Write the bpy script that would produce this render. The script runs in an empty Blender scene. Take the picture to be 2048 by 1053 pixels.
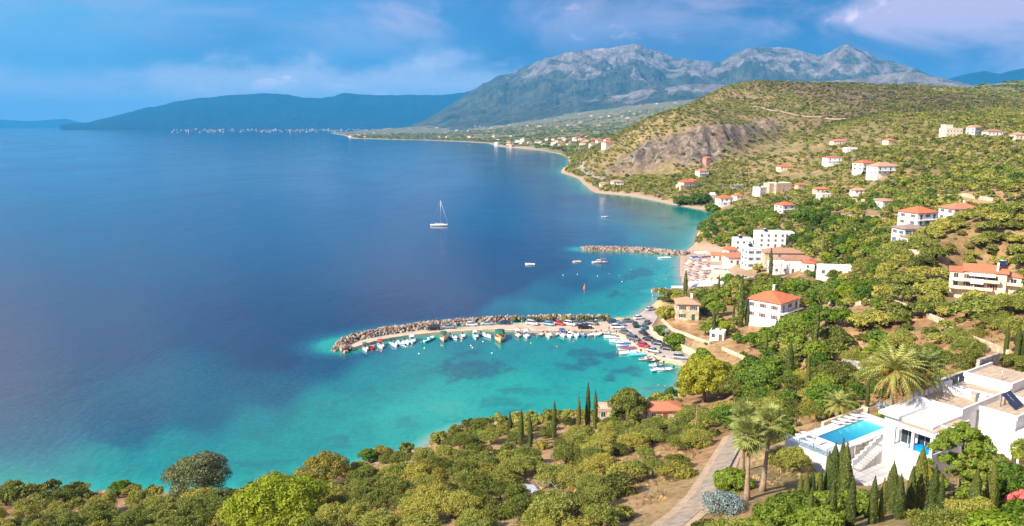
import bpy, bmesh, math, random
import numpy as np
from mathutils import Vector, Matrix
random.seed(7); np.random.seed(7)
R = math.radians
S = bpy.context.scene
C = S.collection
# ---------------------------------------------------------------- camera
FP, CU, CV, HC = 1500.0, 1024.0, 526.5, 70.0          # focal length in photo pixels, centre, camera height in metres
PITCH = math.atan(274.5/FP)
cam = bpy.data.cameras.new('camera'); co = bpy.data.objects.new('camera', cam); C.objects.link(co)
cam.sensor_width = 36; cam.lens = 36*FP/2048; cam.clip_start = 1; cam.clip_end = 300000
co.location = (0, 0, HC); co.rotation_euler = (math.pi/2-PITCH, 0, 0)
S.camera = co
# ---------------------------------------------------------------- light
SUN_DIR = Vector((-0.80, -0.50, 0)).normalized()
SUN_EL = R(38)
sd_ = Vector((SUN_DIR.x*math.cos(SUN_EL), SUN_DIR.y*math.cos(SUN_EL), math.sin(SUN_EL)))
sl = bpy.data.lights.new('sun', 'SUN'); so = bpy.data.objects.new('sun', sl); C.objects.link(so)
sl.energy = 5.0; sl.angle = R(0.5); sl.color = (1.0, 0.90, 0.76)
so.rotation_euler = sd_.to_track_quat('Z', 'Y').to_euler(); so.location = (-200, -120, 300)
S.view_settings.view_transform = 'Standard'; S.view_settings.look = 'None'
S.view_settings.gamma = 1; S.view_settings.exposure = 0.85
# ---------------------------------------------------------------- sky
W = bpy.data.worlds.new('World'); S.world = W; W.use_nodes = True
nt = W.node_tree; N = nt.nodes; L = nt.links; N.clear()
def nd(t, **k):
    n = N.new(t)
    for a, b in k.items(): setattr(n, a, b)
    return n
out = nd('ShaderNodeOutputWorld'); bg = nd('ShaderNodeBackground'); bg.inputs[1].default_value = 0.12
sky = nd('ShaderNodeTexSky', sky_type='NISHITA', sun_disc=False)
sky.sun_elevation = SUN_EL; sky.sun_rotation = math.atan2(SUN_DIR.x, SUN_DIR.y)
sky.air_density = 1.0; sky.dust_density = 0.3; sky.ozone_density = 3.0; sky.altitude = 70
tc = nd('ShaderNodeTexCoord')
def wnoise(sx, sz, scale, detail, dist, rough=.55, off=(0, 0, 0)):
    m = nd('ShaderNodeMapping'); m.inputs['Scale'].default_value = (sx, sx, sz); m.inputs['Location'].default_value = off
    n = nd('ShaderNodeTexNoise'); n.inputs['Scale'].default_value = scale; n.inputs['Detail'].default_value = detail
    n.inputs['Distortion'].default_value = dist; n.inputs['Roughness'].default_value = rough
    L.new(tc.outputs['Generated'], m.inputs[0]); L.new(m.outputs[0], n.inputs['Vector']); return n.outputs[0]
def wramp(src, a, b, ca=(0, 0, 0, 1), cb=(1, 1, 1, 1)):
    r = nd('ShaderNodeValToRGB'); r.color_ramp.elements[0].position = a; r.color_ramp.elements[1].position = b
    r.color_ramp.elements[0].color = ca; r.color_ramp.elements[1].color = cb
    r.color_ramp.interpolation = 'EASE'; L.new(src, r.inputs[0]); return r.outputs[0]
def wmix(f, a, b, mode='MIX'):
    m = nd('ShaderNodeMix', data_type='RGBA', blend_type=mode)
    for s, k in ((f, 0), (a, 6), (b, 7)):
        if hasattr(s, 'is_linked') or hasattr(s, 'links'): L.new(s, m.inputs[k])
        else: m.inputs[k].default_value = s
    return m.outputs[2]
def wmath(op, a, b):
    m = nd('ShaderNodeMath', operation=op)
    for i, s in enumerate((a, b)):
        if hasattr(s, 'links'): L.new(s, m.inputs[i])
        else: m.inputs[i].default_value = s
    return m.outputs[0]
sepn = nd('ShaderNodeSeparateXYZ'); L.new(tc.outputs['Generated'], sepn.inputs[0])
zz = sepn.outputs[2]; xx = sepn.outputs[0]
base = wmix(1.0, sky.outputs[0], (0.62, 0.90, 1.30, 1), 'MULTIPLY')
def wramps(src, stops):
    r = nd('ShaderNodeValToRGB'); e = r.color_ramp.elements
    while len(e) < len(stops): e.new(.5)
    for q, (p, c) in zip(e, stops): q.position = p; q.color = c+(1,) if isinstance(c, tuple) else (c, c, c, 1)
    r.color_ramp.interpolation = 'EASE'; L.new(src, r.inputs[0]); return r.outputs[0]
# xx runs from about -0.57 at the left picture edge to +0.57 at the right, zz is the height above the horizon
xw = wmath('ADD', wmath('ADD', wmath('MULTIPLY', xx, .8), .5), wmath('MULTIPLY', wmath('SUBTRACT', wnoise(1, 1.5, 3.0, 4, .3, .5, (2, 7, 1)), .5), .30))
clear = wramps(xw, [(.05, (.95, 2.5, 4.0)), (.30, (.60, 1.75, 3.4)), (.50, (.30, 1.05, 2.5)), (.75, (.24, .80, 1.95)), (.98, (.60, 1.05, 2.3))])
up = wramps(zz, [(.0, 1.0), (.30, .9), (.75, .10)])
base = wmix(up, base, clear)
# broad soft grey-blue storm masses
dk = wmath('MULTIPLY', wramp(wnoise(1, 2.6, 3.2, 6, .3, .5, (8.1, 3, .9)), .44, .60), wramps(xw, [(.12, .1), (.45, 1.0)]))
base = wmix(wmath('MULTIPLY', dk, .75), base, (.16, .66, 1.70, 1))
# soft lavender veil, high left of centre and upper right
vl = wramp(wnoise(1, 2.8, 4.2, 7, .4, .55, (1.7, .3, .8)), .37, .60)
vr = wmath('ADD', wmath('MULTIPLY', wramps(xw, [(.60, 0.0), (.84, 1.0)]), wramps(zz, [(.02, .55), (.13, 1.0)])), wmath('MULTIPLY', wramps(xw, [(.10, .25), (.40, .8), (.66, .45)]), wramps(zz, [(.07, 0.0), (.14, 1.0)])))
base = wmix(wmath('MULTIPLY', vl, wmath('MULTIPLY', vr, 1.0)), base, (3.4, 2.9, 4.0, 1))
# cumulus bank low on the left, its ragged top about seven degrees up
nb = wnoise(1, 1.9, 11.0, 9, .25, .58, (4.4, 1.3, 2.2)); nb2 = wnoise(1, 1.4, 3.4, 3, .2, .5, (9.4, 2.3, 1.2))
topn = wmath('SUBTRACT', wmath('ADD', wmath('MULTIPLY', nb, .10), wmath('MULTIPLY', nb2, .10)), wmath('ADD', zz, .018))
bank = wmath('MULTIPLY', wramp(topn, -.006, .040), wramps(xw, [(.08, .55), (.22, .95), (.50, .95), (.66, .0)]))
base = wmix(wmath('MULTIPLY', bank, .92), base, (3.9, 3.9, 4.8, 1))
puff = wmath('MULTIPLY', wmath('MULTIPLY', wramp(topn, -.004, .016), wramp(topn, .045, .018)), wramp(nb, .50, .66))
base = wmix(wmath('MULTIPLY', puff, wramps(xw, [(.15, .3), (.30, .9), (.5, .9), (.60, .0)])), base, (6.4, 5.4, 5.8, 1))
sp_ = wmath('MULTIPLY', wramp(wnoise(1, 2.2, 12, 9, .4, .6, (7.7, .3, .2)), .58, .70), wmath('MULTIPLY', vr, vl))
base = wmix(wmath('MULTIPLY', sp_, .8), base, (6.0, 4.6, 5.2, 1))
hz = wramp(wmath('ABSOLUTE', zz, 0), 0.0, .075, (1, 1, 1, 1), (0, 0, 0, 1))
base = wmix(wmath('MULTIPLY', hz, wramps(xw, [(.05, .9), (.42, .6), (.6, .2)])), base, (5.2, 4.9, 5.3, 1))
# unseen pale cloud bank added above the left picture edge for its water reflection
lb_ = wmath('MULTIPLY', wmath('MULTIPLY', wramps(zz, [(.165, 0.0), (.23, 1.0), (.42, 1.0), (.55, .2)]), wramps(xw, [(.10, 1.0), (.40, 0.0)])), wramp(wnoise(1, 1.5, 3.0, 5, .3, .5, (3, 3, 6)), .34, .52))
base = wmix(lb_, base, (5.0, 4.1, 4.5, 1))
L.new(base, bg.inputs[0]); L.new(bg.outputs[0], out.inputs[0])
# ---------------------------------------------------------------- pixel rays -> points on the ground
def ray(u, v):
    a = (u-CU)/FP; b = -(v-CV)/FP
    return Vector((a, math.cos(PITCH)+b*math.sin(PITCH), -math.sin(PITCH)+b*math.cos(PITCH)))
def Pz(u, v, z=0.0):
    d = ray(u, v); t = (z-HC)/d.z; return Vector((d.x*t, d.y*t, z))
def Pr(u, v, r):
    d = ray(u, v); t = r/math.hypot(d.x, d.y); return Vector((d.x*t, d.y*t, HC+d.z*t))
# ---------------------------------------------------------------- numpy noise
def _h(ix, iy, s):
    n = (ix.astype(np.int64)*374761393 + iy.astype(np.int64)*668265263 + s*1442695041) & 0x7fffffff
    n = ((n ^ (n >> 13))*1274126177) & 0x7fffffff
    return ((n ^ (n >> 16)) & 0xffff)/65535.0
def vnoise(x, y, s=0):
    ix = np.floor(x); iy = np.floor(y); fx = x-ix; fy = y-iy
    fx = fx*fx*(3-2*fx); fy = fy*fy*(3-2*fy)
    a = _h(ix, iy, s); b = _h(ix+1, iy, s); c = _h(ix, iy+1, s); d = _h(ix+1, iy+1, s)
    return (a*(1-fx)+b*fx)*(1-fy)+(c*(1-fx)+d*fx)*fy
def fbm(x, y, o=5, s=0, g=.5):
    t = 0; a = 1; n = 0
    for i in range(o): t = t+a*vnoise(x*2**i+17*i, y*2**i-9*i, s+i); n += a; a *= g
    return t/n
def ridged(x, y, o=5, s=0, g=.55):
    t = 0; a = 1; n = 0
    for i in range(o): t = t+a*(1-np.abs(2*vnoise(x*2**i+17*i, y*2**i-9*i, s+i)-1)); n += a; a *= g
    return t/n
def sstep(a, b, x):
    t = np.clip((x-a)/(b-a), 0, 1); return t*t*(3-2*t)
def psd(poly, X, Y):
    """signed distance to a polygon, positive inside"""
    X = np.asarray(X, float); Y = np.asarray(Y, float)
    d2 = np.full(X.shape, 1e18); ins = np.zeros(X.shape, bool); n = len(poly)
    for i in range(n):
        x0, y0 = poly[i][0], poly[i][1]; x1, y1 = poly[(i+1) % n][0], poly[(i+1) % n][1]
        ex, ey = x1-x0, y1-y0; l2 = ex*ex+ey*ey+1e-9
        t = np.clip(((X-x0)*ex+(Y-y0)*ey)/l2, 0, 1)
        d2 = np.minimum(d2, (X-x0-t*ex)**2+(Y-y0-t*ey)**2)
        if y0 != y1:
            c = ((y0 > Y) != (y1 > Y)) & (X < (x1-x0)*(Y-y0)/(y1-y0)+x0); ins ^= c
    d = np.sqrt(d2); return np.where(ins, d, -d)
# ---------------------------------------------------------------- tagging and mesh helpers
def tag(o, label=None, cat=None, group=None, kind=None):
    if label: o['label'] = label
    if cat: o['category'] = cat
    if group: o['group'] = group
    if kind: o['kind'] = kind
    return o
def link(name, me, mat=None, parent=None, loc=None, rz=0):
    o = bpy.data.objects.new(name, me); C.objects.link(o)
    if mat is not None and me is not None:
        for m in (mat if isinstance(mat, (list, tuple)) else [mat]):
            if len(me.materials) < 20 and m.name not in [q.name for q in me.materials if q]: me.materials.append(m)
    if parent: o.parent = parent
    if loc is not None: o.location = loc
    if rz: o.rotation_euler = (0, 0, rz)
    return o
def thing(name, label, cat, loc=(0, 0, 0), rz=0, group=None, kind=None):
    o = bpy.data.objects.new(name, None); C.objects.link(o); o.location = loc; o.rotation_euler = (0, 0, rz)
    o.empty_display_size = .5
    return tag(o, label, cat, group, kind)
def npmesh(name, V, F, smooth=False, attrs=None):
    """V (n,3), F (m,4) or (m,3) numpy -> mesh"""
    me = bpy.data.meshes.new(name); V = np.asarray(V, np.float32); F = np.asarray(F, np.int32)
    k = F.shape[1]; me.vertices.add(len(V)); me.vertices.foreach_set('co', V.ravel())
    me.loops.add(F.size); me.loops.foreach_set('vertex_index', F.ravel())
    me.polygons.add(len(F)); me.polygons.foreach_set('loop_start', np.arange(0, F.size, k, dtype=np.int32))
    me.update(calc_edges=True); me.validate()
    if smooth: me.polygons.foreach_set('use_smooth', np.ones(len(me.polygons), bool))
    for nm, arr in (attrs or {}).items():
        a = me.color_attributes.new(nm, 'FLOAT_COLOR', 'POINT')
        if arr.shape[1] == 3: arr = np.concatenate([arr, np.ones((len(arr), 1))], 1)
        a.data.foreach_set('color', arr.astype(np.float32).ravel())
    return me
def gridfaces(nr, nc):
    i = np.arange(nr-1)[:, None]*nc+np.arange(nc-1)[None, :]; i = i.ravel()
    return np.stack([i, i+1, i+nc+1, i+nc], 1)
class MB:
    """collects boxes, tubes, lofts into one mesh"""
    def __init__(s): s.v = []; s.f = []; s.m = []; s.sm = []
    def add(s, vs, fs, mi=0, sm=False):
        k = len(s.v); s.v += [tuple(q) for q in vs]; s.f += [tuple(i+k for i in f) for f in fs]; s.m += [mi]*len(fs); s.sm += [sm]*len(fs); return s
    def box(s, x0, y0, z0, x1, y1, z1, mi=0):
        v = [(x0, y0, z0), (x1, y0, z0), (x1, y1, z0), (x0, y1, z0), (x0, y0, z1), (x1, y0, z1), (x1, y1, z1), (x0, y1, z1)]
        return s.add(v, [(3, 2, 1, 0), (4, 5, 6, 7), (0, 1, 5, 4), (1, 2, 6, 5), (2, 3, 7, 6), (3, 0, 4, 7)], mi)
    def cbox(s, x, y, z, w, d, h, rz=0, mi=0):
        c, n = math.cos(rz), math.sin(rz); v = []
        for zz_ in (z, z+h):
            for a, b in ((-1, -1), (1, -1), (1, 1), (-1, 1)):
                p, q = a*w/2, b*d/2; v.append((x+p*c-q*n, y+p*n+q*c, zz_))
        return s.add(v, [(3, 2, 1, 0), (4, 5, 6, 7), (0, 1, 5, 4), (1, 2, 6, 5), (2, 3, 7, 6), (3, 0, 4, 7)], mi)
    def prism(s, pts, z0, z1, mi=0):
        n = len(pts); a = sum(pts[i][0]*pts[(i+1) % n][1]-pts[(i+1) % n][0]*pts[i][1] for i in range(n))
        if a < 0: pts = pts[::-1]
        z0s = z0 if isinstance(z0, (list, tuple)) else [z0]*n; z1s = z1 if isinstance(z1, (list, tuple)) else [z1]*n
        v = [(p[0], p[1], z0s[i]) for i, p in enumerate(pts)]+[(p[0], p[1], z1s[i]) for i, p in enumerate(pts)]
        return s.add(v, [tuple(range(n-1, -1, -1)), tuple(range(n, 2*n))]+[(i, (i+1) % n, n+(i+1) % n, n+i) for i in range(n)], mi)
    def tube(s, pts, rad, n=6, mi=0, cap=True, sm=True):
        pts = [Vector(p) for p in pts]; rad = rad if isinstance(rad, (list, tuple)) else [rad]*len(pts); vs = []; fs = []
        for i, p in enumerate(pts):
            t = (pts[min(i+1, len(pts)-1)]-pts[max(i-1, 0)]).normalized()
            a = t.cross(Vector((0, 0, 1)) if abs(t.z) < .9 else Vector((1, 0, 0))).normalized(); b = t.cross(a)
            for k in range(n):
                th = 2*math.pi*k/n; vs.append(p+(a*math.cos(th)+b*math.sin(th))*rad[i])
        for i in range(len(pts)-1):
            for k in range(n): fs.append((i*n+k, i*n+(k+1) % n, (i+1)*n+(k+1) % n, (i+1)*n+k))
        if cap: fs.append(tuple(range(n-1, -1, -1))); fs.append(tuple((len(pts)-1)*n+k for k in range(n)))
        return s.add(vs, fs, mi, sm)
    def loft(s, rings, mi=0, cap=True, sm=True, closed=True):
        n = len(rings[0]); vs = [p for r in rings for p in r]; fs = []
        for i in range(len(rings)-1):
            for k in range(n if closed else n-1): fs.append((i*n+k, i*n+(k+1) % n, (i+1)*n+(k+1) % n, (i+1)*n+k))
        if cap: fs.append(tuple(range(n-1, -1, -1))); fs.append(tuple((len(rings)-1)*n+k for k in range(n)))
        return s.add(vs, fs, mi, sm)
    def mesh(s, name):
        me = bpy.data.meshes.new(name); me.from_pydata(s.v, [], s.f)
        me.polygons.foreach_set('material_index', s.m); me.polygons.foreach_set('use_smooth', s.sm); me.update(); return me
    def build(s, name, mat, parent=None, **k): return link(name, s.mesh(name), mat, parent, **k)
# ---------------------------------------------------------------- materials
class MT:
    def __init__(s, name, rough=.8, spec=.3):
        s.m = bpy.data.materials.new(name); s.m.use_nodes = True; s.nt = s.m.node_tree; s.N = s.nt.nodes; s.L = s.nt.links
        s.p = s.N['Principled BSDF']; s.p.inputs['Roughness'].default_value = rough; s.p.inputs['Specular IOR Level'].default_value = spec
    def n(s, t, **k):
        n = s.N.new(t)
        for a, b in k.items(): setattr(n, a, b)
        return n
    def lk(s, a, b):
        if hasattr(a, 'links') and hasattr(a, 'is_output'): s.L.new(a, b)
        elif isinstance(a, tuple) and len(a) == 3: b.default_value = a+(1,)
        else: b.default_value = a
    def noise(s, scale, detail=4, rough=.55, dist=0, vec=None, out=0, sc3=None):
        t = s.n('ShaderNodeTexNoise'); t.inputs['Scale'].default_value = scale; t.inputs['Detail'].default_value = detail
        t.inputs['Roughness'].default_value = rough; t.inputs['Distortion'].default_value = dist
        if vec is None: vec = s.n('ShaderNodeTexCoord').outputs['Object']
        if sc3:
            mp = s.n('ShaderNodeMapping'); mp.inputs['Scale'].default_value = sc3; s.L.new(vec, mp.inputs[0]); vec = mp.outputs[0]
        s.L.new(vec, t.inputs['Vector']); return t.outputs[out]
    def ramp(s, src, stops):
        r = s.n('ShaderNodeValToRGB'); e = r.color_ramp.elements
        while len(e) < len(stops): e.new(.5)
        for q, (p, c) in zip(e, stops):
            q.position = p; q.color = (c, c, c, 1) if not isinstance(c, tuple) else c+(1,)
        s.L.new(src, r.inputs[0]); return r.outputs[0]
    def mix(s, f, a, b, mode='MIX'):
        m = s.n('ShaderNodeMix', data_type='RGBA', blend_type=mode); s.lk(f, m.inputs[0]); s.lk(a, m.inputs[6]); s.lk(b, m.inputs[7]); return m.outputs[2]
    def math(s, op, a, b=0.0):
        m = s.n('ShaderNodeMath', operation=op); s.lk(a, m.inputs[0]); s.lk(b, m.inputs[1]); return m.outputs[0]
    def attr(s, name):
        a = s.n('ShaderNodeAttribute', attribute_name=name); q = s.n('ShaderNodeSeparateColor'); s.L.new(a.outputs['Color'], q.inputs[0]); return q.outputs
    def base(s, c): s.lk(c, s.p.inputs['Base Color']); return s
    def bump(s, h, strength=.3, dist=.1):
        b = s.n('ShaderNodeBump'); b.inputs['Strength'].default_value = strength; b.inputs['Distance'].default_value = dist
        s.L.new(h, b.inputs['Height']); s.L.new(b.outputs[0], s.p.inputs['Normal']); return s
MATS = {}
def paint(name, col, rough=.6, var=.18, scale=1.5, spec=.3, metal=0, bump=0):
    """painted / plastered / plain surface with a little procedural wear"""
    if name in MATS: return MATS[name]
    m = MT(name, rough, spec); n = m.noise(scale, 5, .6)
    d = tuple(c*(1-var) for c in col); l = tuple(min(1, c*(1+var*.35)) for c in col)
    m.base(m.ramp(n, [(.3, d), (.62, l)])); m.p.inputs['Metallic'].default_value = metal
    if bump: m.bump(m.noise(scale*6, 4), bump, .05)
    MATS[name] = m.m; return m.m
# ---------------------------------------------------------------- the villa's own axes (x along the house, y towards the bay)
VPSI = R(34); VO = Vector((48.7, 91.3, 0)); VE1 = Vector((math.cos(VPSI), math.sin(VPSI), 0)); VE2 = Vector((-math.sin(VPSI), math.cos(VPSI), 0))
def VW(x, y, z=0): p = VO+VE1*x+VE2*y; return Vector((p.x, p.y, z))
FLATS = [([VW(-11, 2.5), VW(8, 2.5), VW(8, 9.5), VW(-11, 9.5)], 28.2, 3.5), ([VW(-10, 2.6), VW(27, 2.6), VW(27, -13), VW(1, -13), VW(-10, -4)], 26.2, 3.5)]
EXCL = []; PEX = [[VW(-13, -4), VW(-9, 10.5), VW(11, 11), VW(27, 4), VW(27, -13.5), VW(3, -13.5), VW(-3, -10), VW(-10, -6)]]
# ---------------------------------------------------------------- coast line of the mainland (waterline points seen in the photo)
coast_px = [(-1500, 1010), (-700, 1005), (-300, 1003), (0, 1003), (130, 1003), (330, 1000), (480, 1000), (600, 985), (650, 958), (720, 940), (780, 926), (850, 905),
 (880, 880), (930, 858), (1020, 850), (1120, 844), (1230, 838), (1300, 826), (1345, 800), (1376, 770), (1384, 745), (1366, 725), (1322, 718), (1297, 708), (1273, 695),
 (1252, 679), (1233, 663), (1217, 652), (1222, 641), (1267, 638), (1291, 622), (1305, 611), (1318, 600), (1340, 592), (1362, 586), (1366, 570), (1361, 550), (1359, 530), (1361, 513), (1372, 503),
 (1390, 490), (1393, 472), (1406, 452), (1425, 440), (1445, 432), (1415, 421), (1380, 416), (1340, 409), (1300, 400), (1260, 392), (1220, 388), (1190, 386), (1180, 380),
 (1166, 368), (1156, 358), (1138, 351), (1121, 346), (1127, 336), (1139, 330), (1136, 315), (1122, 309), (1090, 303), (1050, 298), (1000, 294), (975, 287), (930, 284), (850, 281), (760, 279),
 (705, 277.5), (690, 272), (660, 266.5), (700, 264), (780, 261.5), (850, 259), (900, 257.5)]
COAST = [Pz(u, v, 0) for u, v in coast_px]
COAST += [Vector((-1500, 22000, 0)), Vector((30000, 26000, 0)), Vector((40000, -3000, 0)), Vector((-3000, -3000, 0))]
# ---------------------------------------------------------------- heights: (u, v, z) or (u, v, None, r)
cps = [(-900, 1000, 5), (-900, 1100, 10), (-300, 995, 5), (-300, 1070, 11), (0, 992, 5), (0, 1063, 12), (300, 992, 5), (300, 1063, 13), (600, 985, 6), (600, 1063, 17), (700, 960, 6.5), (800, 940, 7),
 (900, 900, 6), (900, 960, 14), (800, 1063, 21), (1000, 1063, 25), (1200, 1063, 28.5), (1400, 1063, 31.5), (1600, 1063, 34), (1800, 1063, 36), (2048, 1063, 38), (2300, 1063, 40),
 (0, 1400, 20), (600, 1400, 28), (1200, 1400, 38), (1800, 1400, 45), (2400, 1400, 50), (-900, 1400, 18), (1024, 3000, 48), (-900, 3000, 30), (3000, 3000, 55),
 (1000, 880, 5), (1000, 950, 14), (1200, 860, 6), (1200, 950, 17), (1300, 842, 6), (1300, 900, 13), (1100, 900, 10), (1400, 950, 24), (1480, 960, 29), (1500, 880, 22),
 (1400, 800, 6), (1470, 800, 11), (1600, 840, 24), (1700, 870, 28), (1700, 940, 28), (1850, 950, 31), (1950, 900, 30), (2048, 900, 33), (2300, 900, 37), (1800, 800, 27), (1900, 760, 30), (2048, 720, 34), (2300, 720, 40),
 (1600, 760, 17), (1700, 720, 21), (1550, 730, 13), (1900, 690, 30), (2048, 670, 35), (2048, 600, 34), (2300, 600, 38), (2048, 540, 31), (1960, 560, 26), (2300, 540, 36),
 (2048, 434, None, 285), (1960, 470, None, 268), (1880, 510, None, 252), (1800, 545, None, 236), (2300, 410, None, 300), (1930, 452, None, 370), (2010, 442, None, 385), (1855, 462, None, 350), (1830, 490, None, 305), (1750, 560, None, 240),
 (1700, 620, None, 200), (1650, 680, None, 177), (1560, 700, 11), (1600, 640, 12), (1500, 650, 8), (1450, 700, 6), (1400, 640, 6), (1375, 640, 6), (1340, 685, 3.5), (1450, 600, 6),
 (1500, 560, 7), (1600, 560, 10), (1580, 515, 10), (1540, 490, 10), (1400, 520, 2.5), (1400, 560, 2.5), (1450, 540, 3.5), (1440, 470, 9), (1600, 450, 16), (1700, 500, 16), (1700, 440, 20), (1700, 400, 21), (1800, 400, 27),
 (1600, 400, 15), (1500, 400, 11), (1450, 415, 5), (1550, 370, 15), (1500, 350, 17), (1400, 345, 15), (1400, 380, 8), (1300, 350, 8), (1300, 385, 5), (1240, 372, 5), (1700, 330, 35), (1570, 335, 27), (1180, 350, 10),
 (1900, 340, None, 620), (1800, 340, None, 590), (2048, 350, None, 500), (2000, 400, None, 410), (1900, 400, None, 430), (2048, 300, None, 700), (2300, 300, None, 650), (1910, 272, None, 800), (1785, 288, None, 880), (1650, 300, None, 900),
 (1560, 303, None, 960), (1650, 270, None, 1000), (1750, 246, None, 1060), (1900, 234, None, 1110), (2048, 224, None, 1200), (2300, 215, None, 1200), (1700, 235, None, 1250), (1850, 215, None, 1400), (1600, 262, None, 1230), (1500, 300, None, 1110),
 (1600, 170, None, 1600), (1520, 170, None, 1560), (1450, 183, None, 1500), (1400, 212, None, 1450), (1340, 242, None, 1400), (1250, 272, None, 1300), (1180, 310, None, 1270), (1700, 172, None, 1650), (1800, 181, None, 1650), (1900, 188, None, 1700), (2000, 202, None, 1700),
 (2048, 208, None, 1700), (2300, 200, None, 1700), (1900, 168, None, 2400), (2048, 166, None, 2700), (2300, 160, None, 2700),
 (1300, 340, None, 1045), (1300, 293, None, 1075), (1230, 342, None, 1060), (1230, 318, None, 1080), (1370, 330, None, 1030), (1370, 278, None, 1070), (1430, 318, None, 1040), (1430, 262, None, 1100), (1500, 240, None, 1250), (1560, 232, None, 1300), (1560, 285, None, 1180),
 (1500, 205, None, 1420), (1650, 200, None, 1450), (1780, 200, None, 1520),
 (1600, 260, None, 2500), (1450, 260, None, 2300), (1300, 262, None, 2300), (1200, 275, None, 2600), (1150, 290, None, 2200), (1000, 278, None, 3800), (1100, 272, None, 3600), (900, 270, None, 5200), (1100, 255, None, 5200), (1200, 243, None, 5400), (1300, 225, None, 6200),
 (1400, 208, None, 6800), (1600, 208, None, 6800), (2000, 200, None, 7000), (2300, 200, None, 7000), (1200, 228, None, 7600), (1050, 246, None, 8000), (900, 256, None, 9000), (750, 261, None, 9500), (1400, 196, None, 9000), (1900, 190, None, 9000), (1060, 232, None, 9200),
 (300, 600, 0), (600, 400, 0), (0, 320, 0), (900, 320, 0), (1000, 600, 0), (0, 800, 0), (-600, 500, 0), (500, 262, 0), (0, 262, 0), (-600, 270, 0), (1000, 720, 0), (1200, 450, 0)]
pa = []; pw = []
for c in cps:
    p = Pz(c[0], c[1], c[2]) if len(c) == 3 else Pr(c[0], c[1], c[3])
    r = math.hypot(p.x, p.y); pa.append((math.atan2(p.x, p.y)*2.2, math.log(r))); pw.append((p.z-HC)/r)
pa = np.array(pa); pw = np.array(pw)
def tpsk(d2): return d2*np.log(d2+1e-12)
n_ = len(pa); D2 = ((pa[:, None]-pa[None])**2).sum(-1)
A_ = np.zeros((n_+3, n_+3)); A_[:n_, :n_] = tpsk(D2)+np.eye(n_)*2e-4; A_[:n_, n_] = 1; A_[:n_, n_+1:] = pa; A_[n_, :n_] = 1; A_[n_+1:, :n_] = pa.T
wt = np.linalg.solve(A_, np.concatenate([pw, np.zeros(3)]))
def tps(a, l):
    o = wt[n_]+wt[n_+1]*a+wt[n_+2]*l
    for i in range(n_): o = o+wt[i]*tpsk((a-pa[i, 0])**2+(l-pa[i, 1])**2)
    return o
def seg_d(pts, X, Y):
    d2 = np.full(X.shape, 1e18)
    for i in range(len(pts)-1):
        x0, y0 = pts[i][0], pts[i][1]; ex, ey = pts[i+1][0]-x0, pts[i+1][1]-y0
        t = np.clip(((X-x0)*ex+(Y-y0)*ey)/(ex*ex+ey*ey+1e-9), 0, 1); d2 = np.minimum(d2, (X-x0-t*ex)**2+(Y-y0-t*ey)**2)
    return np.sqrt(d2)
AZ0, AZ1, NA = R(-62), R(62), 860
LR0, LR1, NR = math.log(14.0), math.log(9800.0), 900
az = np.linspace(AZ0, AZ1, NA); lr = np.linspace(LR0, LR1, NR)
LRG, AZG = np.meshgrid(lr, az, indexing='ij'); RG = np.exp(LRG)
XG = RG*np.sin(AZG); YG = RG*np.cos(AZG)
SDG = psd(COAST, XG, YG)
ZT = HC+RG*tps(AZG*2.2, LRG)
ZT = np.minimum(ZT, 400)
# rougher ground: gullies and terraces, growing with distance
nz = (fbm(XG/60, YG/60, 5, 3)-.5)*np.clip(RG/160, .6, 7)
nz += (ridged(XG/260, YG/260, 5, 9)-.6)*np.clip((RG-700)/80, 0, 22)
ZT = ZT+nz
TERR = sstep(.50, .62, fbm(XG/150, YG/150, 3, 40))*sstep(130, 200, RG)*sstep(950, 700, RG)
zq = ZT/2.6; ZT = ZT*(1-.55*TERR)+.55*TERR*(np.floor(zq)+sstep(.62, .98, zq-np.floor(zq)))*2.6
# land masks from the photo
def ppoly(pts, z=0): return [Pz(u, v, z) for u, v in pts]
CLIFF = [Pr(u, v, r) for u, v, r in [(1205, 338, 1055), (1240, 322, 1080), (1300, 300, 1085), (1370, 281, 1090), (1430, 266, 1110), (1500, 248, 1240), (1560, 246, 1280), (1560, 268, 1220), (1500, 290, 1130), (1440, 318, 1025), (1400, 336, 1015), (1330, 345, 1030), (1210, 345, 1040)]]
CLF = sstep(-12, 18, psd(CLIFF, XG, YG))
ZT += CLF*((ridged(XG/46, YG/46, 5, 21)-.55)*30+(ridged(XG/15, YG/60, 4, 22)-.5)*12)*sstep(950, 1040, RG)
BROWN = sstep(.42, .6, fbm(XG/320+3, YG/320, 4, 33))*sstep(1120, 1260, RG)*sstep(2400, 1900, RG)
# coast ramp; beaches are gentle, the rest low bluffs
beach1 = ppoly([(1355, 505), (1375, 496), (1450, 520), (1470, 575), (1430, 592), (1350, 592)], 1)
beach2 = ppoly([(1120, 345), (1150, 345), (1180, 362), (1210, 378), (1300, 392), (1445, 428), (1450, 440), (1380, 425), (1200, 395)], 0)
B1 = psd(beach1, XG, YG); B2 = psd(beach2, XG, YG)
BE = np.maximum(sstep(-8, 4, B1), sstep(-6, 4, B2)*.9*sstep(9, 5, SDG))
slope = (.75-.50*sstep(480, 700, RG))*(1-BE)+.09*BE
low = .25+np.clip(SDG, 0, 24)*slope+np.maximum(SDG-24, 0)*.95
low = np.where(RG > 1900, .5+np.maximum(SDG, 0)*.14, low)
ZL = np.minimum(np.maximum(ZT, .9), low)
ZG = np.where(SDG > 0, ZL, np.maximum(-.25+SDG*.35, -7))
def flat(poly, z, fall):
    global ZG
    k = sstep(-fall, 0, psd(poly, XG, YG)); ZG = ZG*(1-k)+z*k
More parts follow.
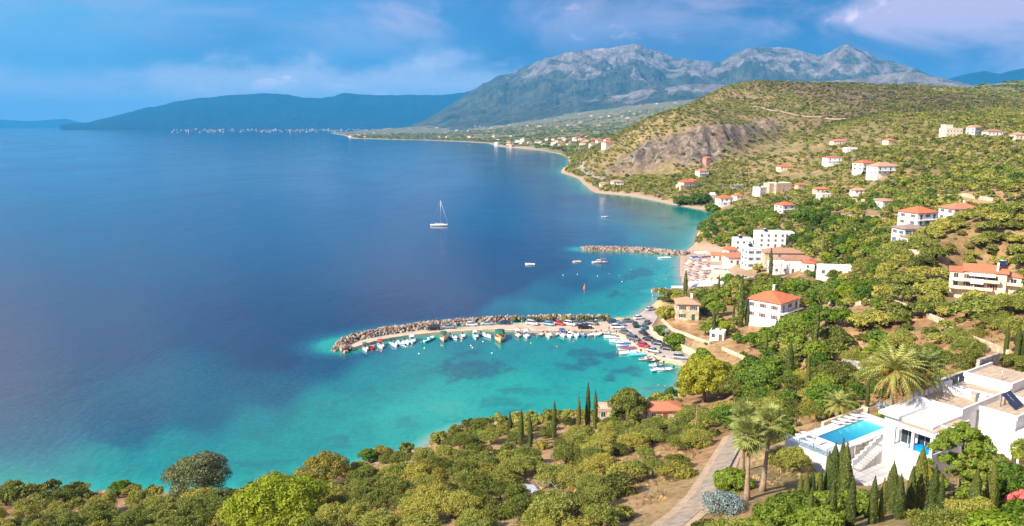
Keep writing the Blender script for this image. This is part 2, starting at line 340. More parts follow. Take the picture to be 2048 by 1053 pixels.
# harbour road, kept level; its slab is laid on top
ROADP = [(1222, 642), (1267, 639), (1292, 622), (1306, 611), (1322, 622), (1312, 640), (1302, 655), (1306, 672), (1330, 688), (1352, 700), (1384, 714), (1392, 726), (1366, 725), (1322, 718), (1297, 708), (1273, 695), (1252, 679), (1233, 663), (1217, 653)]
ROAD = ppoly(ROADP, .8); flat(ROAD, .5, 2.5)
for fn in FLATS if 'FLATS' in globals() else []: flat(*fn)
def Z_at(x, y):
    a = (math.atan2(x, y)-AZ0)/(AZ1-AZ0)*(NA-1); l = (math.log(max(math.hypot(x, y), 14.01))-LR0)/(LR1-LR0)*(NR-1)
    i = min(max(int(l), 0), NR-2); j = min(max(int(a), 0), NA-2); fi = l-i; fj = a-j
    return float((ZG[i, j]*(1-fj)+ZG[i, j+1]*fj)*(1-fi)+(ZG[i+1, j]*(1-fj)+ZG[i+1, j+1]*fj)*fi)
def G(u, v, rmin=30, rmax=9500):
    """first ground point hit by the photo ray through pixel (u, v)"""
    d = ray(u, v); a = math.atan2(d.x, d.y); tn = d.z/math.hypot(d.x, d.y)
    aj = (a-AZ0)/(AZ1-AZ0)*(NA-1); j = min(max(int(aj), 0), NA-2); f = aj-j
    col = ZG[:, j]*(1-f)+ZG[:, j+1]*f; rr = np.exp(lr); zr = HC+rr*tn
    h = np.where((zr <= np.maximum(col, 0)) & (rr > rmin) & (rr < rmax))[0]
    r = rr[h[0]] if len(h) else rmax
    if len(h) and h[0] > 0:
        i = h[0]; d1 = zr[i]-max(col[i], 0); d0 = zr[i-1]-max(col[i-1], 0)
        if d0 > 0: r = rr[i-1]+(rr[i]-rr[i-1])*d0/(d0-d1)
    x, y = r*math.sin(a), r*math.cos(a); return Vector((x, y, max(Z_at(x, y), 0)))
def pix(p):
    x, y, z = p[0], p[1], p[2]-HC; c, s = math.cos(PITCH), math.sin(PITCH)
    dp = y*c-z*s; up = y*s+z*c; return CU+FP*x/dp, CV-FP*up/dp
# ---------------------------------------------------------------- ground sheet
gx, gy = np.gradient(ZG, axis=0)/(np.gradient(RG, axis=0)), np.gradient(ZG, axis=1)/(RG*(az[1]-az[0]))
SL = np.sqrt(gx**2+gy**2)
shore = sstep(9, 1.5, SDG)*(1-BE)*sstep(2600, 1500, RG)
ROCK = np.clip(np.maximum(CLF*sstep(.35, .8, SL+fbm(XG/30, YG/30, 4, 5)*.7), sstep(.8, 1.3, SL)*.8), 0, 1)
SAND = np.clip(np.maximum(BE, sstep(2000, 2400, RG)*sstep(50, 10, SDG)), 0, 1)
at1 = np.stack([ROCK.ravel(), BROWN.ravel(), SAND.ravel()], 1)
at2 = np.stack([shore.ravel(), sstep(1500, 2600, RG).ravel(), TERR.ravel()], 1)
m = MT('ground', .95, .15)
r_, b_, s_ = m.attr('mask')[:3]; a2 = m.attr('mask2')
n1 = m.noise(.012, 6, .6, .4); n2 = m.noise(.16, 6, .65, .3); n3 = m.noise(1.3, 5, .7); n4 = m.noise(.045, 5, .6, .6)
earth = m.ramp(n2, [(.30, (.19, .10, .045)), (.45, (.34, .185, .085)), (.58, (.46, .275, .135)), (.72, (.58, .39, .22))])
straw = m.ramp(n3, [(.3, (.26, .17, .075)), (.6, (.50, .36, .18))])
c = m.mix(m.ramp(n4, [(.42, 0.0), (.6, .75)]), earth, straw)
grn = m.ramp(n3, [(.3, (.045, .065, .014)), (.65, (.13, .15, .045))])
c = m.mix(m.ramp(n1, [(.52, 0.0), (.66, .5)]), c, grn)
c = m.mix(m.math('MULTIPLY', m.ramp(m.noise(.5, 5, .7), [(.5, 0.0), (.62, 1.0)]), .55), c, (.075, .085, .028))
# scrub on the far brown hill
scrub = m.ramp(m.noise(.11, 8, .75), [(.36, (.045, .055, .018)), (.47, (.13, .095, .045)), (.56, (.23, .15, .085)), (.68, (.32, .22, .13))])
hillg = m.ramp(m.noise(.05, 9, .78), [(.38, (.09, .105, .03)), (.5, (.20, .19, .07)), (.6, (.38, .26, .13))])
c = m.mix(m.math('MULTIPLY', a2[3] if False else m.attr('mask3')[0], .6), c, hillg)
c = m.mix(b_, c, scrub)
far = m.ramp(m.noise(.018, 9, .78), [(.36, (.04, .06, .02)), (.46, (.11, .13, .04)), (.55, (.25, .21, .10)), (.66, (.45, .34, .22))])
c = m.mix(m.math('MULTIPLY', a2[1], .9), c, far)
rock = m.ramp(m.noise(.09, 9, .8, 1.2, sc3=(1, 1, .3)), [(.38, (.035, .030, .024)), (.47, (.12, .095, .072)), (.56, (.25, .20, .155)), (.70, (.42, .345, .28))])
rock = m.mix(m.ramp(m.noise(.012, 3, .5), [(.52, 0.0), (.66, .3)]), rock, (.34, .20, .12))
c = m.mix(r_, c, rock)
ochre = m.ramp(n3, [(.3, (.42, .27, .11)), (.6, (.66, .48, .25))])
c = m.mix(a2[0], c, ochre)
sand = m.ramp(m.noise(.7, 6, .7), [(.3, (.30, .21, .16)), (.65, (.52, .39, .30))])
c = m.mix(s_, c, sand); m.base(c)
m.bump(m.math('ADD', n3, m.math('MULTIPLY', n2, 2.0)), .7, .35)
MATS['ground'] = m.m
me = npmesh('ground', np.stack([XG.ravel(), YG.ravel(), ZG.ravel()], 1), gridfaces(NR, NA), True, {'mask': at1, 'mask2': at2, 'mask3': np.stack([sstep(350, 650, RG).ravel()]*3, 1)})
tag(link('ground', me, m.m), kind='structure')
# ---------------------------------------------------------------- water: colour follows the depth of the sea bed
NW, NWA = 1000, 900
wl = np.linspace(math.log(60), math.log(42000), NW); wa = np.linspace(R(-70), R(70), NWA)
WL, WA = np.meshgrid(wl, wa, indexing='ij'); WR = np.exp(WL); WX = WR*np.sin(WA); WY = WR*np.cos(WA)
wsd = -psd(COAST, WX, WY)
MOLE = [Pz(u, v, 0) for u, v in [(690, 690), (760, 676), (840, 667), (950, 655), (1060, 648), (1230, 647)]]
BREAK = [Pz(u, v, 0) for u, v in [(1168, 499), (1230, 500), (1300, 502), (1368, 508)]]
GROYNE = [Pz(u, v, 0) for u, v in [(1307, 583), (1360, 586)]]
md = np.minimum(np.minimum(seg_d(MOLE, WX, WY)-8, seg_d(BREAK, WX, WY)-7), seg_d(GROYNE, WX, WY)-5)
# depth (m) from scattered soundings
dep = [(0, 940, 4), (0, 900, 8), (0, 800, 16), (200, 930, 3.5), (250, 850, 9), (150, 700, 20), (350, 900, 3.5), (400, 820, 7), (500, 920, 3), (520, 850, 4), (540, 780, 8), (600, 900, 3), (650, 820, 3), (700, 880, 2.6), (640, 720, 9), (560, 700, 16), (750, 760, 3.6), (800, 850, 2.2),
 (850, 720, 3.0), (900, 800, 2.0), (1000, 700, 3.4), (1050, 780, 2.0), (1100, 720, 2.6), (1200, 780, 1.8), (1200, 700, 2.6), (1300, 790, 1.4), (1330, 750, 1.6), (950, 690, 4), (700, 640, 20), (620, 660, 20), (800, 620, 20), (900, 620, 12), (950, 600, 14), (1000, 620, 5), (1080, 620, 4),
 (1100, 590, 6), (1180, 620, 3), (1230, 610, 2.6), (1150, 560, 10), (1200, 560, 6), (1280, 560, 3), (1250, 590, 2.6), (1330, 560, 1.6), (1340, 530, 1.8), (1300, 530, 3), (1200, 530, 7), (1100, 530, 14), (1000, 560, 22), (1000, 500, 24), (1100, 480, 14), (1200, 480, 8), (1300, 480, 4), (1370, 470, 3),
 (1400, 440, 2.4), (1330, 440, 3.6), (1250, 430, 5.5), (1180, 410, 8), (1100, 400, 16), (1000, 400, 26), (1160, 380, 6), (1100, 350, 16), (1000, 340, 26), (1110, 320, 18), (1000, 305, 16), (850, 295, 20), (700, 285, 24), (500, 300, 40), (700, 400, 40), (500, 600, 30), (300, 400, 45), (0, 600, 35), (0, 400, 45), (300, 270, 45), (-600, 600, 35), (-600, 900, 14)]
qa = np.array([(math.atan2(p.x, p.y)*2.2, math.log(math.hypot(p.x, p.y))) for p in (Pz(a, b, 0) for a, b, c_ in dep)]); qd = np.log([c_ for a, b, c_ in dep])
num = np.zeros_like(WX); den = np.zeros_like(WX)
for i in range(len(qa)):
    w = 1/(((WA*2.2-qa[i, 0])**2+(WL-qa[i, 1])**2)+2e-4)**2.0; num += w*qd[i]; den += w
DEPTH = np.exp(num/den)*(1+.6*(fbm(WX/45, WY/45, 4, 77)-.5))
DEPTH = np.minimum(DEPTH, .5+np.maximum(wsd, 0)*.22); DEPTH = np.minimum(DEPTH, 1.6+np.maximum(md, 0)*1.0)
# seagrass beds: measured outlines
grass = [[(865, 728), (895, 722), (915, 728), (960, 726), (1000, 722), (1025, 728), (1010, 745), (985, 748), (960, 762), (900, 765), (870, 745)],
 [(1142, 700), (1170, 696), (1200, 702), (1238, 702), (1235, 712), (1205, 716), (1190, 726), (1160, 722)], [(1140, 728), (1168, 730), (1160, 738), (1138, 737)],
 [(1238, 566), (1262, 546), (1278, 534), (1296, 538), (1318, 549), (1300, 554), (1270, 556)], [(1212, 582), (1240, 578), (1248, 590), (1230, 598), (1210, 595)], [(1214, 566), (1225, 566), (1225, 573), (1214, 573)],
 [(1308, 434), (1335, 435), (1330, 440), (1308, 439)], [(1375, 449), (1410, 446), (1440, 448), (1400, 455)], [(1340, 455), (1352, 455), (1350, 459), (1338, 458)], [(0, 760), (200, 765), (420, 790), (540, 800), (560, 830), (420, 850), (250, 830), (100, 850), (0, 840)],
 [(1215, 738), (1255, 735), (1260, 745), (1220, 750)], [(1190, 760), (1225, 756), (1225, 765), (1195, 770)], [(930, 702), (962, 704), (955, 711), (935, 710)]]
GR = np.zeros_like(WX)
wob = (fbm(WX/6, WY/6, 6, 5, .62)-.5)*16
for k, g in enumerate(grass):
    pw_ = [Pz(u, v, 0) for u, v in g]; s_k = 40 if k == 9 else 1.6
    GR = np.maximum(GR, sstep(-s_k, s_k, psd(pw_, WX, WY)+wob*(4 if k == 9 else 1.0))*(.75 if k == 9 else 1))
GR = np.maximum(GR, .5*sstep(.60, .70, fbm(WX/13+2, WY/8, 5, 50, .6))*(DEPTH < 3.4)*(wsd > 2)*sstep(420, 260, WR))
m = MT('water', .09, .5); m.p.inputs['IOR'].default_value = 1.333
d_ = m.attr('depth'); tcn = m.n('ShaderNodeTexCoord').outputs['Object']
ncol = m.noise(.05, 5, .6, .6, tcn); ncl = m.noise(.004, 6, .6, 1.0, tcn, sc3=(1, .5, 1)); df = m.math('ADD', m.math('ADD', d_[0], m.math('MULTIPLY', m.math('SUBTRACT', ncol, .5), .07)), m.math('MULTIPLY', m.math('SUBTRACT', ncl, .5), .14))
cw = m.ramp(df, [(.0, (.33, .29, .20)), (.11, (.16, .32, .25)), (.24, (.008, .27, .215)), (.40, (.001, .175, .165)), (.55, (.0005, .075, .125)), (.72, (.0005, .022, .068)), (1.0, (.0005, .014, .052))])
sea_n = m.noise(.8, 6, .7, .3, tcn)
cw = m.mix(m.math('MULTIPLY', m.math('SUBTRACT', 1.0, df), m.ramp(sea_n, [(.45, 0.0), (.75, .40)])), cw, (.05, .42, .36))
cw = m.mix(m.math('MULTIPLY', m.math('SUBTRACT', 1.0, df), m.ramp(m.noise(.22, 7, .68, .8, tcn), [(.50, 0.0), (.66, .42)])), cw, (.005, .10, .11))
cw = m.mix(m.math('MULTIPLY', m.math('MULTIPLY', d_[1], m.ramp(m.noise(.35, 6, .7, .6, tcn), [(.36, .55), (.56, 1.0)])), .80), cw, (.012, .075, .105)); m.base(cw)
w1 = m.noise(.55, 5, .6, .2, tcn, sc3=(1, .55, 1)); w2 = m.noise(.05, 4, .55, .4, tcn, sc3=(1, .4, 1)); w3 = m.noise(3.0, 3, .5, 0, tcn)
hsum = m.math('ADD', m.math('ADD', m.math('MULTIPLY', w1, .30), m.math('MULTIPLY', w2, 1.2)), m.math('MULTIPLY', w3, .03))
m.bump(hsum, .30, 1.0)
wind = m.noise(.006, 6, .62, 1.2, tcn, sc3=(1, .45, 1)); m.L.new(m.ramp(wind, [(.40, .06), (.62, .13)]), m.p.inputs['Roughness'])
me = npmesh('sea', np.stack([WX.ravel(), WY.ravel(), np.zeros(WX.size)], 1), gridfaces(NW, NWA), True,
            {'depth': np.stack([np.clip(np.log(DEPTH/.6)/math.log(40/.6), 0, 1).ravel(), GR.ravel(), np.zeros(WX.size)], 1)})
tag(link('sea', me, m.m), kind='structure')
# ---------------------------------------------------------------- mountains
def mountain(name, sil, r0, r1, mat, s, rough=.35, na=420, nr=150, peak=.72, zb=0, fs=1.0):
    us = np.array([q[0] for q in sil], float); vs = np.array([q[1] for q in sil], float)
    rp = r0+(r1-r0)*peak
    a = np.array([math.atan2(ray(u, v).x, ray(u, v).y) for u, v in sil]); t = np.array([HC+rp*ray(u, v).z/math.hypot(ray(u, v).x, ray(u, v).y) for u, v in sil])
    aa = np.linspace(a[0], a[-1], na); hh = np.interp(aa, a, t); hh = hh+(fbm(aa*rp/900*fs, aa*0+s, 6, s, .6)-.5)*rough*420
    q = np.linspace(0, 1, nr); Q, A = np.meshgrid(q, aa, indexing='ij'); rr = r0+(r1-r0)*Q; X = rr*np.sin(A); Y = rr*np.cos(A)
    Hh = np.interp(A, aa, hh); up = np.clip(Q/peak, 0, 1); dn = np.clip((Q-peak)/(1-peak), 0, 1)
    pr = (up**1.25)*(1-dn*dn*.7)
    rg = ridged(X/(2400/fs), Y/(2400/fs), 6, s, .55)
    mid = np.sin(np.clip(up, 0, 1)*math.pi*.93)**.6
    fine = ridged(X/(700/fs), Y/(700/fs), 5, s+3, .6)
    pr = pr+((rg-.62)*1.25+(fine-.6)*.62+(ridged(X/240, Y/240, 4, s+9, .6)-.6)*.20)*rough*mid*(1-dn)
    Z = zb+np.maximum(Hh, 5)*np.clip(pr, 0, 1.0)
    Z[0, :] = -20; V = np.stack([X.ravel(), Y.ravel(), Z.ravel()], 1)
    hn = np.clip(Z/ max(Hh.max(), 1), 0, 1)
    o = link(name, npmesh(name, V, gridfaces(nr, na), True, {'mask': np.stack([hn.ravel(), rg.ravel(), up.ravel()], 1)}), mat)
    return tag(o, kind='structure')
m = MT('mountain_rock', .95, .1); k_ = m.attr('mask')
nn = m.noise(.0013, 13, .76, .7); nf = m.noise(.0045, 12, .80, .5, sc3=(1, 1, .45))
scr = m.ramp(nf, [(.38, (.04, .065, .04)), (.50, (.11, .13, .075)), (.60, (.20, .20, .13))])
rk = m.ramp(nf, [(.36, (.10, .09, .08)), (.47, (.30, .25, .215)), (.60, (.58, .50, .44))])
hh_ = m.math('ADD', m.math('MULTIPLY', k_[0], .40), m.math('MULTIPLY', nn, .95))
m.base(m.mix(m.ramp(hh_, [(.735, 0.0), (.762, .9)]), scr, rk)); m.bump(m.noise(.003, 12, .8, .5), 1.0, 160); MROCK = m.m
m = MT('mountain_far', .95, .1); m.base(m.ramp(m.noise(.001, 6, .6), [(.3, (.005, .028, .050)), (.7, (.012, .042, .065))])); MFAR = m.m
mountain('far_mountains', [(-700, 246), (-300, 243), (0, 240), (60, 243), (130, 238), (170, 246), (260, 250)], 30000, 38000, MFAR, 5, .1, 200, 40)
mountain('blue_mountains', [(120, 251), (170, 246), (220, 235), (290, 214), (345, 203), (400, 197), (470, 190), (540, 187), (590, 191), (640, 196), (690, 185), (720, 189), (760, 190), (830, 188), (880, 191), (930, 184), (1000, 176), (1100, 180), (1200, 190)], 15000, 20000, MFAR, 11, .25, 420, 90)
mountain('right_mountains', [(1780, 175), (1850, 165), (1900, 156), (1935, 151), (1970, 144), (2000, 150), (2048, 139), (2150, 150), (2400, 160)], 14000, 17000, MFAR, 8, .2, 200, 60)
mountain('main_mountains', [(800, 258), (860, 236), (900, 210), (930, 190), (965, 170), (1000, 152), (1040, 138), (1090, 124), (1140, 114), (1190, 101), (1235, 97), (1270, 91), (1310, 103), (1350, 115), (1390, 112), (1440, 118), (1490, 101), (1560, 99), (1640, 105), (1690, 90), (1730, 104), (1770, 122), (1805, 134), (1850, 146), (1900, 162), (1960, 185), (2100, 200)], 8600, 12500, MROCK, 17, .42, 800, 300, .80)
mountain('mountain_foothills', [(900, 252), (960, 240), (1050, 218), (1120, 205), (1200, 196), (1280, 180), (1340, 172), (1400, 165), (1500, 168), (1600, 160), (1750, 150), (1850, 158), (1950, 175), (2100, 185)], 7600, 9600, MROCK, 23, .45, 500, 160, .72)
# ---------------------------------------------------------------- haze
mh = bpy.data.materials.new('haze_air'); mh.use_nodes = True; hn_ = mh.node_tree; hn_.nodes.clear()
ho = hn_.nodes.new('ShaderNodeOutputMaterial'); hv = hn_.nodes.new('ShaderNodeVolumePrincipled')
hv.inputs['Color'].default_value = (.07, .50, 1.0, 1); hv.inputs['Density'].default_value = 5.0e-5; hv.inputs['Anisotropy'].default_value = 0.0
hn_.links.new(hv.outputs[0], ho.inputs['Volume'])
b = MB().box(-44000, -4000, -30, 44000, 46000, 1500).build('haze', mh); tag(b, kind='stuff')
# ---------------------------------------------------------------- foliage
def leafmat(name, dark, mid, light, transl=.25, rough=.55):
    m = MT(name, rough, .25); g = m.n('ShaderNodeNewGeometry'); oi = m.n('ShaderNodeObjectInfo'); at = m.n('ShaderNodeAttribute', attribute_name='tint')
    tint = m.math('FRACT', m.math('ADD', oi.outputs['Random'], at.outputs['Fac']))
    rnd = m.math('ADD', m.math('MULTIPLY', g.outputs['Random Per Island'], .50), m.math('MULTIPLY', tint, .46))
    c = m.ramp(rnd, [(.12, dark), (.5, mid), (.88, light)])
    warm = m.mix(m.math('MULTIPLY', m.ramp(tint, [(.55, 0.0), (1.0, 1.0)]), .45), c, tuple(min(1, q) for q in (mid[0]*1.9, mid[1]*1.25, mid[2]*.75)))
    m.base(warm)
    tr = m.n('ShaderNodeBsdfTranslucent'); m.L.new(warm, tr.inputs[0]); mx = m.n('ShaderNodeMixShader'); mx.inputs[0].default_value = transl
    m.L.new(m.p.outputs[0], mx.inputs[1]); m.L.new(tr.outputs[0], mx.inputs[2]); m.L.new(mx.outputs[0], m.N['Material Output'].inputs['Surface'])
    MATS[name] = m.m; return m.m
M_OLIVE = leafmat('olive_leaf', (.085, .105, .012), (.25, .285, .045), (.45, .47, .12))
M_BROAD = leafmat('broad_leaf', (.035, .080, .007), (.125, .215, .018), (.28, .38, .045))
M_MAQUIS = leafmat('maquis_leaf', (.055, .070, .010), (.175, .19, .028), (.34, .33, .06))
M_CYP = leafmat('cypress_leaf', (.030, .050, .008), (.095, .125, .020), (.22, .24, .045), .12)
M_PINE = leafmat('pine_needle', (.06, .085, .008), (.21, .25, .018), (.42, .45, .04), .18)
M_BRIGHT = leafmat('bright_leaf', (.05, .10, .006), (.17, .27, .012), (.36, .44, .03), .3)
M_YELLOW = leafmat('yellow_leaf', (.07, .11, .010), (.21, .29, .026), (.36, .43, .05), .3)
M_GREY = leafmat('grey_leaf', (.08, .09, .03), (.21, .225, .085), (.37, .38, .17))
M_PALM = leafmat('palm_leaf', (.07, .10, .02), (.24, .29, .07), (.48, .50, .17), .2)
M_DRYPALM = leafmat('dry_frond', (.24, .14, .04), (.48, .31, .09), (.66, .48, .18), .2)
M_FLOWER = leafmat('pale_blossom', (.10, .16, .09), (.42, .48, .54), (.75, .78, .82), .1)
M_PINK = leafmat('pink_blossom', (.35, .05, .06), (.60, .12, .14), (.75, .30, .25), .1)
M_FRUIT = leafmat('orange_fruit', (.55, .16, .01), (.75, .27, .02), (.85, .40, .05), .05)
M_DRY = leafmat('dry_twig', (.10, .065, .045), (.23, .155, .11), (.40, .29, .21), .1)
M_BARK = paint('bark', (.17, .125, .085), .9, .5, 4)
M_PALMBARK = paint('palm_bark', (.36, .25, .17), .9, .5, 5)
def unit(n, rs):
    v = rs.normal(size=(n, 3)); return v/np.linalg.norm(v, axis=1, keepdims=True)
def quads(P, Nn, size, aspect, rs, up=None):
    """leaf quads at points P with normals Nn"""
    t = unit(len(P), rs) if up is None else np.tile(np.array(up, float), (len(P), 1))+unit(len(P), rs)*.35
    a = np.cross(Nn, t); a /= np.linalg.norm(a, axis=1, keepdims=True)+1e-9; b = np.cross(Nn, a)
    s = (size*(.6+.8*rs.random(len(P))))[:, None]; a = a*s*aspect; b = b*s
    V = np.stack([P-b, P+a*.9, P+b, P-a*.9], 1).reshape(-1, 3)
    return V
def crown(blobs, n, size, seed, aspect=.55, out=.55, inner=.55, low=-.35):
    rs = np.random.RandomState(seed); bl = np.array(blobs, float); w = bl[:, 3]**2; k = rs.choice(len(bl), n, p=w/w.sum())
    d = unit(n, rs); fl = d[:, 2] < low; d[fl, 2] *= -1
    r = inner+(1-inner)*rs.random(n)**.5
    lump = .82+.36*vnoise(d[:, 0]*3+k*5.1, d[:, 1]*3+d[:, 2]*4+k*3.3, seed)
    B = bl[k]; ex = B[:, 4] if bl.shape[1] > 4 else np.ones(n)
    P = B[:, :3]+d*np.stack([B[:, 3], B[:, 3], B[:, 3]*ex], 1)*(r*lump)[:, None]
    Nn = d*out+unit(n, rs)*(1-out); Nn /= np.linalg.norm(Nn, axis=1, keepdims=True)
    return quads(P, Nn, size, aspect, rs)
def qf(V): return np.arange(len(V)).reshape(-1, 4)
def dome_blobs(seed, R_=3.0, H_=4.4, nb=9, zb=.35, br=(.36, .52), flat_=.85):
    rs = random.Random(seed); b = []
    for i in range(nb):
        an = i*2.4+rs.uniform(-.4, .4); q = math.sqrt((i+.4)/nb)*.72; z = H_*(zb+(1-zb)*.62*(1-q*q*.9))+rs.uniform(-.12, .12)*H_
        b.append((R_*q*math.cos(an), R_*q*math.sin(an), z, R_*rs.uniform(*br), flat_))
    return b
def limbs(blobs, r0=.22, hfork=.9):
    mb = MB(); mb.tube([(0, 0, -.6), (0.05, 0, hfork*.5), (0, .05, hfork)], [r0*1.5, r0, r0*.9], 7)
    for i, b in enumerate(blobs[:6]):
        mb.tube([(0, 0, hfork*.85), (b[0]*.35, b[1]*.35, hfork+(b[2]-hfork)*.45), (b[0]*.85, b[1]*.85, b[2]*.95)], [r0*.7, r0*.42, r0*.15], 5)
    return mb.mesh('trunk')
LIB = {}
def reg(kind, lod, blobs, n, size, seed, mat, R_, H_, r0=.22, hf=.9, **k):
    V = crown(blobs, n, size, seed, **k); me = npmesh(kind+'_crown', V, qf(V)); me.materials.append(mat)
    tm = limbs(blobs, r0, hf); tm.materials.append(M_BARK)
    LIB.setdefault((kind, lod), []).append((me, tm, V, R_, H_))
for s in range(4):   # olive: broad airy crown; broadleaf: fuller; maquis: dense to the ground
    bo = dome_blobs(s+1, 2.9, 4.4, 30, .12, (.14, .34), 1.0)
    reg('olive', 0, bo, 6500, .15, s, M_OLIVE, 2.9, 4.4, inner=.25, aspect=.36, out=.4)
    reg('olive', 1, bo, 1500, .33, s, M_OLIVE, 2.9, 4.6, inner=.4, aspect=.5)
    reg('olive', 2, bo[::2], 300, .66, s, M_OLIVE, 2.9, 4.6, inner=.6)
    bb = dome_blobs(s+11, 3.1, 6.0, 34, .14, (.13, .32), 1.0)
    reg('broad', 0, bb, 5600, .20, s+20, M_BROAD, 3.1, 6.2, .2, 1.3, inner=.6)
    reg('broad', 1, bb, 1700, .36, s+20, M_BROAD, 3.1, 6.2, .2, 1.3, inner=.65)
    reg('broad', 2, bb[::2], 320, .70, s+20, M_BROAD, 3.1, 6.2, .2, 1.3, inner=.7)
    bm_ = dome_blobs(s+31, 2.2, 2.8, 10, .05, (.36, .5), .8)
    reg('maquis', 0, bm_, 4200, .14, s+40, M_MAQUIS, 2.2, 2.8, .1, .4, inner=.6)
    reg('maquis', 1, bm_, 1300, .27, s+40, M_MAQUIS, 2.2, 2.8, .1, .4, inner=.6)
    reg('maquis', 2, bm_[:7], 220, .55, s+40, M_MAQUIS, 2.2, 2.8, .1, .4, inner=.6)
Vt = []; rs = np.random.RandomState(2)   # a tuft of dry grass
for i in range(26):
    a = rs.random()*6.28; r = rs.random()**.5*.45; d = np.array([math.cos(a), math.sin(a)])*rs.uniform(.1, .5); p = np.array([math.cos(a)*r, math.sin(a)*r, 0]); h = rs.uniform(.22, .5); w = np.array([-math.sin(a), math.cos(a), 0])*.05
    Vt += [p-w, p+w, p+np.array([d[0]*.6, d[1]*.6, h*.7])+w*.6, p+np.array([d[0], d[1], h])]
Vt = np.array(Vt); M_STRAW = leafmat('straw', (.20, .14, .05), (.42, .31, .13), (.62, .50, .26), .3)
me_ = npmesh('tuft', Vt, qf(Vt)); me_.materials.append(M_STRAW); LIB[('tuft', 0)] = [(me_, None, Vt, .5, .5)]
def spindle(n, h, rad, size, seed):
    rs = np.random.RandomState(seed); z = rs.random(n)**.85; an = rs.random(n)*2*math.pi
    prof = np.sin(np.clip(z*.93+.10, 0, 1)*math.pi)**.62*(1-.35*z); prof = np.maximum(prof, .05)
    rr = rad*prof*(.55+.45*rs.random(n)**.4)*(.85+.3*vnoise(an*1.6, z*9, seed))
    P = np.stack([rr*np.cos(an)+.12*np.sin(z*3+seed)*rad, rr*np.sin(an), z*h*.98+.02*h], 1)
    Nn = np.stack([np.cos(an), np.sin(an), .25+0*an], 1)*.7+unit(n, rs)*.4; Nn /= np.linalg.norm(Nn, axis=1, keepdims=True)
    return quads(P, Nn, size, .38, rs, (0, 0, 1))
for s in range(4):
    for lod, n, sz in ((0, 4600, .17), (1, 1500, .30), (2, 420, .5)):
        V = spindle(n, 9, (.85, .7, 1.05, .62)[s], sz, s+60); me = npmesh('cypress_crown', V, qf(V)); me.materials.append(M_CYP)
        mb = MB().tube([(0, 0, -.8), (0, 0, 1.2), (0, 0, 5)], [.16, .13, .05], 6); tm = mb.mesh('trunk'); tm.materials.append(M_BARK)
        LIB.setdefault(('cypress', lod), []).append((me, tm, V, 1, 9))
NAMES = dict(olive='olive_tree', broad='broadleaf_tree', maquis='shrub', cypress='cypress_tree')
def put_tree(kind, p, h, label, group=None, wide=1.0, lod=None, var=None, mat=None, name=None, cat=None, sink=.15):
    dist = math.dist((p[0], p[1], p[2]), (0, 0, HC))
    if lod is None: lod = 0 if dist < 175 else (1 if dist < 520 else 2)
    lst = LIB[(kind, lod)]; me, tm, V, R_, H_ = lst[(var if var is not None else random.randrange(99)) % len(lst)]
    if mat is not None:
        key = me.name+mat.name
        if key not in MATS:
            m2 = me.copy(); m2.materials.clear(); m2.materials.append(mat); MATS[key] = m2
        me = MATS[key]
    t = thing(name or NAMES[kind], label, cat or {'maquis': 'shrub', 'cypress': 'cypress', 'olive': 'olive tree'}.get(kind, 'tree'), (p[0], p[1], p[2]-sink), random.uniform(0, 6.28), group)
    s = h/H_; t.scale = (s*wide, s*wide, s)
    link('crown', me, None, t); 
    if kind != 'maquis': link('trunk', tm, None, t)
    return t
def merge_trees(name, items, lod, label, cat, kind_tag='stuff'):
    """items: (kind, x, y, z, h, wide) -> ONE mesh per leaf material"""
    by = {}
    for it in items: by.setdefault(it[0], []).append(it)
    Vs = []; Ts = []; Ms = []; mats = []
    for kd, its in by.items():
        rs = np.random.RandomState(5); lst = LIB[(kd, lod)]; mats.append(lst[0][0].materials[0])
        var = rs.randint(0, len(lst), len(its))
        for vi in range(len(lst)):
            idx = np.where(var == vi)[0]
            if not len(idx): continue
            _, _, V, R_, H_ = lst[vi]
            a = rs.random(len(idx))*6.283; s = np.array([its[i][4] for i in idx])/H_; w = np.array([its[i][5] for i in idx])*s
            p = np.array([its[i][1:4] for i in idx]); c, n = np.cos(a), np.sin(a)
            X = (V[None, :, 0]*c[:, None]-V[None, :, 1]*n[:, None])*w[:, None]+p[:, 0:1]
            Y = (V[None, :, 0]*n[:, None]+V[None, :, 1]*c[:, None])*w[:, None]+p[:, 1:2]
            Z = V[None, :, 2]*s[:, None]+p[:, 2:3]
            Vs.append(np.stack([X.ravel(), Y.ravel(), Z.ravel()], 1)); Ts.append(np.repeat(rs.random(len(idx)), len(V))); Ms.append(np.full(len(idx)*len(V)//4, len(mats)-1))
    V = np.concatenate(Vs); T = np.concatenate(Ts); me = bpy.data.meshes.new(name); F = qf(V)
    me.vertices.add(len(V)); me.vertices.foreach_set('co', V.astype(np.float32).ravel()); me.loops.add(F.size); me.loops.foreach_set('vertex_index', F.astype(np.int32).ravel())
    me.polygons.add(len(F)); me.polygons.foreach_set('loop_start', np.arange(0, F.size, 4, dtype=np.int32)); me.update(calc_edges=True)
    for mm in mats: me.materials.append(mm)
    me.polygons.foreach_set('material_index', np.concatenate(Ms).astype(np.int32))
    at = me.attributes.new('tint', 'FLOAT', 'POINT'); at.data.foreach_set('value', T.astype(np.float32))
    o = link(name, me); return tag(o, label, cat, None, kind_tag)
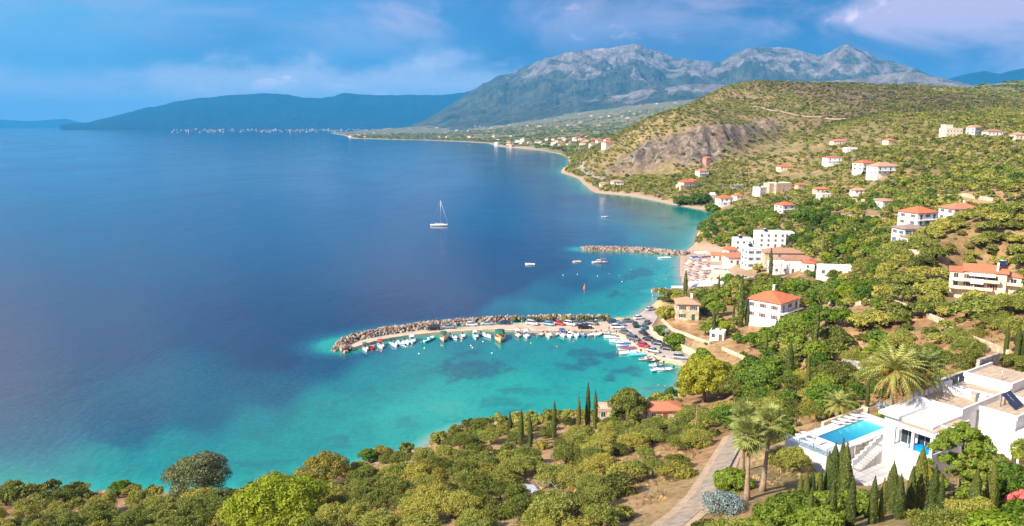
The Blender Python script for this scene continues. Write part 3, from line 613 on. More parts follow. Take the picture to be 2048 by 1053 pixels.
# ---------------------------------------------------------------- building materials
def tiles(name, col, var=.35):
    m = MT(name, .85, .2); tcn = m.n('ShaderNodeTexCoord').outputs['Object']
    n = m.noise(1.1, 6, .7, 0, tcn); w = m.n('ShaderNodeTexWave', wave_type='BANDS', bands_direction='DIAGONAL'); w.inputs['Scale'].default_value = 1.3; w.inputs['Distortion'].default_value = .6
    m.L.new(tcn, w.inputs[0]); d = tuple(c*(1-var) for c in col); l = tuple(min(1, c*(1+var*.6)) for c in col)
    c = m.ramp(n, [(.3, d), (.5, col), (.7, l)]); oi = m.n('ShaderNodeObjectInfo'); c = m.mix(m.math('MULTIPLY', oi.outputs['Random'], .5), c, (.50, .30, .20)); c = m.mix(m.ramp(w.outputs[1], [(.2, .35), (.6, 0.0)]), c, tuple(q*.55 for q in col)); m.base(c); m.bump(w.outputs[1], .5, .08)
    MATS[name] = m.m; return m.m
T_RED = tiles('terracotta_tiles', (.66, .17, .065)); T_PALE = tiles('weathered_tiles', (.56, .34, .19)); T_BROWN = tiles('brown_tiles', (.40, .21, .13)); T_GREY = tiles('grey_brown_tiles', (.34, .26, .215))
W_WHITE = paint('white_plaster', (.80, .79, .76), .8, .12, .8); W_CREAM = paint('cream_plaster', (.76, .66, .50), .85, .15, .7); W_TAN = paint('tan_plaster', (.60, .45, .31), .9, .2, .7)
W_PINK = paint('rose_plaster', (.62, .28, .22), .85, .15, .7); W_BLUE = paint('pale_blue_plaster', (.55, .66, .74), .8, .1, .8); W_CONC = paint('bare_concrete', (.42, .38, .33), .95, .25, 1.2)
def stone(name, c1, c2, c3, sc=1.4):
    m = MT(name, .95, .15); tcn = m.n('ShaderNodeTexCoord').outputs['Object']; v = m.n('ShaderNodeTexVoronoi'); v.inputs['Scale'].default_value = sc; m.L.new(tcn, v.inputs['Vector'])
    sp = m.n('ShaderNodeSeparateColor'); m.L.new(v.outputs['Color'], sp.inputs[0]); c = m.ramp(sp.outputs[0], [(.1, c1), (.5, c2), (.9, c3)])
    e = m.n('ShaderNodeTexVoronoi', feature='DISTANCE_TO_EDGE'); e.inputs['Scale'].default_value = sc; m.L.new(tcn, e.inputs['Vector'])
    m.base(m.mix(m.ramp(e.outputs['Distance'], [(.02, .6), (.09, 0.0)]), c, tuple(q*.5 for q in c1))); m.bump(e.outputs['Distance'], .6, .06); MATS[name] = m.m; return m.m
W_STONE = stone('stone_wall', (.56, .42, .27), (.72, .58, .40), (.80, .68, .52)); W_GSTONE = stone('grey_stone', (.30, .26, .22), (.46, .40, .33), (.60, .54, .46), 2.2)
GLASS = paint('window_glass', (.035, .05, .065), .12, .3, 2, .5); SH_GREEN = paint('green_shutter', (.03, .12, .07), .6, .2); SH_BROWN = paint('brown_shutter', (.24, .10, .045), .6, .2); SH_BLUE = paint('blue_shutter', (.06, .16, .30), .6, .2)
TRIM = paint('white_trim', (.82, .82, .80), .6, .06); METAL = paint('dark_metal', (.05, .05, .055), .5, .2); STEEL = paint('light_metal', (.55, .56, .57), .4, .1, 2, .5, .6); WOOD = paint('weathered_wood', (.30, .20, .12), .85, .35, 3)

def slabs(name, col, size):
    m = MT(name, .8, .2); tcn = m.n('ShaderNodeTexCoord').outputs['Object']; b = m.n('ShaderNodeTexBrick'); b.offset = 0; b.inputs['Scale'].default_value = 1/size; b.inputs['Mortar Size'].default_value = .035; b.inputs['Brick Width'].default_value = 1; b.inputs['Row Height'].default_value = 1; m.L.new(tcn, b.inputs['Vector'])
    b.inputs['Color1'].default_value = tuple(c*1.08 for c in col)+(1,); b.inputs['Color2'].default_value = tuple(c*.86 for c in col)+(1,); b.inputs['Mortar'].default_value = tuple(c*.45 for c in col)+(1,)
    m.base(m.mix(m.ramp(m.noise(.9, 6, .7, 0, tcn), [(.4, .0), (.75, .5)]), b.outputs[0], tuple(c*.6 for c in col))); MATS[name] = m.m; return m.m
TILEFL = slabs('terrace_tiles', (.56, .43, .30), .8); PAVE = slabs('grey_paving', (.52, .50, .48), 1.1); SOLAR = paint('solar_glass', (.02, .03, .06), .15, .2, 3, .5)
FABW = paint('white_canvas', (.78, .77, .74), .8, .1, 1.2); FABR = paint('red_canvas', (.62, .05, .06), .8, .15, 1.5); FABG = paint('green_canvas', (.012, .17, .12), .8, .15, 1.5); FABB = paint('blue_canvas', (.03, .11, .42), .8, .15, 1.5)
FABT = paint('straw_thatch', (.46, .31, .24), .95, .3, 4)
_win = {}
def window_mesh(w, h, sh, arch=False):
    k = (w, h, sh.name if sh else '', arch)
    if k in _win: return _win[k]
    fr = MB(); t = .07
    fr.box(-w/2-t, -.05, -t, -w/2, .0, h+t).box(w/2, -.05, -t, w/2+t, 0, h+t).box(-w/2, -.05, h, w/2, 0, h+t).box(-w/2-.05, -.09, -t-.05, w/2+.05, 0, 0).box(-.025, -.035, 0, .025, 0, h)
    gl = MB().box(-w/2, -.02, 0, w/2, .0, h); s_ = MB()
    if sh:
        s_.box(0, -.06, -.02, w*.5, -.015, h+.02)
    a = (fr.mesh('window_frame'), gl.mesh('pane'), s_.mesh('shutter') if sh else None)
    a[0].materials.append(TRIM); a[1].materials.append(GLASS)
    if sh: a[2].materials.append(sh)
    _win[k] = a; return a
def add_window(root, x, y, z, rot, w=1.0, h=1.25, sh=None):
    fr, gl, s_ = window_mesh(w, h, sh); o = link('window', fr, None, root, (x, y, z), rot); link('pane', gl, None, o)
    if s_: link('shutter', s_, None, o, (w/2+.09, 0, 0)); link('shutter', s_, None, o, (-w/2-.09-w*.5, 0, 0))
    return o
def balcony(root, x0, x1, y0, y1, z, mat, solid=False, name='balcony'):
    """slab from (x0,y0) to (x1,y1), railing along the outer (-y) edge and sides"""
    b = MB().box(x0, y0, z-.18, x1, y1, z).build(name, mat, root); r = MB()
    if solid: r.box(x0, y0, z, x1, y0+.12, z+.9).box(x0, y0+.12, z, x0+.12, y1-.02, z+.9).box(x1-.12, y0+.12, z, x1, y1-.02, z+.9)
    else:
        r.box(x0, y0, z+.85, x1, y0+.06, z+.92).box(x0, y0+.06, z+.85, x0+.06, y1-.02, z+.92).box(x1-.06, y0+.06, z+.85, x1, y1-.02, z+.92)
        n = int((x1-x0)/.5)
        for i in range(n+1):
            q = x0+(x1-x0-.04)*i/n; r.box(q, y0+.01, z, q+.04, y0+.05, z+.85)
    r.build('railing', mat if solid else METAL, b); return b
def roof_mesh(w, d, z, kind, pitch=.42, ov=.5, x0=0, y0=0, th=.18):
    mb = MB(); a, b = w/2+ov, d/2+ov; h = min(a, b)*pitch
    if kind == 'hip':
        if w >= d: r1, r2 = (-(a-b), 0), (a-b, 0)
        else: r1, r2 = (0, -(b-a)), (0, b-a)
        e = [(-a, -b), (a, -b), (a, b), (-a, b)]
        v = [(p[0]+x0, p[1]+y0, z) for p in e]+[(p[0]+x0, p[1]+y0, z+th) for p in e]+[(r1[0]+x0, r1[1]+y0, z+th+h), (r2[0]+x0, r2[1]+y0, z+th+h)]
        f = [(3, 2, 1, 0), (0, 1, 5, 4), (1, 2, 6, 5), (2, 3, 7, 6), (3, 0, 4, 7)]
        f += [(4, 5, 9, 8), (5, 6, 9), (6, 7, 8, 9), (7, 4, 8)] if w >= d else [(4, 5, 8), (5, 6, 9, 8), (6, 7, 9), (7, 4, 8, 9)]
        mb.add(v, f)
    elif kind == 'gable':
        v = [(-a+x0, -b+y0, z), (a+x0, -b+y0, z), (a+x0, b+y0, z), (-a+x0, b+y0, z), (-a+x0, -b+y0, z+th), (a+x0, -b+y0, z+th), (a+x0, b+y0, z+th), (-a+x0, b+y0, z+th), (-a+x0, y0, z+th+h), (a+x0, y0, z+th+h)]
        mb.add(v, [(3, 2, 1, 0), (0, 1, 5, 4), (2, 3, 7, 6), (4, 5, 9, 8), (6, 7, 8, 9), (1, 2, 6, 9, 5), (3, 0, 4, 8, 7)])
    elif kind == 'shed':
        v = [(-a+x0, -b+y0, z), (a+x0, -b+y0, z), (a+x0, b+y0, z+.2), (-a+x0, b+y0, z+.2), (-a+x0, -b+y0, z+th), (a+x0, -b+y0, z+th), (a+x0, b+y0, z+th+h*.7), (-a+x0, b+y0, z+th+h*.7)]
        mb.add(v, [(3, 2, 1, 0), (4, 5, 6, 7), (0, 1, 5, 4), (1, 2, 6, 5), (2, 3, 7, 6), (3, 0, 4, 7)])
    else:
        mb.box(-w/2-.08+x0, -d/2-.08+y0, z, w/2+.08+x0, d/2+.08+y0, z+.22); p = .16
        for q in ((-w/2-.08, -d/2-.08, w/2+.08, -d/2+p), (-w/2-.08, d/2-p, w/2+.08, d/2+.08), (-w/2-.08, -d/2+p, -w/2+p, d/2-p), (w/2-p, -d/2+p, w/2+.08, d/2-p)): mb.box(q[0]+x0, q[1]+y0, z+.22, q[2]+x0, q[3]+y0, z+.62)
    return mb
def house(label, uv, w, d, floors=2, rz=0, wall=None, roof='hip', rmat=None, sh=None, fh=2.9, bal=0, cols=None, chim=0, r=None, ann=None, name='house', dz=0, cat='house', group=None, far=False, pitch=.42, clear=1, loc=None):
    p = loc if loc is not None else (Pr(uv[0], uv[1], r) if r else G(uv[0], uv[1])); rz = R(rz); wall = wall or W_WHITE; rmat = rmat or T_RED
    if r and loc is None: p.z = max(Z_at(p.x, p.y), p.z-2)
    c = Vector((p.x-math.sin(rz)*d/2, p.y+math.cos(rz)*d/2, p.z+dz)); c.z = max(c.z, Z_at(c.x, c.y)-1.2)
    t = thing(name, label, cat, c, rz, group); H_ = floors*fh
    MB().box(-w/2, -d/2, -4, w/2, d/2, H_).build('wall', wall, t)
    ro = roof_mesh(w, d, H_+.003, roof, pitch).build('roof', rmat if roof != 'flat' else (TILEFL if rmat is T_RED else rmat), t)
    if roof == 'flat': ro.data.materials.clear(); ro.data.materials.append(wall if rmat is T_RED else rmat)
    if chim:
        cx = w*.22; MB().box(cx-.35, d*.1-.3, H_, cx+.35, d*.1+.3, H_+min(w, d)*.21+1.1).box(cx-.45, d*.1-.4, H_+min(w, d)*.21+1.1, cx+.45, d*.1+.4, H_+min(w, d)*.21+1.25).build('chimney', TRIM, ro)
    nx = cols or max(2, int(w/3)); ny = max(1, int(d/3.4))
    for f in range(floors):
        z = f*fh+.95
        for i in range(nx):
            x = -w/2+w*(i+.5)/nx
            if f == 0 and i == nx//2 and not far:
                dr = MB().box(-.5, -.06, 0, .5, 0, 2.1).build('door', sh or SH_BROWN, t, loc=(x, -d/2-.002, .02)); MB().box(.34, -.1, 1.0, .42, -.06, 1.1).build('handle', STEEL, dr); continue
            if bal and f > 0 and i % 2 == 0: add_window(t, x, -d/2-.002, f*fh+.12, 0, 1.2, 2.05, None)
            else: add_window(t, x, -d/2-.002, z, 0, 1.0, 1.2, sh)
        for i in range(ny):
            y = -d/2+d*(i+.5)/ny; add_window(t, -w/2-.002, y, z, -math.pi/2, .95, 1.15, sh)
            if not far: add_window(t, w/2+.002, y, z, math.pi/2, .95, 1.15, sh)
    if roof == 'flat' and w > 6 and floors > 1:
        q = MB().add([(-w*.2, 0, H_+.5), (-w*.2+1.9, 0, H_+.5), (-w*.2+1.9, 1.3, H_+1.6), (-w*.2, 1.3, H_+1.6), (-w*.2, -.08, H_+.58), (-w*.2+1.9, -.08, H_+.58), (-w*.2+1.9, 1.22, H_+1.68), (-w*.2, 1.22, H_+1.68)], [(3, 2, 1, 0), (4, 5, 6, 7), (0, 1, 5, 4), (1, 2, 6, 5), (2, 3, 7, 6), (3, 0, 4, 7)]).build('solar_panel', SOLAR, t)
        MB().tube([(-w*.2, 1.5, H_+1.75), (-w*.2+1.9, 1.5, H_+1.75)], .28, 8).box(-w*.2+.1, 1.3, H_+.2, -w*.2+.2, 1.6, H_+1.6).box(-w*.2+1.7, 1.3, H_+.2, -w*.2+1.8, 1.6, H_+1.6).build('water_tank', STEEL, q)
    if bal:
        for f in range(1, floors): balcony(t, -w/2-(.9 if bal > 1 else 0), w/2, -d/2-1.5, -d/2-.004, f*fh+.05, TRIM if wall is not W_CREAM else W_CREAM, bal > 2)
    if ann:      # lower wing: (x, y, w, d, h, rooftype)
        for (ax, ay, aw, ad, ah, rt) in ann:
            wg = MB().box(ax-aw/2, ay-ad/2, -4, ax+aw/2, ay+ad/2, ah).build('wing', wall, t)
            q = roof_mesh(aw, ad, ah+.003, rt, pitch, .35, ax, ay).build('wing_roof', rmat if rt != 'flat' else wall, wg)
            if ay-ad/2 < -d/2-.3: add_window(t, ax, ay-ad/2-.002, 1.0, 0, 1.1, 1.2, sh)
            if ax-aw/2 < -w/2-.3: add_window(t, ax-aw/2-.002, ay, 1.0, -math.pi/2, 1.1, 1.2, sh)
    if clear == 2: EXCL.append((c.x, c.y, max(w, d)*.45))
    elif clear:
        dd = math.hypot(c.x, c.y); rad = max(w, d)*.62; EXCL.append((c.x, c.y, rad))
        for k in (1, 2): EXCL.append((c.x-c.x/dd*(rad*.5+k*3.5), c.y-c.y/dd*(rad*.5+k*3.5), rad*.7))
    return t
# ---- the village and the near buildings
house('two storey stone house with pale tiled hip roof and green shutters above the harbour', (1375, 641), 7.2, 7.5, 2, -6, W_STONE, 'hip', T_PALE, SH_GREEN, 2.7, 0, 2, 1)
house('white two storey house with wide red hip roof and balcony among trees', (1578, 640), 12.5, 11.5, 2, 44, W_WHITE, 'hip', T_RED, SH_BROWN, 3.0, 2, 3, 1, pitch=.36)
house('large white flat roofed block at the top of the beach village', (1543, 497), 13.5, 10, 3, -4, W_WHITE, 'flat', fh=2.4, cols=4, sh=None, ann=[(9, 1, 5, 7, 7, 'flat')])
house('tall narrow white flat roofed house beside the cypress in the village', (1508, 538), 6.5, 8, 3, 4, W_WHITE, 'flat', fh=3.0, cols=2, sh=SH_BLUE)
house('low white house with thin red tiled edge behind the beach', (1475, 530), 9, 7, 1, 6, W_WHITE, 'shed', T_RED, None, 3.4)
house('white flat roofed house with dark doorway left of the large white block', (1487, 502), 9, 8, 2, -5, W_WHITE, 'flat', fh=2.7)
house('small white hut with red gabled roof at the left edge of the village', (1465, 512), 4.6, 5, 1, 20, W_WHITE, 'gable', T_RED, None, 2.8)
house('long tan stone house with red hip roof below the large white block', (1567, 531), 16.5, 7.5, 2, -3, W_TAN, 'hip', T_BROWN, None, 2.7, 0, 4)
house('low stone wing with weathered tile roof in front of the long tan house', (1598, 534), 12.5, 6, 1, -8, W_TAN, 'hip', T_BROWN, None, 3.0)
house('long white walled building with flat pale roof terrace in the village', (1577, 548), 13.5, 8, 1, -3, W_WHITE, 'flat', fh=3.6)
house('tiny white house with orange tiled gable beside the white roof terrace', (1630, 540), 5, 5, 1, 60, W_WHITE, 'gable', T_RED, None, 3.0)
house('long low white building with plain walls at the right end of the village', (1672, 553), 12, 5, 1, -12, W_WHITE, 'flat', fh=3.0)
house('low beach house with orange tiled roof behind the parasols', (1440, 522), 9, 5, 1, -25, W_CREAM, 'gable', T_RED, None, 2.6)
house('tan flat roofed beach bar beside the parasols', (1443, 563), 7, 6, 1, -5, W_CREAM, 'flat', fh=3.2, cols=2)
house('small white flat roofed hut among dry shrubs below the stone house', (1433, 682), 4.2, 3.4, 1, -25, W_WHITE, 'flat', fh=2.4, cols=2)
house('small rough stone hut with flat roof left of the date palms', (1706, 757), 4.8, 3.6, 1, -28, W_GSTONE, 'flat', W_GSTONE, fh=2.0, cols=2)
house('shore pavilion with wide red hip tiled roof behind the olive trees', (1330, 838), 7.6, 5, 1, 3, W_STONE, 'hip', T_RED, None, 2.7, 0, 3, pitch=.3, clear=2, dz=-.8)
house('low stone shed with pinkish flat roof beside the pointed cypresses at the shore', (1216, 842), 4.5, 4, 1, 4, W_STONE, 'flat', W_TAN, fh=2.3, cols=2)
# ---- the hillside to the right
house('three storey white house with red roof, first of the pair on the terraces', (1852, 470), 11, 9.5, 3, 22, W_WHITE, 'hip', T_RED, SH_BROWN, 2.7, 2, 3, r=345)
house('three storey white house with arched lower windows and red roof, second of the pair', (1930, 464), 12, 9, 3, 8, W_WHITE, 'hip', T_RED, SH_BROWN, 2.6, 2, 4, 1, r=360)
house('pale blue and white house with small red roof beside the pair of tall houses', (1984, 452), 8, 7, 2, 12, W_BLUE, 'hip', T_RED, None, 2.8, 1, 2, ann=[(7.5, 1, 8, 6, 2.8, 'flat')], r=380)
house('cream two level house with grey brown hip roofs in the trees', (1829, 492), 9, 7, 2, 10, W_CREAM, 'hip', T_GREY, SH_BLUE, 2.8, 0, 3, ann=[(1.5, -4.5, 13, 4.5, 2.8, 'shed')], r=305, pitch=.3)
house('small white house with red roof and balcony above the bright green tree', (1577, 428), 10, 8, 2, 22, W_WHITE, 'hip', T_RED, SH_BLUE, 2.8, 1, 2)
house('white coastal house with orange roof stepping down to the little bay', (1453, 411), 12, 9, 2, 12, W_WHITE, 'hip', T_RED, SH_BROWN, 2.9, 2, 3, ann=[(-3, -6, 9, 4, 2.2, 'flat')])
house('tiny white chapel with pointed gable above the little bay', (1426, 398), 3.6, 5, 1, 0, W_WHITE, 'gable', W_WHITE, None, 3.2, cols=2, pitch=.9)
house('small white house with red roof just right of the stepping coastal house', (1480, 399), 7, 7, 1, 20, W_WHITE, 'hip', T_RED, None, 3.0)
house('terraced row of cream houses with red tiled edges on the slope above the bay', (1378, 378), 14, 9, 2, 28, W_CREAM, 'gable', T_RED, None, 3.2, 1, 4, ann=[(9.5, 2, 8, 8, 7.6, 'hip'), (-9, -2, 6, 7, 3.5, 'flat')])
house('white two storey house with red roof edge above the terraced row', (1408, 353), 12, 9, 2, 20, W_WHITE, 'hip', T_RED, None, 3.0, 1)
house('narrow rose and white three storey house, topmost on the coastal slope', (1417, 331), 8, 8, 3, 24, W_PINK, 'hip', T_RED, None, 3.0, 0, 3)
house('angular white house with square dark windows on the hill slope', (1529, 390), 11, 8, 2, 30, W_WHITE, 'flat', fh=2.9, ann=[(7, 2, 6, 7, 4, 'flat')])
house('broad tan block with pale flat roof beside the angular white house', (1567, 384), 15, 12, 2, 18, W_TAN, 'flat', W_CREAM, fh=3.4, cols=3, ann=[(-9, 1, 6, 8, 6.5, 'flat')])
house('small orange roofed house just right of the broad tan block', (1604, 377), 7, 6, 1, 10, W_TAN, 'hip', T_RED, None, 2.9)
house('single storey house with wide orange hip roof among hillside olives', (1573, 340), 13, 10, 1, 8, W_CREAM, 'hip', T_RED, None, 3.0)
house('white two storey box house with thin red roof above a long retaining wall', (1669, 329), 14.5, 10, 2, 8, W_WHITE, 'hip', T_RED, None, 3.2, 1, 3, pitch=.2, ann=[(4, -8, 24, 6, .6, 'flat')])
house('white two storey house with bright red hip roof on the upper hillside', (1737, 342), 13, 10, 2, 26, W_WHITE, 'hip', T_RED, SH_BROWN, 3.0, 1, 3)
house('wide white house with tan hip roof right of the bright red one', (1775, 350), 17, 11, 2, 14, W_WHITE, 'hip', T_PALE, None, 2.9, 1, 4, ann=[(12, 0, 7, 8, 3, 'flat')])
house('little white flat roofed house alone above the box house', (1704, 303), 12, 8, 1, 5, W_WHITE, 'flat', fh=3.2)
house('low cream house with orange hip roof high on the olive slope', (1681, 288), 16, 9, 1, 6, W_CREAM, 'hip', T_RED, None, 3.0)
house('small cream house with orange roof and pale front on the upper olive slope', (1784, 288), 10, 8, 1, 20, W_CREAM, 'hip', T_RED, None, 3.6)
house('pale stone castle like house of stacked flat blocks near the ridge', (1908, 276), 16, 10, 2, 6, W_CREAM, 'flat', W_CREAM, fh=3.4, ann=[(-3, 2, 7, 7, 10, 'flat')], r=800)
house('white and blue house right of the stacked stone house near the ridge', (1954, 277), 9, 8, 2, 30, W_WHITE, 'gable', T_PALE, SH_BLUE, 3.0, r=800)
house('long low white house with brown roof at the end of the ridge row', (1990, 277), 14, 8, 1, 5, W_WHITE, 'hip', T_BROWN, None, 3.2, r=790)
house('low house with pale roof cut by the right picture edge near the ridge', (2043, 273), 10, 8, 1, 5, W_CREAM, 'hip', T_PALE, None, 3.2, r=760)
house('small white and tan house at the end of the tan yard wall', (1775, 411), 7, 6, 1, 20, W_WHITE, 'shed', T_PALE, None, 3.6, r=470)
house('low white cottage in the olives above the tan yard wall', (1722, 389), 9, 6, 1, 8, W_WHITE, 'hip', T_PALE, None, 2.6)
house('low house with orange roof hidden in olives left of the tan yard wall', (1645, 386), 10, 6, 1, 4, W_CREAM, 'hip', T_RED, None, 2.7)
house('small white cottage below the orange roofed house in the olives', (1652, 397), 8, 6, 1, 15, W_WHITE, 'flat', fh=2.7)
house('white seaside house with red tiled porch on the small headland', (1237, 375), 12, 9, 2, 14, W_WHITE, 'hip', T_PALE, SH_BROWN, 3.0, 1, 3)
house('small white seaside house behind dark trees on the small headland', (1207, 374), 8, 7, 1, 0, W_WHITE, 'hip', T_PALE, None, 3.4)
# unfinished concrete frame
p = G(1476, 383); t = thing('concrete_frame', 'unfinished concrete building frame with bare columns behind the coastal houses', 'building', p, R(12))
MB().box(-6, -4, -3, 6, 4, .2).box(-6, -4, 2.9, 6, 4, 3.15).box(-6, -4, 5.9, 6, 4, 6.1).build('slab', W_CONC, t)
for i in range(4):
    for j in (-3.7, 3.7): MB().box(-5.7+i*3.7, j-.15, .2, -5.4+i*3.7, j+.15, 7.2).build('column', W_CONC, t)
EXCL.append((p.x, p.y, 9))
# the big balcony house at the right edge
p = Pr(1968, 566, 216); p.z = Z_at(p.x, p.y)+3.0; FS = .68
t = thing('house', 'big cream house with orange roofs, stacked balconies and a solar panel on the right slope', 'house', p, R(-30)); t.scale = (FS, FS, FS)
MB().box(-6.5, -4, -6, 6.5, 5, 6.2).build('wall', W_CREAM, t)
ro = roof_mesh(13, 9, 6.203, 'gable', .42, .6, 0, .5).build('roof', T_RED, t)
MB().box(3.2, -3.4, 6.2, 3.9, -2.7, 10).build('chimney', W_CREAM, ro)
wg = MB().box(6.5, -2, -6, 11, 4, 5.0).build('wing', W_CREAM, t); roof_mesh(4.6, 6.2, 5.003, 'hip', .4, .4, 8.8, 1).build('wing_roof', T_RED, wg)
wg = MB().box(-11, -3, -6, -6.5, 3.5, 5.6).build('wing', W_CREAM, t); roof_mesh(4.5, 6.5, 5.603, 'shed', .4, .4, -8.8, .2).build('wing_roof', T_RED, wg)
balcony(t, -11, 2.5, -6.2, -4.004, 0.1, W_CREAM, True); balcony(t, -10.5, 4.5, -6.0, -4.004, 3.0, W_CREAM, True); balcony(t, 6.7, 11.4, -4.2, -2.004, 2.4, W_CREAM, True)
for x in (-9, -5, -1.6, 2.4):
    for z in (.15, 3.1): add_window(t, x, (-4 if x > -6.5 else -3)-.003, z, 0, 1.4, 2.0, SH_BROWN if x > -6 else None)
add_window(t, 8.7, -2.003, 2.6, 0, 1.8, 1.7); add_window(t, 6.503, -3, .3, math.pi/2, 1.0, 1.6)
MB().add([(-5, -7.2, 5.1), (3, -7.2, 5.1), (3, -4, 5.7), (-5, -4, 5.7), (-5, -7.2, 5.2), (3, -7.2, 5.2), (3, -4, 5.8), (-5, -4, 5.8)], [(3, 2, 1, 0), (4, 5, 6, 7), (0, 1, 5, 4), (1, 2, 6, 5), (2, 3, 7, 6), (3, 0, 4, 7)]).build('awning', FABW, t)
MB().add([(-4.5, -7.0, 2.3), (-.5, -7.0, 2.3), (-.5, -6.2, 4.0), (-4.5, -6.2, 4.0), (-4.5, -7.05, 2.35), (-.5, -7.05, 2.35), (-.5, -6.25, 4.05), (-4.5, -6.25, 4.05)], [(3, 2, 1, 0), (4, 5, 6, 7), (0, 1, 5, 4), (1, 2, 6, 5), (2, 3, 7, 6), (3, 0, 4, 7)]).build('awning', FABW, t)
sp = MB().add([(3.8, -2.5, 8.6), (6.0, -2.5, 8.6), (6.0, -.8, 10.4), (3.8, -.8, 10.4), (3.8, -2.6, 8.7), (6.0, -2.6, 8.7), (6.0, -.9, 10.5), (3.8, -.9, 10.5)], [(3, 2, 1, 0), (4, 5, 6, 7), (0, 1, 5, 4), (1, 2, 6, 5), (2, 3, 7, 6), (3, 0, 4, 7)]).build('solar_panel', SOLAR, t)
MB().tube([(3.8, -.7, 10.5), (6.0, -.7, 10.5)], .3, 10).build('water_tank', STEEL, sp)
MB().box(3.9, -.9, 7.6, 4.0, -.8, 10.3).box(5.8, -.9, 7.6, 5.9, -.8, 10.3).build('rack', METAL, sp)
for q in (0, 6, 13, 20): EXCL.append((p.x-p.x/215*q, p.y-p.y/215*q, 8.5-q*.1))
# free standing walls
def wall_px(label, pts, h, th, mat, name='stone_wall', cat='wall', up=0):
    P = []
    for a, b in zip(pts[:-1], pts[1:]):
        for i in range(6): P.append(G(a[0]+(b[0]-a[0])*i/6, a[1]+(b[1]-a[1])*i/6))
    P.append(G(*pts[-1])); mb = MB()
    for a, b in zip(P[:-1], P[1:]):
        d = Vector((b.x-a.x, b.y-a.y, 0)); 
        if d.length < .05 or d.length > 60: continue
        n = Vector((-d.y, d.x, 0)).normalized()*th/2; za, zb = Z_at(a.x, a.y), Z_at(b.x, b.y)
        mb.prism([(a.x-n.x, a.y-n.y), (b.x-n.x, b.y-n.y), (b.x+n.x, b.y+n.y), (a.x+n.x, a.y+n.y)], [za-1.5, zb-1.5, zb-1.5, za-1.5], [za+h, zb+h, zb+h, za+h])
    return tag(mb.build(name, mat), label, cat)
wall_px('long tan plastered yard wall among hillside olives', [(1683, 405), (1706, 407), (1731, 410)], 3.4, .4, W_TAN, 'yard_wall')
wall_px('low dry stone wall curving below the stone house with green shutters', [(1322, 640), (1345, 662), (1380, 675), (1420, 690)], .9, .5, W_STONE)
wall_px('ochre stone retaining wall along the inland side of the harbour road', [(1300, 660), (1312, 675), (1335, 690), (1365, 700), (1392, 712)], 1.6, .6, W_STONE, 'retaining_wall')
wall_px('dry stone terrace wall crossing the bare ground right of the white hut', [(1445, 700), (1480, 715), (1510, 730)], .9, .5, W_STONE)
wall_px('dry stone terrace wall on the bare orange slope at the right', [(1765, 600), (1830, 625), (1900, 655)], 1.1, .5, W_STONE)
wall_px('short terrace wall low on the bare orange slope at the right', [(1900, 665), (1960, 690), (2020, 715)], 1.1, .5, W_STONE)
wall_px('low stone wall along the villa side of the lane', [(1490, 876), (1474, 905), (1458, 935), (1440, 968)], .45, .35, W_GSTONE)
wall_px('long terrace wall under the olives left of the bare orange slope', [(1640, 604), (1700, 614), (1752, 604)], .9, .5, W_STONE)
wall_px('terrace wall above the small rough stone hut', [(1660, 716), (1710, 726), (1765, 722)], .9, .5, W_STONE)
wall_px('terrace wall in the valley beside the tall slim cypress', [(1500, 748), (1550, 764), (1590, 782)], .8, .5, W_STONE)
wall_px('upper terrace wall behind the pair of three storey houses', [(1870, 396), (1930, 394), (1990, 404)], 1.6, .6, W_STONE)
wall_px('ochre terrace bank wall under the cream two level house', [(1760, 512), (1800, 506), (1840, 510)], 1.4, .6, W_STONE)
# ---- houses too far to show their parts
def farhouse(u, v, w, d, h, rz, wall, rmat, label, group, r=None):
    p = Pr(u, v, r) if r else G(u, v, 600)
    if not r and u < 1100 and math.hypot(p.x, p.y) < 1900: return
    if not r and v < 280 and math.hypot(p.x, p.y) < 2300: return
    if Z_at(p.x, p.y) < .6: return
    if r: p.z = Z_at(p.x, p.y)
    t = thing('house', label, 'house', (p.x, p.y, p.z), R(rz), group)
    MB().box(-w/2, -d/2, -6, w/2, d/2, h).build('wall', wall, t); roof_mesh(w, d, h+.01, 'hip', .45, .7).build('roof', rmat, t)
    EXCL.append((p.x, p.y, w*.8)); dd = math.hypot(p.x, p.y); EXCL.append((p.x-p.x/dd*12, p.y-p.y/dd*12, w*.7))
rr = random.Random(5)
for i, (u, v) in enumerate([(1188, 281), (1186, 292), (1199, 285), (1215, 292), (1216, 284), (1143, 286), (1150, 281), (1165, 290), (1122, 292), (1108, 288)]):
    farhouse(u, v+2, 15, 11, 6.5, rr.uniform(-30, 30), W_WHITE, T_RED, 'white house with red roof in the cluster on the slope behind the brown headland', 'white and red houses behind the headland')
for i in range(34):
    u = rr.uniform(990, 1180); v = rr.uniform(272, 297)-(1180-u)*.01
    farhouse(u, v, rr.uniform(12, 20), 11, rr.uniform(5, 8), rr.uniform(-40, 40), rr.choice([W_WHITE, W_CREAM, W_CREAM, W_TAN]), rr.choice([T_RED, T_PALE, W_CREAM]), 'distant house by the shore of the far coastal plain', 'distant houses near the far shore')
for i in range(60):
    u = rr.uniform(700, 1360); v = rr.uniform(226, 282); vmax = 276-max(0, u-1000)*.10; vmin = 266-(u-700)*.095
    v = vmin+(vmax-vmin)*rr.random()
    farhouse(u, v, rr.uniform(16, 30), 12, rr.uniform(5, 8), rr.uniform(-40, 40), rr.choice([W_CREAM, W_TAN, W_CREAM]), rr.choice([T_RED, T_PALE, T_PALE]), 'tiny distant house scattered on the far coastal plain', 'tiny distant houses on the coastal plain')
mb = MB(); 
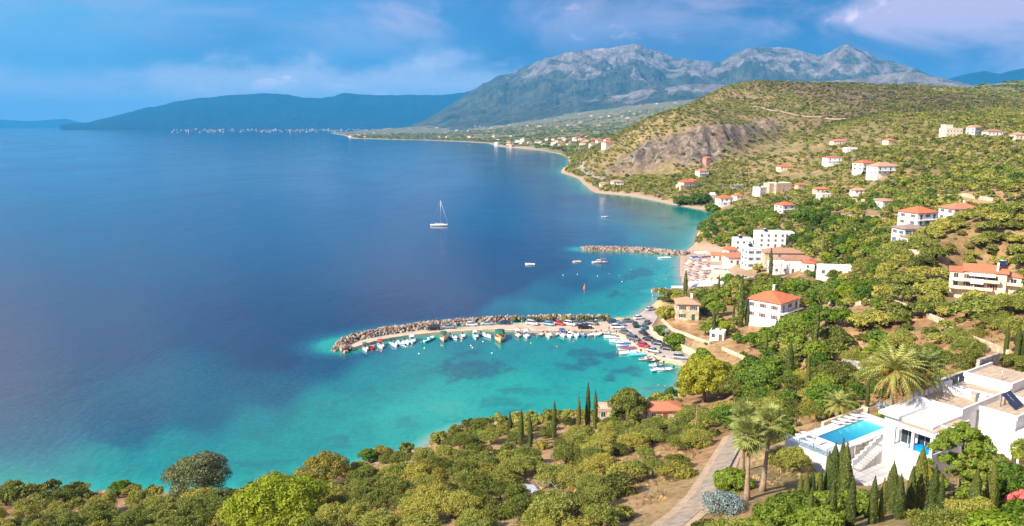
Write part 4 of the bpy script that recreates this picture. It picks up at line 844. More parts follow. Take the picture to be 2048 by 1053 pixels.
for i in range(320):     # the far town along the foot of the mountains reads as one speckled strip
    u = 330+rr.random()**.8*640; d_ = rr.uniform(8800, 14500) if u < 900 else rr.uniform(8000, 9000); q = Pr(u, 255, d_); z = 0 if u < 900 else Z_at(q.x, q.y); up = max(0, rr.gauss(0, 1))*14+max(0, d_-8600)/1000*3
    w = rr.uniform(14, 38); mb.cbox(q.x, q.y, z-5, w, 14, 5+up*.5+rr.uniform(5, 9), rr.uniform(0, 3))
tag(mb.build('distant_town', W_CONC), 'pale specks of a distant town along the foot of the blue mountains', 'town', None, 'stuff')
# ---------------------------------------------------------------- villa (local metres, see VW)
vt = thing('villa', 'large modern white villa with tiled roof terraces above the swimming pool', 'villa', VO, VPSI)
w = MB(); w.box(0.5, -5.0, 24, 18, 1.0, 33.3).box(-1.0, -6.0, 24, 6.0, -5.02, 30.1).box(-1.0, -5.02, 24, .48, -.7, 30.1)
w.box(12, -9.6, 24, 26, -5.02, 33.2).box(18.02, -5, 24, 21, 1, 33.3).box(21.02, -5, 24, 29, 1, 34.3); w.build('wall', W_WHITE, vt)
rf = MB(); rf.box(-.3, -.68, 33.3, 18.4, 1.5, 33.6).box(-.3, -5.2, 33.3, 7.2, -.7, 33.302)  # thin white slabs
rf = MB(); rf.box(-.3, -1.2, 33.302, 7.4, 1.5, 33.65)
rf.box(7.4, -5.2, 33.302, 18, 1.5, 33.5); a = .28
rf.box(7.4, -5.2, 33.5, 18, -5.2+a, 34.25).box(7.4, 1.5-a, 33.5, 18, 1.5, 34.25).box(7.4, -5.2+a, 33.5, 7.4+a, 1.5-a, 34.25).box(14.2, -5.2+a, 33.5, 14.2+a, 1.5-a, 34.6)
ro = rf.build('roof', W_WHITE, vt)
MB().box(7.9, -4.7, 33.5, 14.0, 1.0, 33.56).box(14.7, -4.7, 33.5, 17.8, 1.0, 33.56).build('roof_terrace', TILEFL, ro)
# low veranda roof with tiled inset on pillars
vr = MB().box(-1.3, -6.3, 32.7, 7.2, -1.22, 32.95).box(-1.3, -6.3, 32.95, 7.2, -6.05, 33.2).box(-1.3, -6.05, 32.95, -1.05, -1.22, 33.2).box(2.6, -6.05, 32.95, 2.85, -1.22, 33.2).build('veranda_roof', W_WHITE, vt)
MB().box(-1.0, -6.0, 32.95, 2.55, -1.3, 33.0).box(2.9, -6.0, 32.95, 7.1, -1.3, 33.0).build('tile_inset', TILEFL, vr)
for x, y in ((-.85, -5.8), (-.85, -3.5), (-.85, -1.1), (2.5, -5.8), (6, -5.8)): MB().box(x-.17, y-.17, 30.1, x+.17, y+.17, 32.7).build('pillar', W_WHITE, vt)
MB().box(-.6, -5.6, 29.9, 6, -5.1, 30.103).box(.3, -5.0, 29.9, .49, -.9, 30.103).build('veranda_floor', PAVE, vt)
bt = MB().box(-.62, -5.5, 30.12, .35, -2.9, 30.75).build('plunge_pool', paint('bright_blue_cover', (.0, .30, .75), .5, .2), vt)
for y in (-4.3, -2.2): add_window(vt, .497, y, 30.2, -math.pi/2, 1.7, 2.1)
for x in (2, 4.4): add_window(vt, x, -5.023, 30.2, 0, 1.5, 2.1)
for x in (13.5, 16.5, 20): add_window(vt, x, -9.603, 29.6, 0, 1.5, 2.0)
add_window(vt, 10.5, 1.003, 30, math.pi, 1.6, 2.0); add_window(vt, 15, 1.003, 30, math.pi, 1.6, 2.0)
# right hand blocks
r2 = MB(); r2.box(11.8, -9.8, 33.202, 18, -5.22, 33.45).box(18.5, -5.15, 33.302, 20.95, 1.15, 33.5).box(21, -5.2, 34.302, 29.3, 1.2, 34.5).box(18.02, -9.8, 33.202, 26.3, -5.22, 33.45)
for q in ((11.8, -9.8, 26.3, -9.55, 33.45, 33.8), (11.8, -9.55, 12.05, -5.22, 33.45, 33.8), (21, -5.2, 29.3, -4.95, 34.5, 34.95), (21, -4.95, 21.25, 1.2, 34.5, 34.95), (21.25, .95, 29.3, 1.2, 34.5, 34.95), (18.5, -9.5, 18.8, -5.25, 33.45, 34.2)): r2.box(q[0], q[1], q[4], q[2], q[3], q[5])
ro2 = r2.build('roof', W_WHITE, vt); MB().box(12.1, -9.5, 33.45, 18.45, -5.3, 33.5).box(18.85, -9.5, 33.45, 26.1, -5.3, 33.5).box(18.6, -5.0, 33.5, 20.9, 1.0, 33.55).box(21.3, -4.9, 34.5, 29.1, .9, 34.55).build('roof_terrace', TILEFL, ro2)
cnp = MB().box(6.2, -12.6, 31.6, 15.5, -9.9, 31.8); cnp = cnp.build('pergola', FABW, vt)
for x in (6.5, 11, 15.2): MB().box(x-.12, -12.5, 24.5, x+.12, -12.26, 31.6).build('post', W_WHITE, cnp)
sl_ = MB()
for i in range(18): sl_.box(6.3+i*.5, -12.9, 31.8, 6.42+i*.5, -9.9, 31.95)
sl_.build('slats', TRIM, cnp)
for k, (x, y) in enumerate(((14.6, -7.2), (15.95, -7.2))):
    s_ = MB().add([(x, y-1.1, 33.7), (x+1.15, y-1.1, 33.7), (x+1.15, y+.7, 35.2), (x, y+.7, 35.2), (x, y-1.14, 33.77), (x+1.15, y-1.14, 33.77), (x+1.15, y+.66, 35.27), (x, y+.66, 35.27)], [(3, 2, 1, 0), (4, 5, 6, 7), (0, 1, 5, 4), (1, 2, 6, 5), (2, 3, 7, 6), (3, 0, 4, 7)]).build('solar_panel', SOLAR, vt)
    MB().box(x+.05, y+.6, 33.5, x+.12, y+.67, 35.1).box(x+1.03, y+.6, 33.5, x+1.1, y+.67, 35.1).build('rack', METAL, s_)
MB().box(13.4, -4.0, 33.56, 14.1, -3.4, 34.7).box(13.3, -4.1, 34.7, 14.2, -3.3, 34.8).build('chimney', W_CONC, ro); MB().tube([(17, 0, 33.6), (17, 0, 35.3)], .06, 6).tube([(23, -3, 34.5), (23, -3, 36.0)], .06, 6).tube([(17.5, -9, 33.5), (17.5, -9, 34.6)], .05, 6).build('vent_pipe', STEEL, ro)
# outdoor stair with stepped white parapet, terraces, pool
t = thing('outdoor_stair', 'white outdoor stair with stepped parapet between pool and villa', 'stairs', VO, VPSI)
st = MB(); pr = MB(); n = 16
for i in range(n):
    x = 3.6-i*.5; z = 29.2-i*.17; st.box(x-.5, .9, 24.5, x, 2.0, z)
    if i % 2 == 0: pr.box(x-1.0, 2.0, 24.5, x, 2.3, z+.75)
st.build('steps', PAVE, t); pr.build('parapet', W_WHITE, t)
t = thing('swimming_pool', 'rectangular turquoise swimming pool with pale border beside the villa', 'swimming pool', VO, VPSI)
px0, px1, py0, py1 = -5.1, 5.9, 3.5, 6.9
MB().box(-9.5, 2.5, 25, px0, 8.6, 29.2).box(px1, 2.32, 25, 8.4, 8.6, 29.2).box(px0, py1, 25, px1, 8.6, 29.2).box(px0, 2.5, 25, px1, py0, 29.2).build('deck', paint('pale_stone_deck', (.62, .61, .60), .7, .12, .8), t)
MB().box(px0, py0, 27.2, px1, py1, 27.6).build('basin', paint('pool_tiles', (.12, .50, .60), .4, .1, 2), t)
b = MB(); e = .22; b.box(px0-e, py0-e, 29.2, px1+e, py0, 29.28).box(px0-e, py1, 29.2, px1+e, py1+e, 29.28).box(px0-e, py0, 29.2, px0, py1, 29.28).box(px1, py0, 29.2, px1+e, py1, 29.28).build('coping', TRIM, t)
m = MT('pool_water', .04, .5); tcn = m.n('ShaderNodeTexCoord').outputs['Object']; sx = m.n('ShaderNodeSeparateXYZ'); m.L.new(tcn, sx.inputs[0])
m.base(m.ramp(m.math('ADD', m.math('MULTIPLY', m.math('ADD', sx.outputs[0], 5.1), .085), m.math('MULTIPLY', m.noise(.6, 3, .5, 0, tcn), .2)), [(.1, (.004, .16, .33)), (.5, (.01, .32, .47)), (.95, (.09, .60, .62))])); m.bump(m.noise(2.5, 3, .5, 0, tcn), .15, .05)
MB().box(px0, py0, 27.6, px1, py1, 29.08).build('pool_water', m.m, t)
m = MT('clear_glass', .03, .5); m.base((.75, .88, .90)); m.p.inputs['Transmission Weight'].default_value = .9; CLEARG = m.m
g = thing('glass_balustrade', 'clear glass balustrade at the far left end of the pool deck', 'balustrade', VO, VPSI)
MB().box(-9.4, 2.55, 29.2, -9.35, 8.5, 30.2).build('pane', CLEARG, g); MB().box(-9.35, 2.52, 29.2, -4.5, 2.57, 30.2).build('pane', CLEARG, g)
for y in (2.5, 4.5, 6.5, 8.5): MB().box(-9.45, y, 29.2, -9.3, y+.06, 30.25).build('post', STEEL, g)
t = thing('stone_terrace', 'pale paved terrace with low bench wall below the pool', 'terrace', VO, VPSI)
MB().box(-8.5, -3.0, 24, 3.5, .88, 26.45).box(-4.4, .88, 24, 3.5, 2.3, 26.45).box(-9.4, .9, 24, -4.45, 2.3, 26.45).build('paving', PAVE, t)
MB().box(-3.5, 2.31, 26.45, 1.0, 2.49, 29.2).build('retaining_wall', W_GSTONE, t); MB().box(-7.8, -2.9, 26.45, -2.0, -2.55, 26.95).box(-8.4, -2.5, 26.45, -8.0, .8, 27.1).build('bench_wall', W_STONE, t)
for i in range(6): MB().box(-2.4+i*.95, -4.6, 23, -1.7+i*.95, -3.4, 26.1-.12*i).build('stepping_slab', W_GSTONE, t)
tag(MB().box(17.2, 2.6, 24, 25, 3.1, 33.9).build('stone_wall', W_GSTONE, loc=VO, rz=VPSI), 'tall grey stone wall behind the left roof terrace of the villa', 'wall')
tag(MB().box(26.6, 1.6, 24, 33, 2.1, 35.6).build('stone_wall', W_GSTONE, loc=VO, rz=VPSI), 'tall grey stone wall at the far right behind the villa', 'wall')
tag(MB().box(8.6, 8.0, 24, 9.1, 9.0, 29.9).box(-1, 8.62, 24, 8.6, 9.0, 29.7).build('stone_wall', W_STONE, loc=VO, rz=VPSI), 'low tan stone wall along the bay side of the pool deck', 'wall')
def lounger(x, y, z, rz, label, group, M_=None, mat=None):
    t = thing('sun_lounger', label, 'sun lounger', M_ or VW(x, y, z), rz, group)
    for nm, me in LG: link(nm, me, None, t)
    return t
LG = []
def _lg():
    b = MB().box(-.32, -.95, .28, .32, .45, .36); b.add([(-.32, .45, .30), (.32, .45, .30), (.32, 1.0, .72), (-.32, 1.0, .72), (-.32, .45, .38), (.32, .45, .38), (.32, .97, .80), (-.32, .97, .80)], [(3, 2, 1, 0), (4, 5, 6, 7), (0, 1, 5, 4), (1, 2, 6, 5), (2, 3, 7, 6), (3, 0, 4, 7)])
    me = b.mesh('mattress'); me.materials.append(FABW); LG.append(('mattress', me))
    b = MB()
    for x in (-.28, .28):
        for y in (-.85, .4): b.box(x-.03, y-.03, 0, x+.03, y+.03, .28)
    me = b.mesh('frame'); me.materials.append(STEEL); LG.append(('frame', me))
_lg()
for i in range(4): lounger(1.0+i*1.5, 8.0-.1, 29.2, VPSI+R(180), 'white sun lounger in the row along the bay side of the villa pool', 'sun loungers by the villa pool')
for i in range(2): lounger(-7.5+i*1.3, 7.7, 29.2, VPSI+R(150), 'white sun lounger on the far left corner of the pool deck', 'pair of loungers at the deck corner')
p = VW(-8.2, 5.2, 29.2); t = thing('garden_parasol', 'closed cream garden parasol beside the glass balustrade', 'parasol', p)
MB().tube([(0, 0, 0), (0, 0, 2.6)], .03, 6).build('pole', STEEL, t); MB().tube([(0, 0, 1.1), (0, 0, 1.6), (0, 0, 2.5)], [.16, .13, .03], 8).build('canopy', FABW, t)
# lane past the villa and the hillside road: draped strips
def drape(name, pts, w, mat, lift=.12, rmin=30, kind='structure', n=10):
    P = [G(u, v, rmin) for u, v in pts]; Q = []
    for a, b in zip(P[:-1], P[1:]):
        for i in range(n): Q.append(a.lerp(b, i/n))
    Q.append(P[-1]); V = []; F = []; K = 5
    for i, q in enumerate(Q):
        a = Q[max(i-2, 0)]; b = Q[min(i+2, len(Q)-1)]; d = Vector((b.x-a.x, b.y-a.y, 0)).normalized(); nn_ = Vector((-d.y, d.x, 0))
        for k in range(K): x = q+nn_*w*((k/(K-1))-.5); V.append((x.x, x.y, max(Z_at(x.x, x.y), .3)+lift))
        if i:
            for k in range(K-1): F.append(((i-1)*K+k, i*K+k, i*K+k+1, (i-1)*K+k+1))
    for k in range(0, len(Q), 3): EXCL.append((Q[k].x, Q[k].y, w*.75))
    return tag(link(name, npmesh(name, np.array(V), np.array(F), True), mat), kind=kind)
ASPH = paint('asphalt', (.36, .29, .21), .9, .4, .9, bump=.5); DIRT = paint('dirt_track', (.46, .33, .21), .95, .25, .8)
drape('lane_verge', [(1475, 868), (1462, 893), (1447, 920), (1432, 950), (1412, 985), (1380, 1022), (1330, 1062), (1280, 1100)], 4.6, DIRT, .07)
drape('lane', [(1475, 868), (1462, 893), (1447, 920), (1432, 950), (1412, 985), (1380, 1022), (1330, 1062), (1280, 1100)], 2.5, ASPH)
drape('coast_road', [(1150, 318), (1157, 330), (1165, 340), (1180, 349), (1196, 355), (1215, 361)], 9, ASPH, .6, 900)
drape('hill_track', [(1500, 214), (1540, 222), (1590, 232), (1640, 236), (1690, 240)], 7, DIRT, 1.2, 1000)
drape('dirt_track', [(1660, 430), (1700, 432), (1750, 434), (1795, 432)], 4, DIRT, .3)
drape('village_street', [(1500, 553), (1530, 556), (1560, 557), (1600, 559), (1640, 562)], 4, ASPH, .2)
# ---------------------------------------------------------------- harbour road, mole, breakwaters
def slab(name, pts, z0, z1, mat, kind='structure'):
    return tag(MB().prism([(p.x, p.y) for p in pts], z0, z1).build(name, mat), kind=kind)
m = MT('quay_surface', .95, .15); tcn = m.n('ShaderNodeTexCoord').outputs['Object']
c = m.ramp(m.noise(.18, 7, .7, .5, tcn), [(.3, (.30, .25, .21)), (.5, (.44, .38, .33)), (.7, (.56, .49, .42))]); c = m.mix(m.ramp(m.noise(.9, 4, .6, 0, tcn), [(.58, 0.0), (.72, .6)]), c, (.24, .21, .18)); m.base(c); m.bump(m.noise(3, 4, .6, 0, tcn), .3, .05); QUAY = m.m
m = MT('mole_earth', .95, .15); tcn = m.n('ShaderNodeTexCoord').outputs['Object']
m.base(m.ramp(m.noise(.25, 8, .72, .4, tcn), [(.3, (.36, .25, .17)), (.5, (.52, .39, .28)), (.7, (.66, .53, .41))])); m.bump(m.noise(2.2, 5, .6, 0, tcn), .4, .08); EARTH = m.m
slab('harbour_road', ppoly(ROADP, .8), -2, .8, QUAY)
front = [(704, 697), (749, 683), (785, 676), (816, 671.5), (855, 667.5), (894, 664.5), (952, 661), (991, 659.5), (1020, 660.5), (1078, 662), (1137, 662.5), (1195, 662.5), (1232.8, 663)]
back = [(1217.5, 642.5), (1195, 645), (1117, 645), (1038, 646), (991, 650), (933, 654), (884, 658), (847, 660), (806, 666), (757, 674), (722, 681), (703, 689)]
fr = ppoly(front, .75); bk = ppoly(back, .75)
slab('mole', fr+bk, -2.5, .75, EARTH)
qb = MB()
for a, b in zip(fr[:-1], fr[1:]):
    d = (b-a).normalized(); nn_ = Vector((-d.y, d.x, 0)); qb.prism([(a.x, a.y), (b.x, b.y), (b.x+nn_.x*.8, b.y+nn_.y*.8), (a.x+nn_.x*.8, a.y+nn_.y*.8)], 0.754, .92)
tag(qb.build('quay_edge', W_STONE), kind='structure')
EDGE = ppoly([(1233, 663), (1252, 679), (1273, 695), (1297, 708), (1322, 718), (1366, 725)], .8); qb = MB()
for a, b in zip(EDGE[:-1], EDGE[1:]):
    d = (b-a).normalized(); nn_ = Vector((-d.y, d.x, 0)); qb.prism([(a.x, a.y), (b.x, b.y), (b.x+nn_.x*.7, b.y+nn_.y*.7), (a.x+nn_.x*.7, a.y+nn_.y*.7)], 0.804, .95)
tag(qb.build('quay_edge', W_STONE), kind='structure')
# boulders
M_ROCK = paint('boulder', (.52, .42, .34), .95, .55, .55, bump=.5); RK = []
m = MT('boulder_mix', .95, .15); oi = m.n('ShaderNodeObjectInfo'); g_ = m.n('ShaderNodeNewGeometry'); rv = m.math('FRACT', m.math('ADD', oi.outputs['Random'], g_.outputs['Random Per Island']))
c = m.ramp(rv, [(.0, (.10, .075, .055)), (.35, (.25, .18, .13)), (.7, (.40, .30, .23)), (1.0, (.55, .45, .37))]); m.base(m.mix(m.ramp(m.noise(1.5, 5, .7), [(.45, 0.0), (.7, .5)]), c, (.18, .14, .11))); M_ROCK = m.m
for s in range(5):
    bm = bmesh.new(); bmesh.ops.create_icosphere(bm, subdivisions=1, radius=1); rs = random.Random(s)
    for v in bm.verts: v.co *= rs.uniform(.72, 1.15); v.co.z *= .8
    me = bpy.data.meshes.new('boulder'); bm.to_mesh(me); bm.free(); me.materials.append(M_ROCK); RK.append(me)
def rocks(line, width, hmax, n, nind, label, group, seed, smin=.5, smax=1.15, off=0, tip=True):
    rs = random.Random(seed); L_ = [0]
    for a, b in zip(line[:-1], line[1:]): L_.append(L_[-1]+(b-a).length)
    out = []
    for i in range(n):
        s = rs.uniform(0, L_[-1]); k = max(j for j in range(len(L_)-1) if L_[j] <= s); t = (s-L_[k])/(L_[k+1]-L_[k]); q = line[k].lerp(line[k+1], t); d = (line[k+1]-line[k]).normalized(); nn_ = Vector((-d.y, d.x, 0))
        taper = min(1, (s+1.5)/7) if tip else 1
        w = rs.uniform(-1, 1); x = q+nn_*(w*width/2*taper+off); z = (hmax*(1-abs(w)**1.6)-.35)*(.55+.45*taper)+rs.uniform(-.3, .3); out.append((x.x, x.y, z, rs.uniform(smin, smax)))
    out.sort(key=lambda q: -q[3]*(2 if q[2] > .2 else 1)); VV = []; FF = []
    for i, (x, y, z, s) in enumerate(out):
        me = rs.choice(RK); e = (rs.uniform(0, 6), rs.uniform(0, 6), rs.uniform(0, 6)); sc = (s*rs.uniform(.8, 1.3), s*rs.uniform(.7, 1.1), s*rs.uniform(.7, 1))
        if i < nind:
            o = link('boulder', me, None, None, (x, y, z)); o.rotation_euler = e; o.scale = sc; tag(o, label, 'boulder', group)
        else:
            M_ = Matrix.LocRotScale(Vector((x, y, z)), __import__('mathutils').Euler(e), Vector(sc)); k = len(VV)
            VV += [tuple(M_ @ v.co) for v in me.vertices]; FF += [tuple(k+j for j in p_.vertices) for p_ in me.polygons]
    me = bpy.data.meshes.new('rock_pile'); me.from_pydata(VV, [], FF); me.materials.append(M_ROCK)
    return tag(link('rock_pile', me), label.replace('boulder', 'heap of smaller boulders', 1), 'rock pile', None, 'stuff')
bkl = [Pz(u, v, 0) for u, v in [(686, 697), (700, 684), (722, 678), (757, 670), (806, 663), (847, 656), (884, 653), (933, 649), (991, 645), (1038, 642.5), (1117, 641), (1195, 641), (1222, 640)]]
rocks(bkl[:9], 6.2, 1.7, 1400, 120, 'rough tan boulder heaped on the seaward side of the long mole', 'boulders of the long mole', 1, .34, .82, 1.3)
rocks(bkl[8:], 4.0, 1.9, 260, 20, 'low pale boulder along the mole behind the parked cars', 'low boulders behind the parked cars', 2, .45, .9, .8, False)
rocks([Pz(676, 690, 0), Pz(684, 702, 0), Pz(704, 702, 0)], 5, 1.5, 110, 15, 'boulder at the rounded tip of the long mole', 'boulders at the mole tip', 3, .5, 1.1)
rocks([Pz(1163, 499, 0), Pz(1200, 500, 0), Pz(1260, 501, 0), Pz(1310, 504.5, 0), Pz(1375, 511, 0)], 10, 1.9, 1500, 45, 'pale boulder of the straight breakwater above the beach', 'boulders of the straight breakwater', 4, .45, 1.0)
rocks([Pz(1304, 584, 0), Pz(1330, 585, 0), Pz(1362, 587, 0)], 6.5, 1.7, 260, 15, 'reddish boulder of the short groyne beside the beach tents', 'boulders of the short groyne', 5, .45, .9)
cst = [Vector((p.x*.995, p.y*1.0, 0)) for p in COAST[2:14]]
rocks(cst, 5.0, .8, 84, 84, 'weathered rock lying along the waterline of the near shore', 'rocks along the near shore', 6, .4, 1.2)
# dry tufts growing behind the parked cars
for u in (1027, 1048, 1063, 1075, 1091, 1103, 1128, 1141, 1162, 1178, 1205, 1215): put_tree('maquis', Pz(u, 642.5, .5), random.uniform(1.6, 2.6), 'tufted pale green bush growing on the mole behind the parked cars', 'tufted bushes on the mole', .8, 1, mat=M_GREY)
# ---------------------------------------------------------------- cars
RUB = paint('tyre_rubber', (.02, .02, .02), .9, .2); LAMP = paint('headlight_glass', (.75, .76, .74), .2, .05, 2, .5); TAIL = paint('tail_light', (.45, .02, .02), .3, .1)
PC = {k: paint('car_paint_'+k, c, .25, .05, .5, .6) for k, c in dict(white=(.78, .78, .77), silver=(.42, .44, .46), grey=(.13, .14, .15), black=(.018, .019, .022), navy=(.02, .045, .10), red=(.62, .02, .03), blue=(.16, .42, .62), steel=(.24, .32, .40), teal=(.03, .20, .22)).items()}
CT = dict(hatch=(4.1, 1.75, 1.48, .24, .34, .86, .97), sedan=(4.5, 1.78, 1.44, .27, .38, .72, .84), suv=(4.6, 1.86, 1.72, .24, .32, .90, .985), pickup=(5.0, 1.85, 1.78, .26, .34, .60, .64))
_car = {}
def car_parts(kind, col):
    k = (kind, col)
    if k in _car: return _car[k]
    Lc, Wc, Hc_, a0, a1, a2, a3 = CT[kind]; w = Wc/2; bl = .92 if kind in ('suv', 'pickup') else .80; g0 = .24
    b = MB(); rings = []
    for t, ww, zt in ((0, .80, .62), (.03, .93, .74), (.12, 1.0, .90), (a0, 1.0, 1.0), (.6, 1.0, 1.03), (.9, 1.0, 1.05), (.97, .95, 1.02), (1.0, .84, .80)):
        x = Lc/2-t*Lc; z1 = g0+(bl+.08-g0)*zt; q = w*ww; rings.append([(x, -q, g0+.08), (x, -q*1.0, z1-.16), (x, -q*.90, z1), (x, q*.90, z1), (x, q, z1-.16), (x, q, g0+.08), (x, q*.85, g0), (x, -q*.85, g0)])
    b.loft(rings)
    zr = Hc_; zb = g0+(bl+.08-g0)*1.0-.01; xs = [Lc/2-Lc*a for a in (a0, a1, a2, a3)]
    b.loft([[(xs[1]-.06, -w*.66, zr-.06), (xs[1]-.06, w*.66, zr-.06), (xs[1]-.06, w*.62, zr), (xs[1]-.06, -w*.62, zr)], [(xs[2]+.05, -w*.66, zr-.05), (xs[2]+.05, w*.66, zr-.05), (xs[2]+.05, w*.62, zr+.01), (xs[2]+.05, -w*.62, zr+.01)]])
    for i in (1, 2): b.tube([(xs[i-1 if i == 1 else 3], -w*.86, zb), (xs[i], -w*.66, zr-.03)], .045, 4).tube([(xs[i-1 if i == 1 else 3], w*.86, zb), (xs[i], w*.66, zr-.03)], .045, 4)
    if kind == 'pickup': b.box(-Lc/2+.1, -w*.95, zb, xs[3]-.1, -w*.82, zb+.25).box(-Lc/2+.1, w*.82, zb, xs[3]-.1, w*.95, zb+.25).box(-Lc/2+.02, -w*.95, zb, -Lc/2+.1, w*.95, zb+.25)
    gl = MB().add([(xs[0], -w*.86, zb), (xs[3], -w*.86, zb), (xs[3], w*.86, zb), (xs[0], w*.86, zb), (xs[1], -w*.66, zr-.05), (xs[2], -w*.66, zr-.05), (xs[2], w*.66, zr-.05), (xs[1], w*.66, zr-.05)], [(0, 1, 5, 4)[::-1], (1, 2, 6, 5)[::-1], (2, 3, 7, 6)[::-1], (3, 0, 4, 7)[::-1]])
    ty = MB().tube([(0, -.11, 0), (0, .11, 0)], .33, 12, sm=False); ri = MB().tube([(0, -.12, 0), (0, .12, 0)], .19, 8, sm=False)
    hl = MB().box(-.05, -.17, -.07, .05, .17, .07)
    P_ = [('body', b.mesh('body'), PC[col]), ('windows', gl.mesh('windows'), GLASS), ('wheel', ty.mesh('wheel'), RUB), ('rim', ri.mesh('rim'), STEEL), ('headlight', hl.mesh('headlight'), LAMP), ('tail_light', hl.mesh('tail_light'), TAIL)]
    for n_, me, mt in P_: me.materials.append(mt)
    _car[k] = (P_, Lc, w, zb); return _car[k]
def car(uv, rz, kind, col, label, z=.81, px=None, group=None):
    p = Pz(uv[0], uv[1], z) if px is None else px; P_, Lc, w, zb = car_parts(kind, col)
    t = thing('car' if kind != 'pickup' else 'pickup_truck', label, 'car' if kind != 'pickup' else 'pickup', p, R(rz), group)
    link('body', P_[0][1], None, t); link('windows', P_[1][1], None, t)
    for sx in (1, -1):
        for sy in (1, -1):
            o = link('wheel', P_[2][1], None, t, (sx*Lc*.31, sy*(w-.10), .33)); link('rim', P_[3][1], None, o)
            if sx > 0: link('headlight', P_[4][1], None, t, (Lc/2-.12, sy*w*.66, zb-.25))
            else: link('tail_light', P_[5][1], None, t, (-Lc/2+.08, sy*w*.66, zb-.22))
    return t
cars = [(867, 660, 187, 'suv', 'black', 'black car nearest the mole tip, parked against the boulders'), (896, 657, 184, 'sedan', 'steel', 'blue grey car beside the black one nearest the mole tip'), (944, 652, 4, 'hatch', 'white', 'white hatchback alone near the middle of the mole boulders'), (974, 650, 186, 'sedan', 'silver', 'silver car between the white hatchback and the navy car on the mole'), (1008, 648.5, 182, 'sedan', 'navy', 'navy car parked against the boulders behind the big green canopied boat'),
 (1064.5, 650, -24, 'suv', 'white', 'white car parked slanted, left of the pale blue car'), (1098, 651, -28, 'hatch', 'blue', 'pale blue hatchback parked left of the red car'), (1118, 650, -24, 'sedan', 'red', 'red car parked slanted among cars on the mole'), (1140, 651, -36, 'suv', 'white', 'white car just right of the red car on the mole'), (1154, 649, -36, 'sedan', 'grey', 'dark grey car between the white car and the black pickup'),
 (1170, 657.5, 2, 'pickup', 'black', 'black pickup standing in front of the slanted row'), (1184, 649, -30, 'sedan', 'grey', 'grey sedan behind the black pickup at the end of the row'), (1228, 646.5, 6, 'sedan', 'navy', 'navy car at the root of the mole, behind the steel blue one'), (1239, 652, 4, 'sedan', 'steel', 'steel blue car between the navy car and the white car'), (1235, 657.5, 2, 'suv', 'white', 'white car at the root of the mole, nearest the quay corner'),
 (1256, 645, 3, 'sedan', 'grey', 'dark grey car parked along the sea edge of the harbour road'), (1278, 638.5, 22, 'hatch', 'white', 'white car driving up the harbour road by the sea edge'), (1301, 621, 34, 'hatch', 'silver', 'silver white car at the top of the harbour road by the lamp posts'), (1271, 653.5, 88, 'suv', 'black', 'black car facing the bay in the middle of the junction'), (1294, 648, 66, 'sedan', 'grey', 'grey car topmost of the row under the hedge'),
 (1288, 657, 72, 'suv', 'teal', 'dark teal car second in the row under the hedge'), (1286.5, 669, 108, 'sedan', 'black', 'black car third in the row under the hedge'), (1250, 668, -42, 'sedan', 'grey', 'grey sedan upper of the two along the quay edge'), (1267, 680.5, -44, 'suv', 'grey', 'grey estate car lower of the two along the quay edge'), (1299, 682, -38, 'sedan', 'black', 'black sedan in the row beside the hedge, above the navy car'),
 (1317, 690, -33, 'sedan', 'navy', 'navy sedan in the row beside the hedge, between black cars'), (1335, 700, -33, 'sedan', 'black', 'black sedan at the lower end of the row beside the hedge'), (1287, 694, -44, 'hatch', 'red', 'bright red hatchback on the quay above the moored inflatables'), (1306, 704.5, -36, 'sedan', 'silver', 'silver sedan just below the bright red hatchback'), (1361, 718, -14, 'suv', 'silver', 'silver estate car alone at the lower end of the harbour road')]
for u, v, rz, kd, col, lb in cars: car((u, v), rz, kd, col, lb)
for u, v, rz, kd, col, lb in [(1489, 560, 10, 'hatch', 'white', 'small white car on the village street below the tall white house'), (1520, 556, 8, 'sedan', 'silver', 'silver car on the village street beside the cypress'), (1534, 536, 70, 'hatch', 'white', 'white car between the tall white house and the tan stone house'), (1575, 396, 20, 'sedan', 'steel', 'steel coloured car parked above the bright green tree')]:
    p = G(u, v); p.z += .25; car(None, rz, kd, col, lb, px=p); EXCL.append((p.x, p.y, 4))
# ---------------------------------------------------------------- boats
GEL = paint('white_gelcoat', (.80, .80, .78), .35, .06, .8, .5); GELB = paint('turquoise_gelcoat', (.10, .48, .55), .35, .1, .8, .5); GELN = paint('blue_gelcoat', (.03, .16, .36), .35, .1, .8, .5); GELR = paint('red_gelcoat', (.58, .03, .03), .35, .1, .8, .5); GELY = paint('yellow_wood', (.72, .40, .06), .6, .2, 2); GELD = paint('dark_inflatable', (.07, .075, .08), .7, .2)
GELG = paint('grey_inflatable', (.42, .43, .45), .6, .15); INSIDE = paint('boat_interior', (.62, .58, .50), .7, .2, 2); MOTOR = paint('outboard_cowl', (.04, .04, .045), .35, .2); SEATM = paint('boat_seat', (.66, .64, .60), .7, .15); TEAK = paint('teak_deck', (.42, .27, .14), .7, .25, 3)
_boat = {}
def hull_rings(Lb, Wb, Hb, z0=-.25, bow=1.25, full=.55, ins=0.0):
    rings = []
    for i in range(13):
        t = i/12; w = Wb/2*min(1, (1-max(0, (t-full)/(1-full))**2.1))*(.88+.12*min(1, t*4)); w = max(w-ins, .02); x = -Lb/2+t*Lb-(ins if i == 12 else 0)+(ins if i == 0 else 0); h = Hb*(1+(bow-1)*t**2.2)
        rings.append((x, w, h, z0+(.25*t**3)))
    return rings
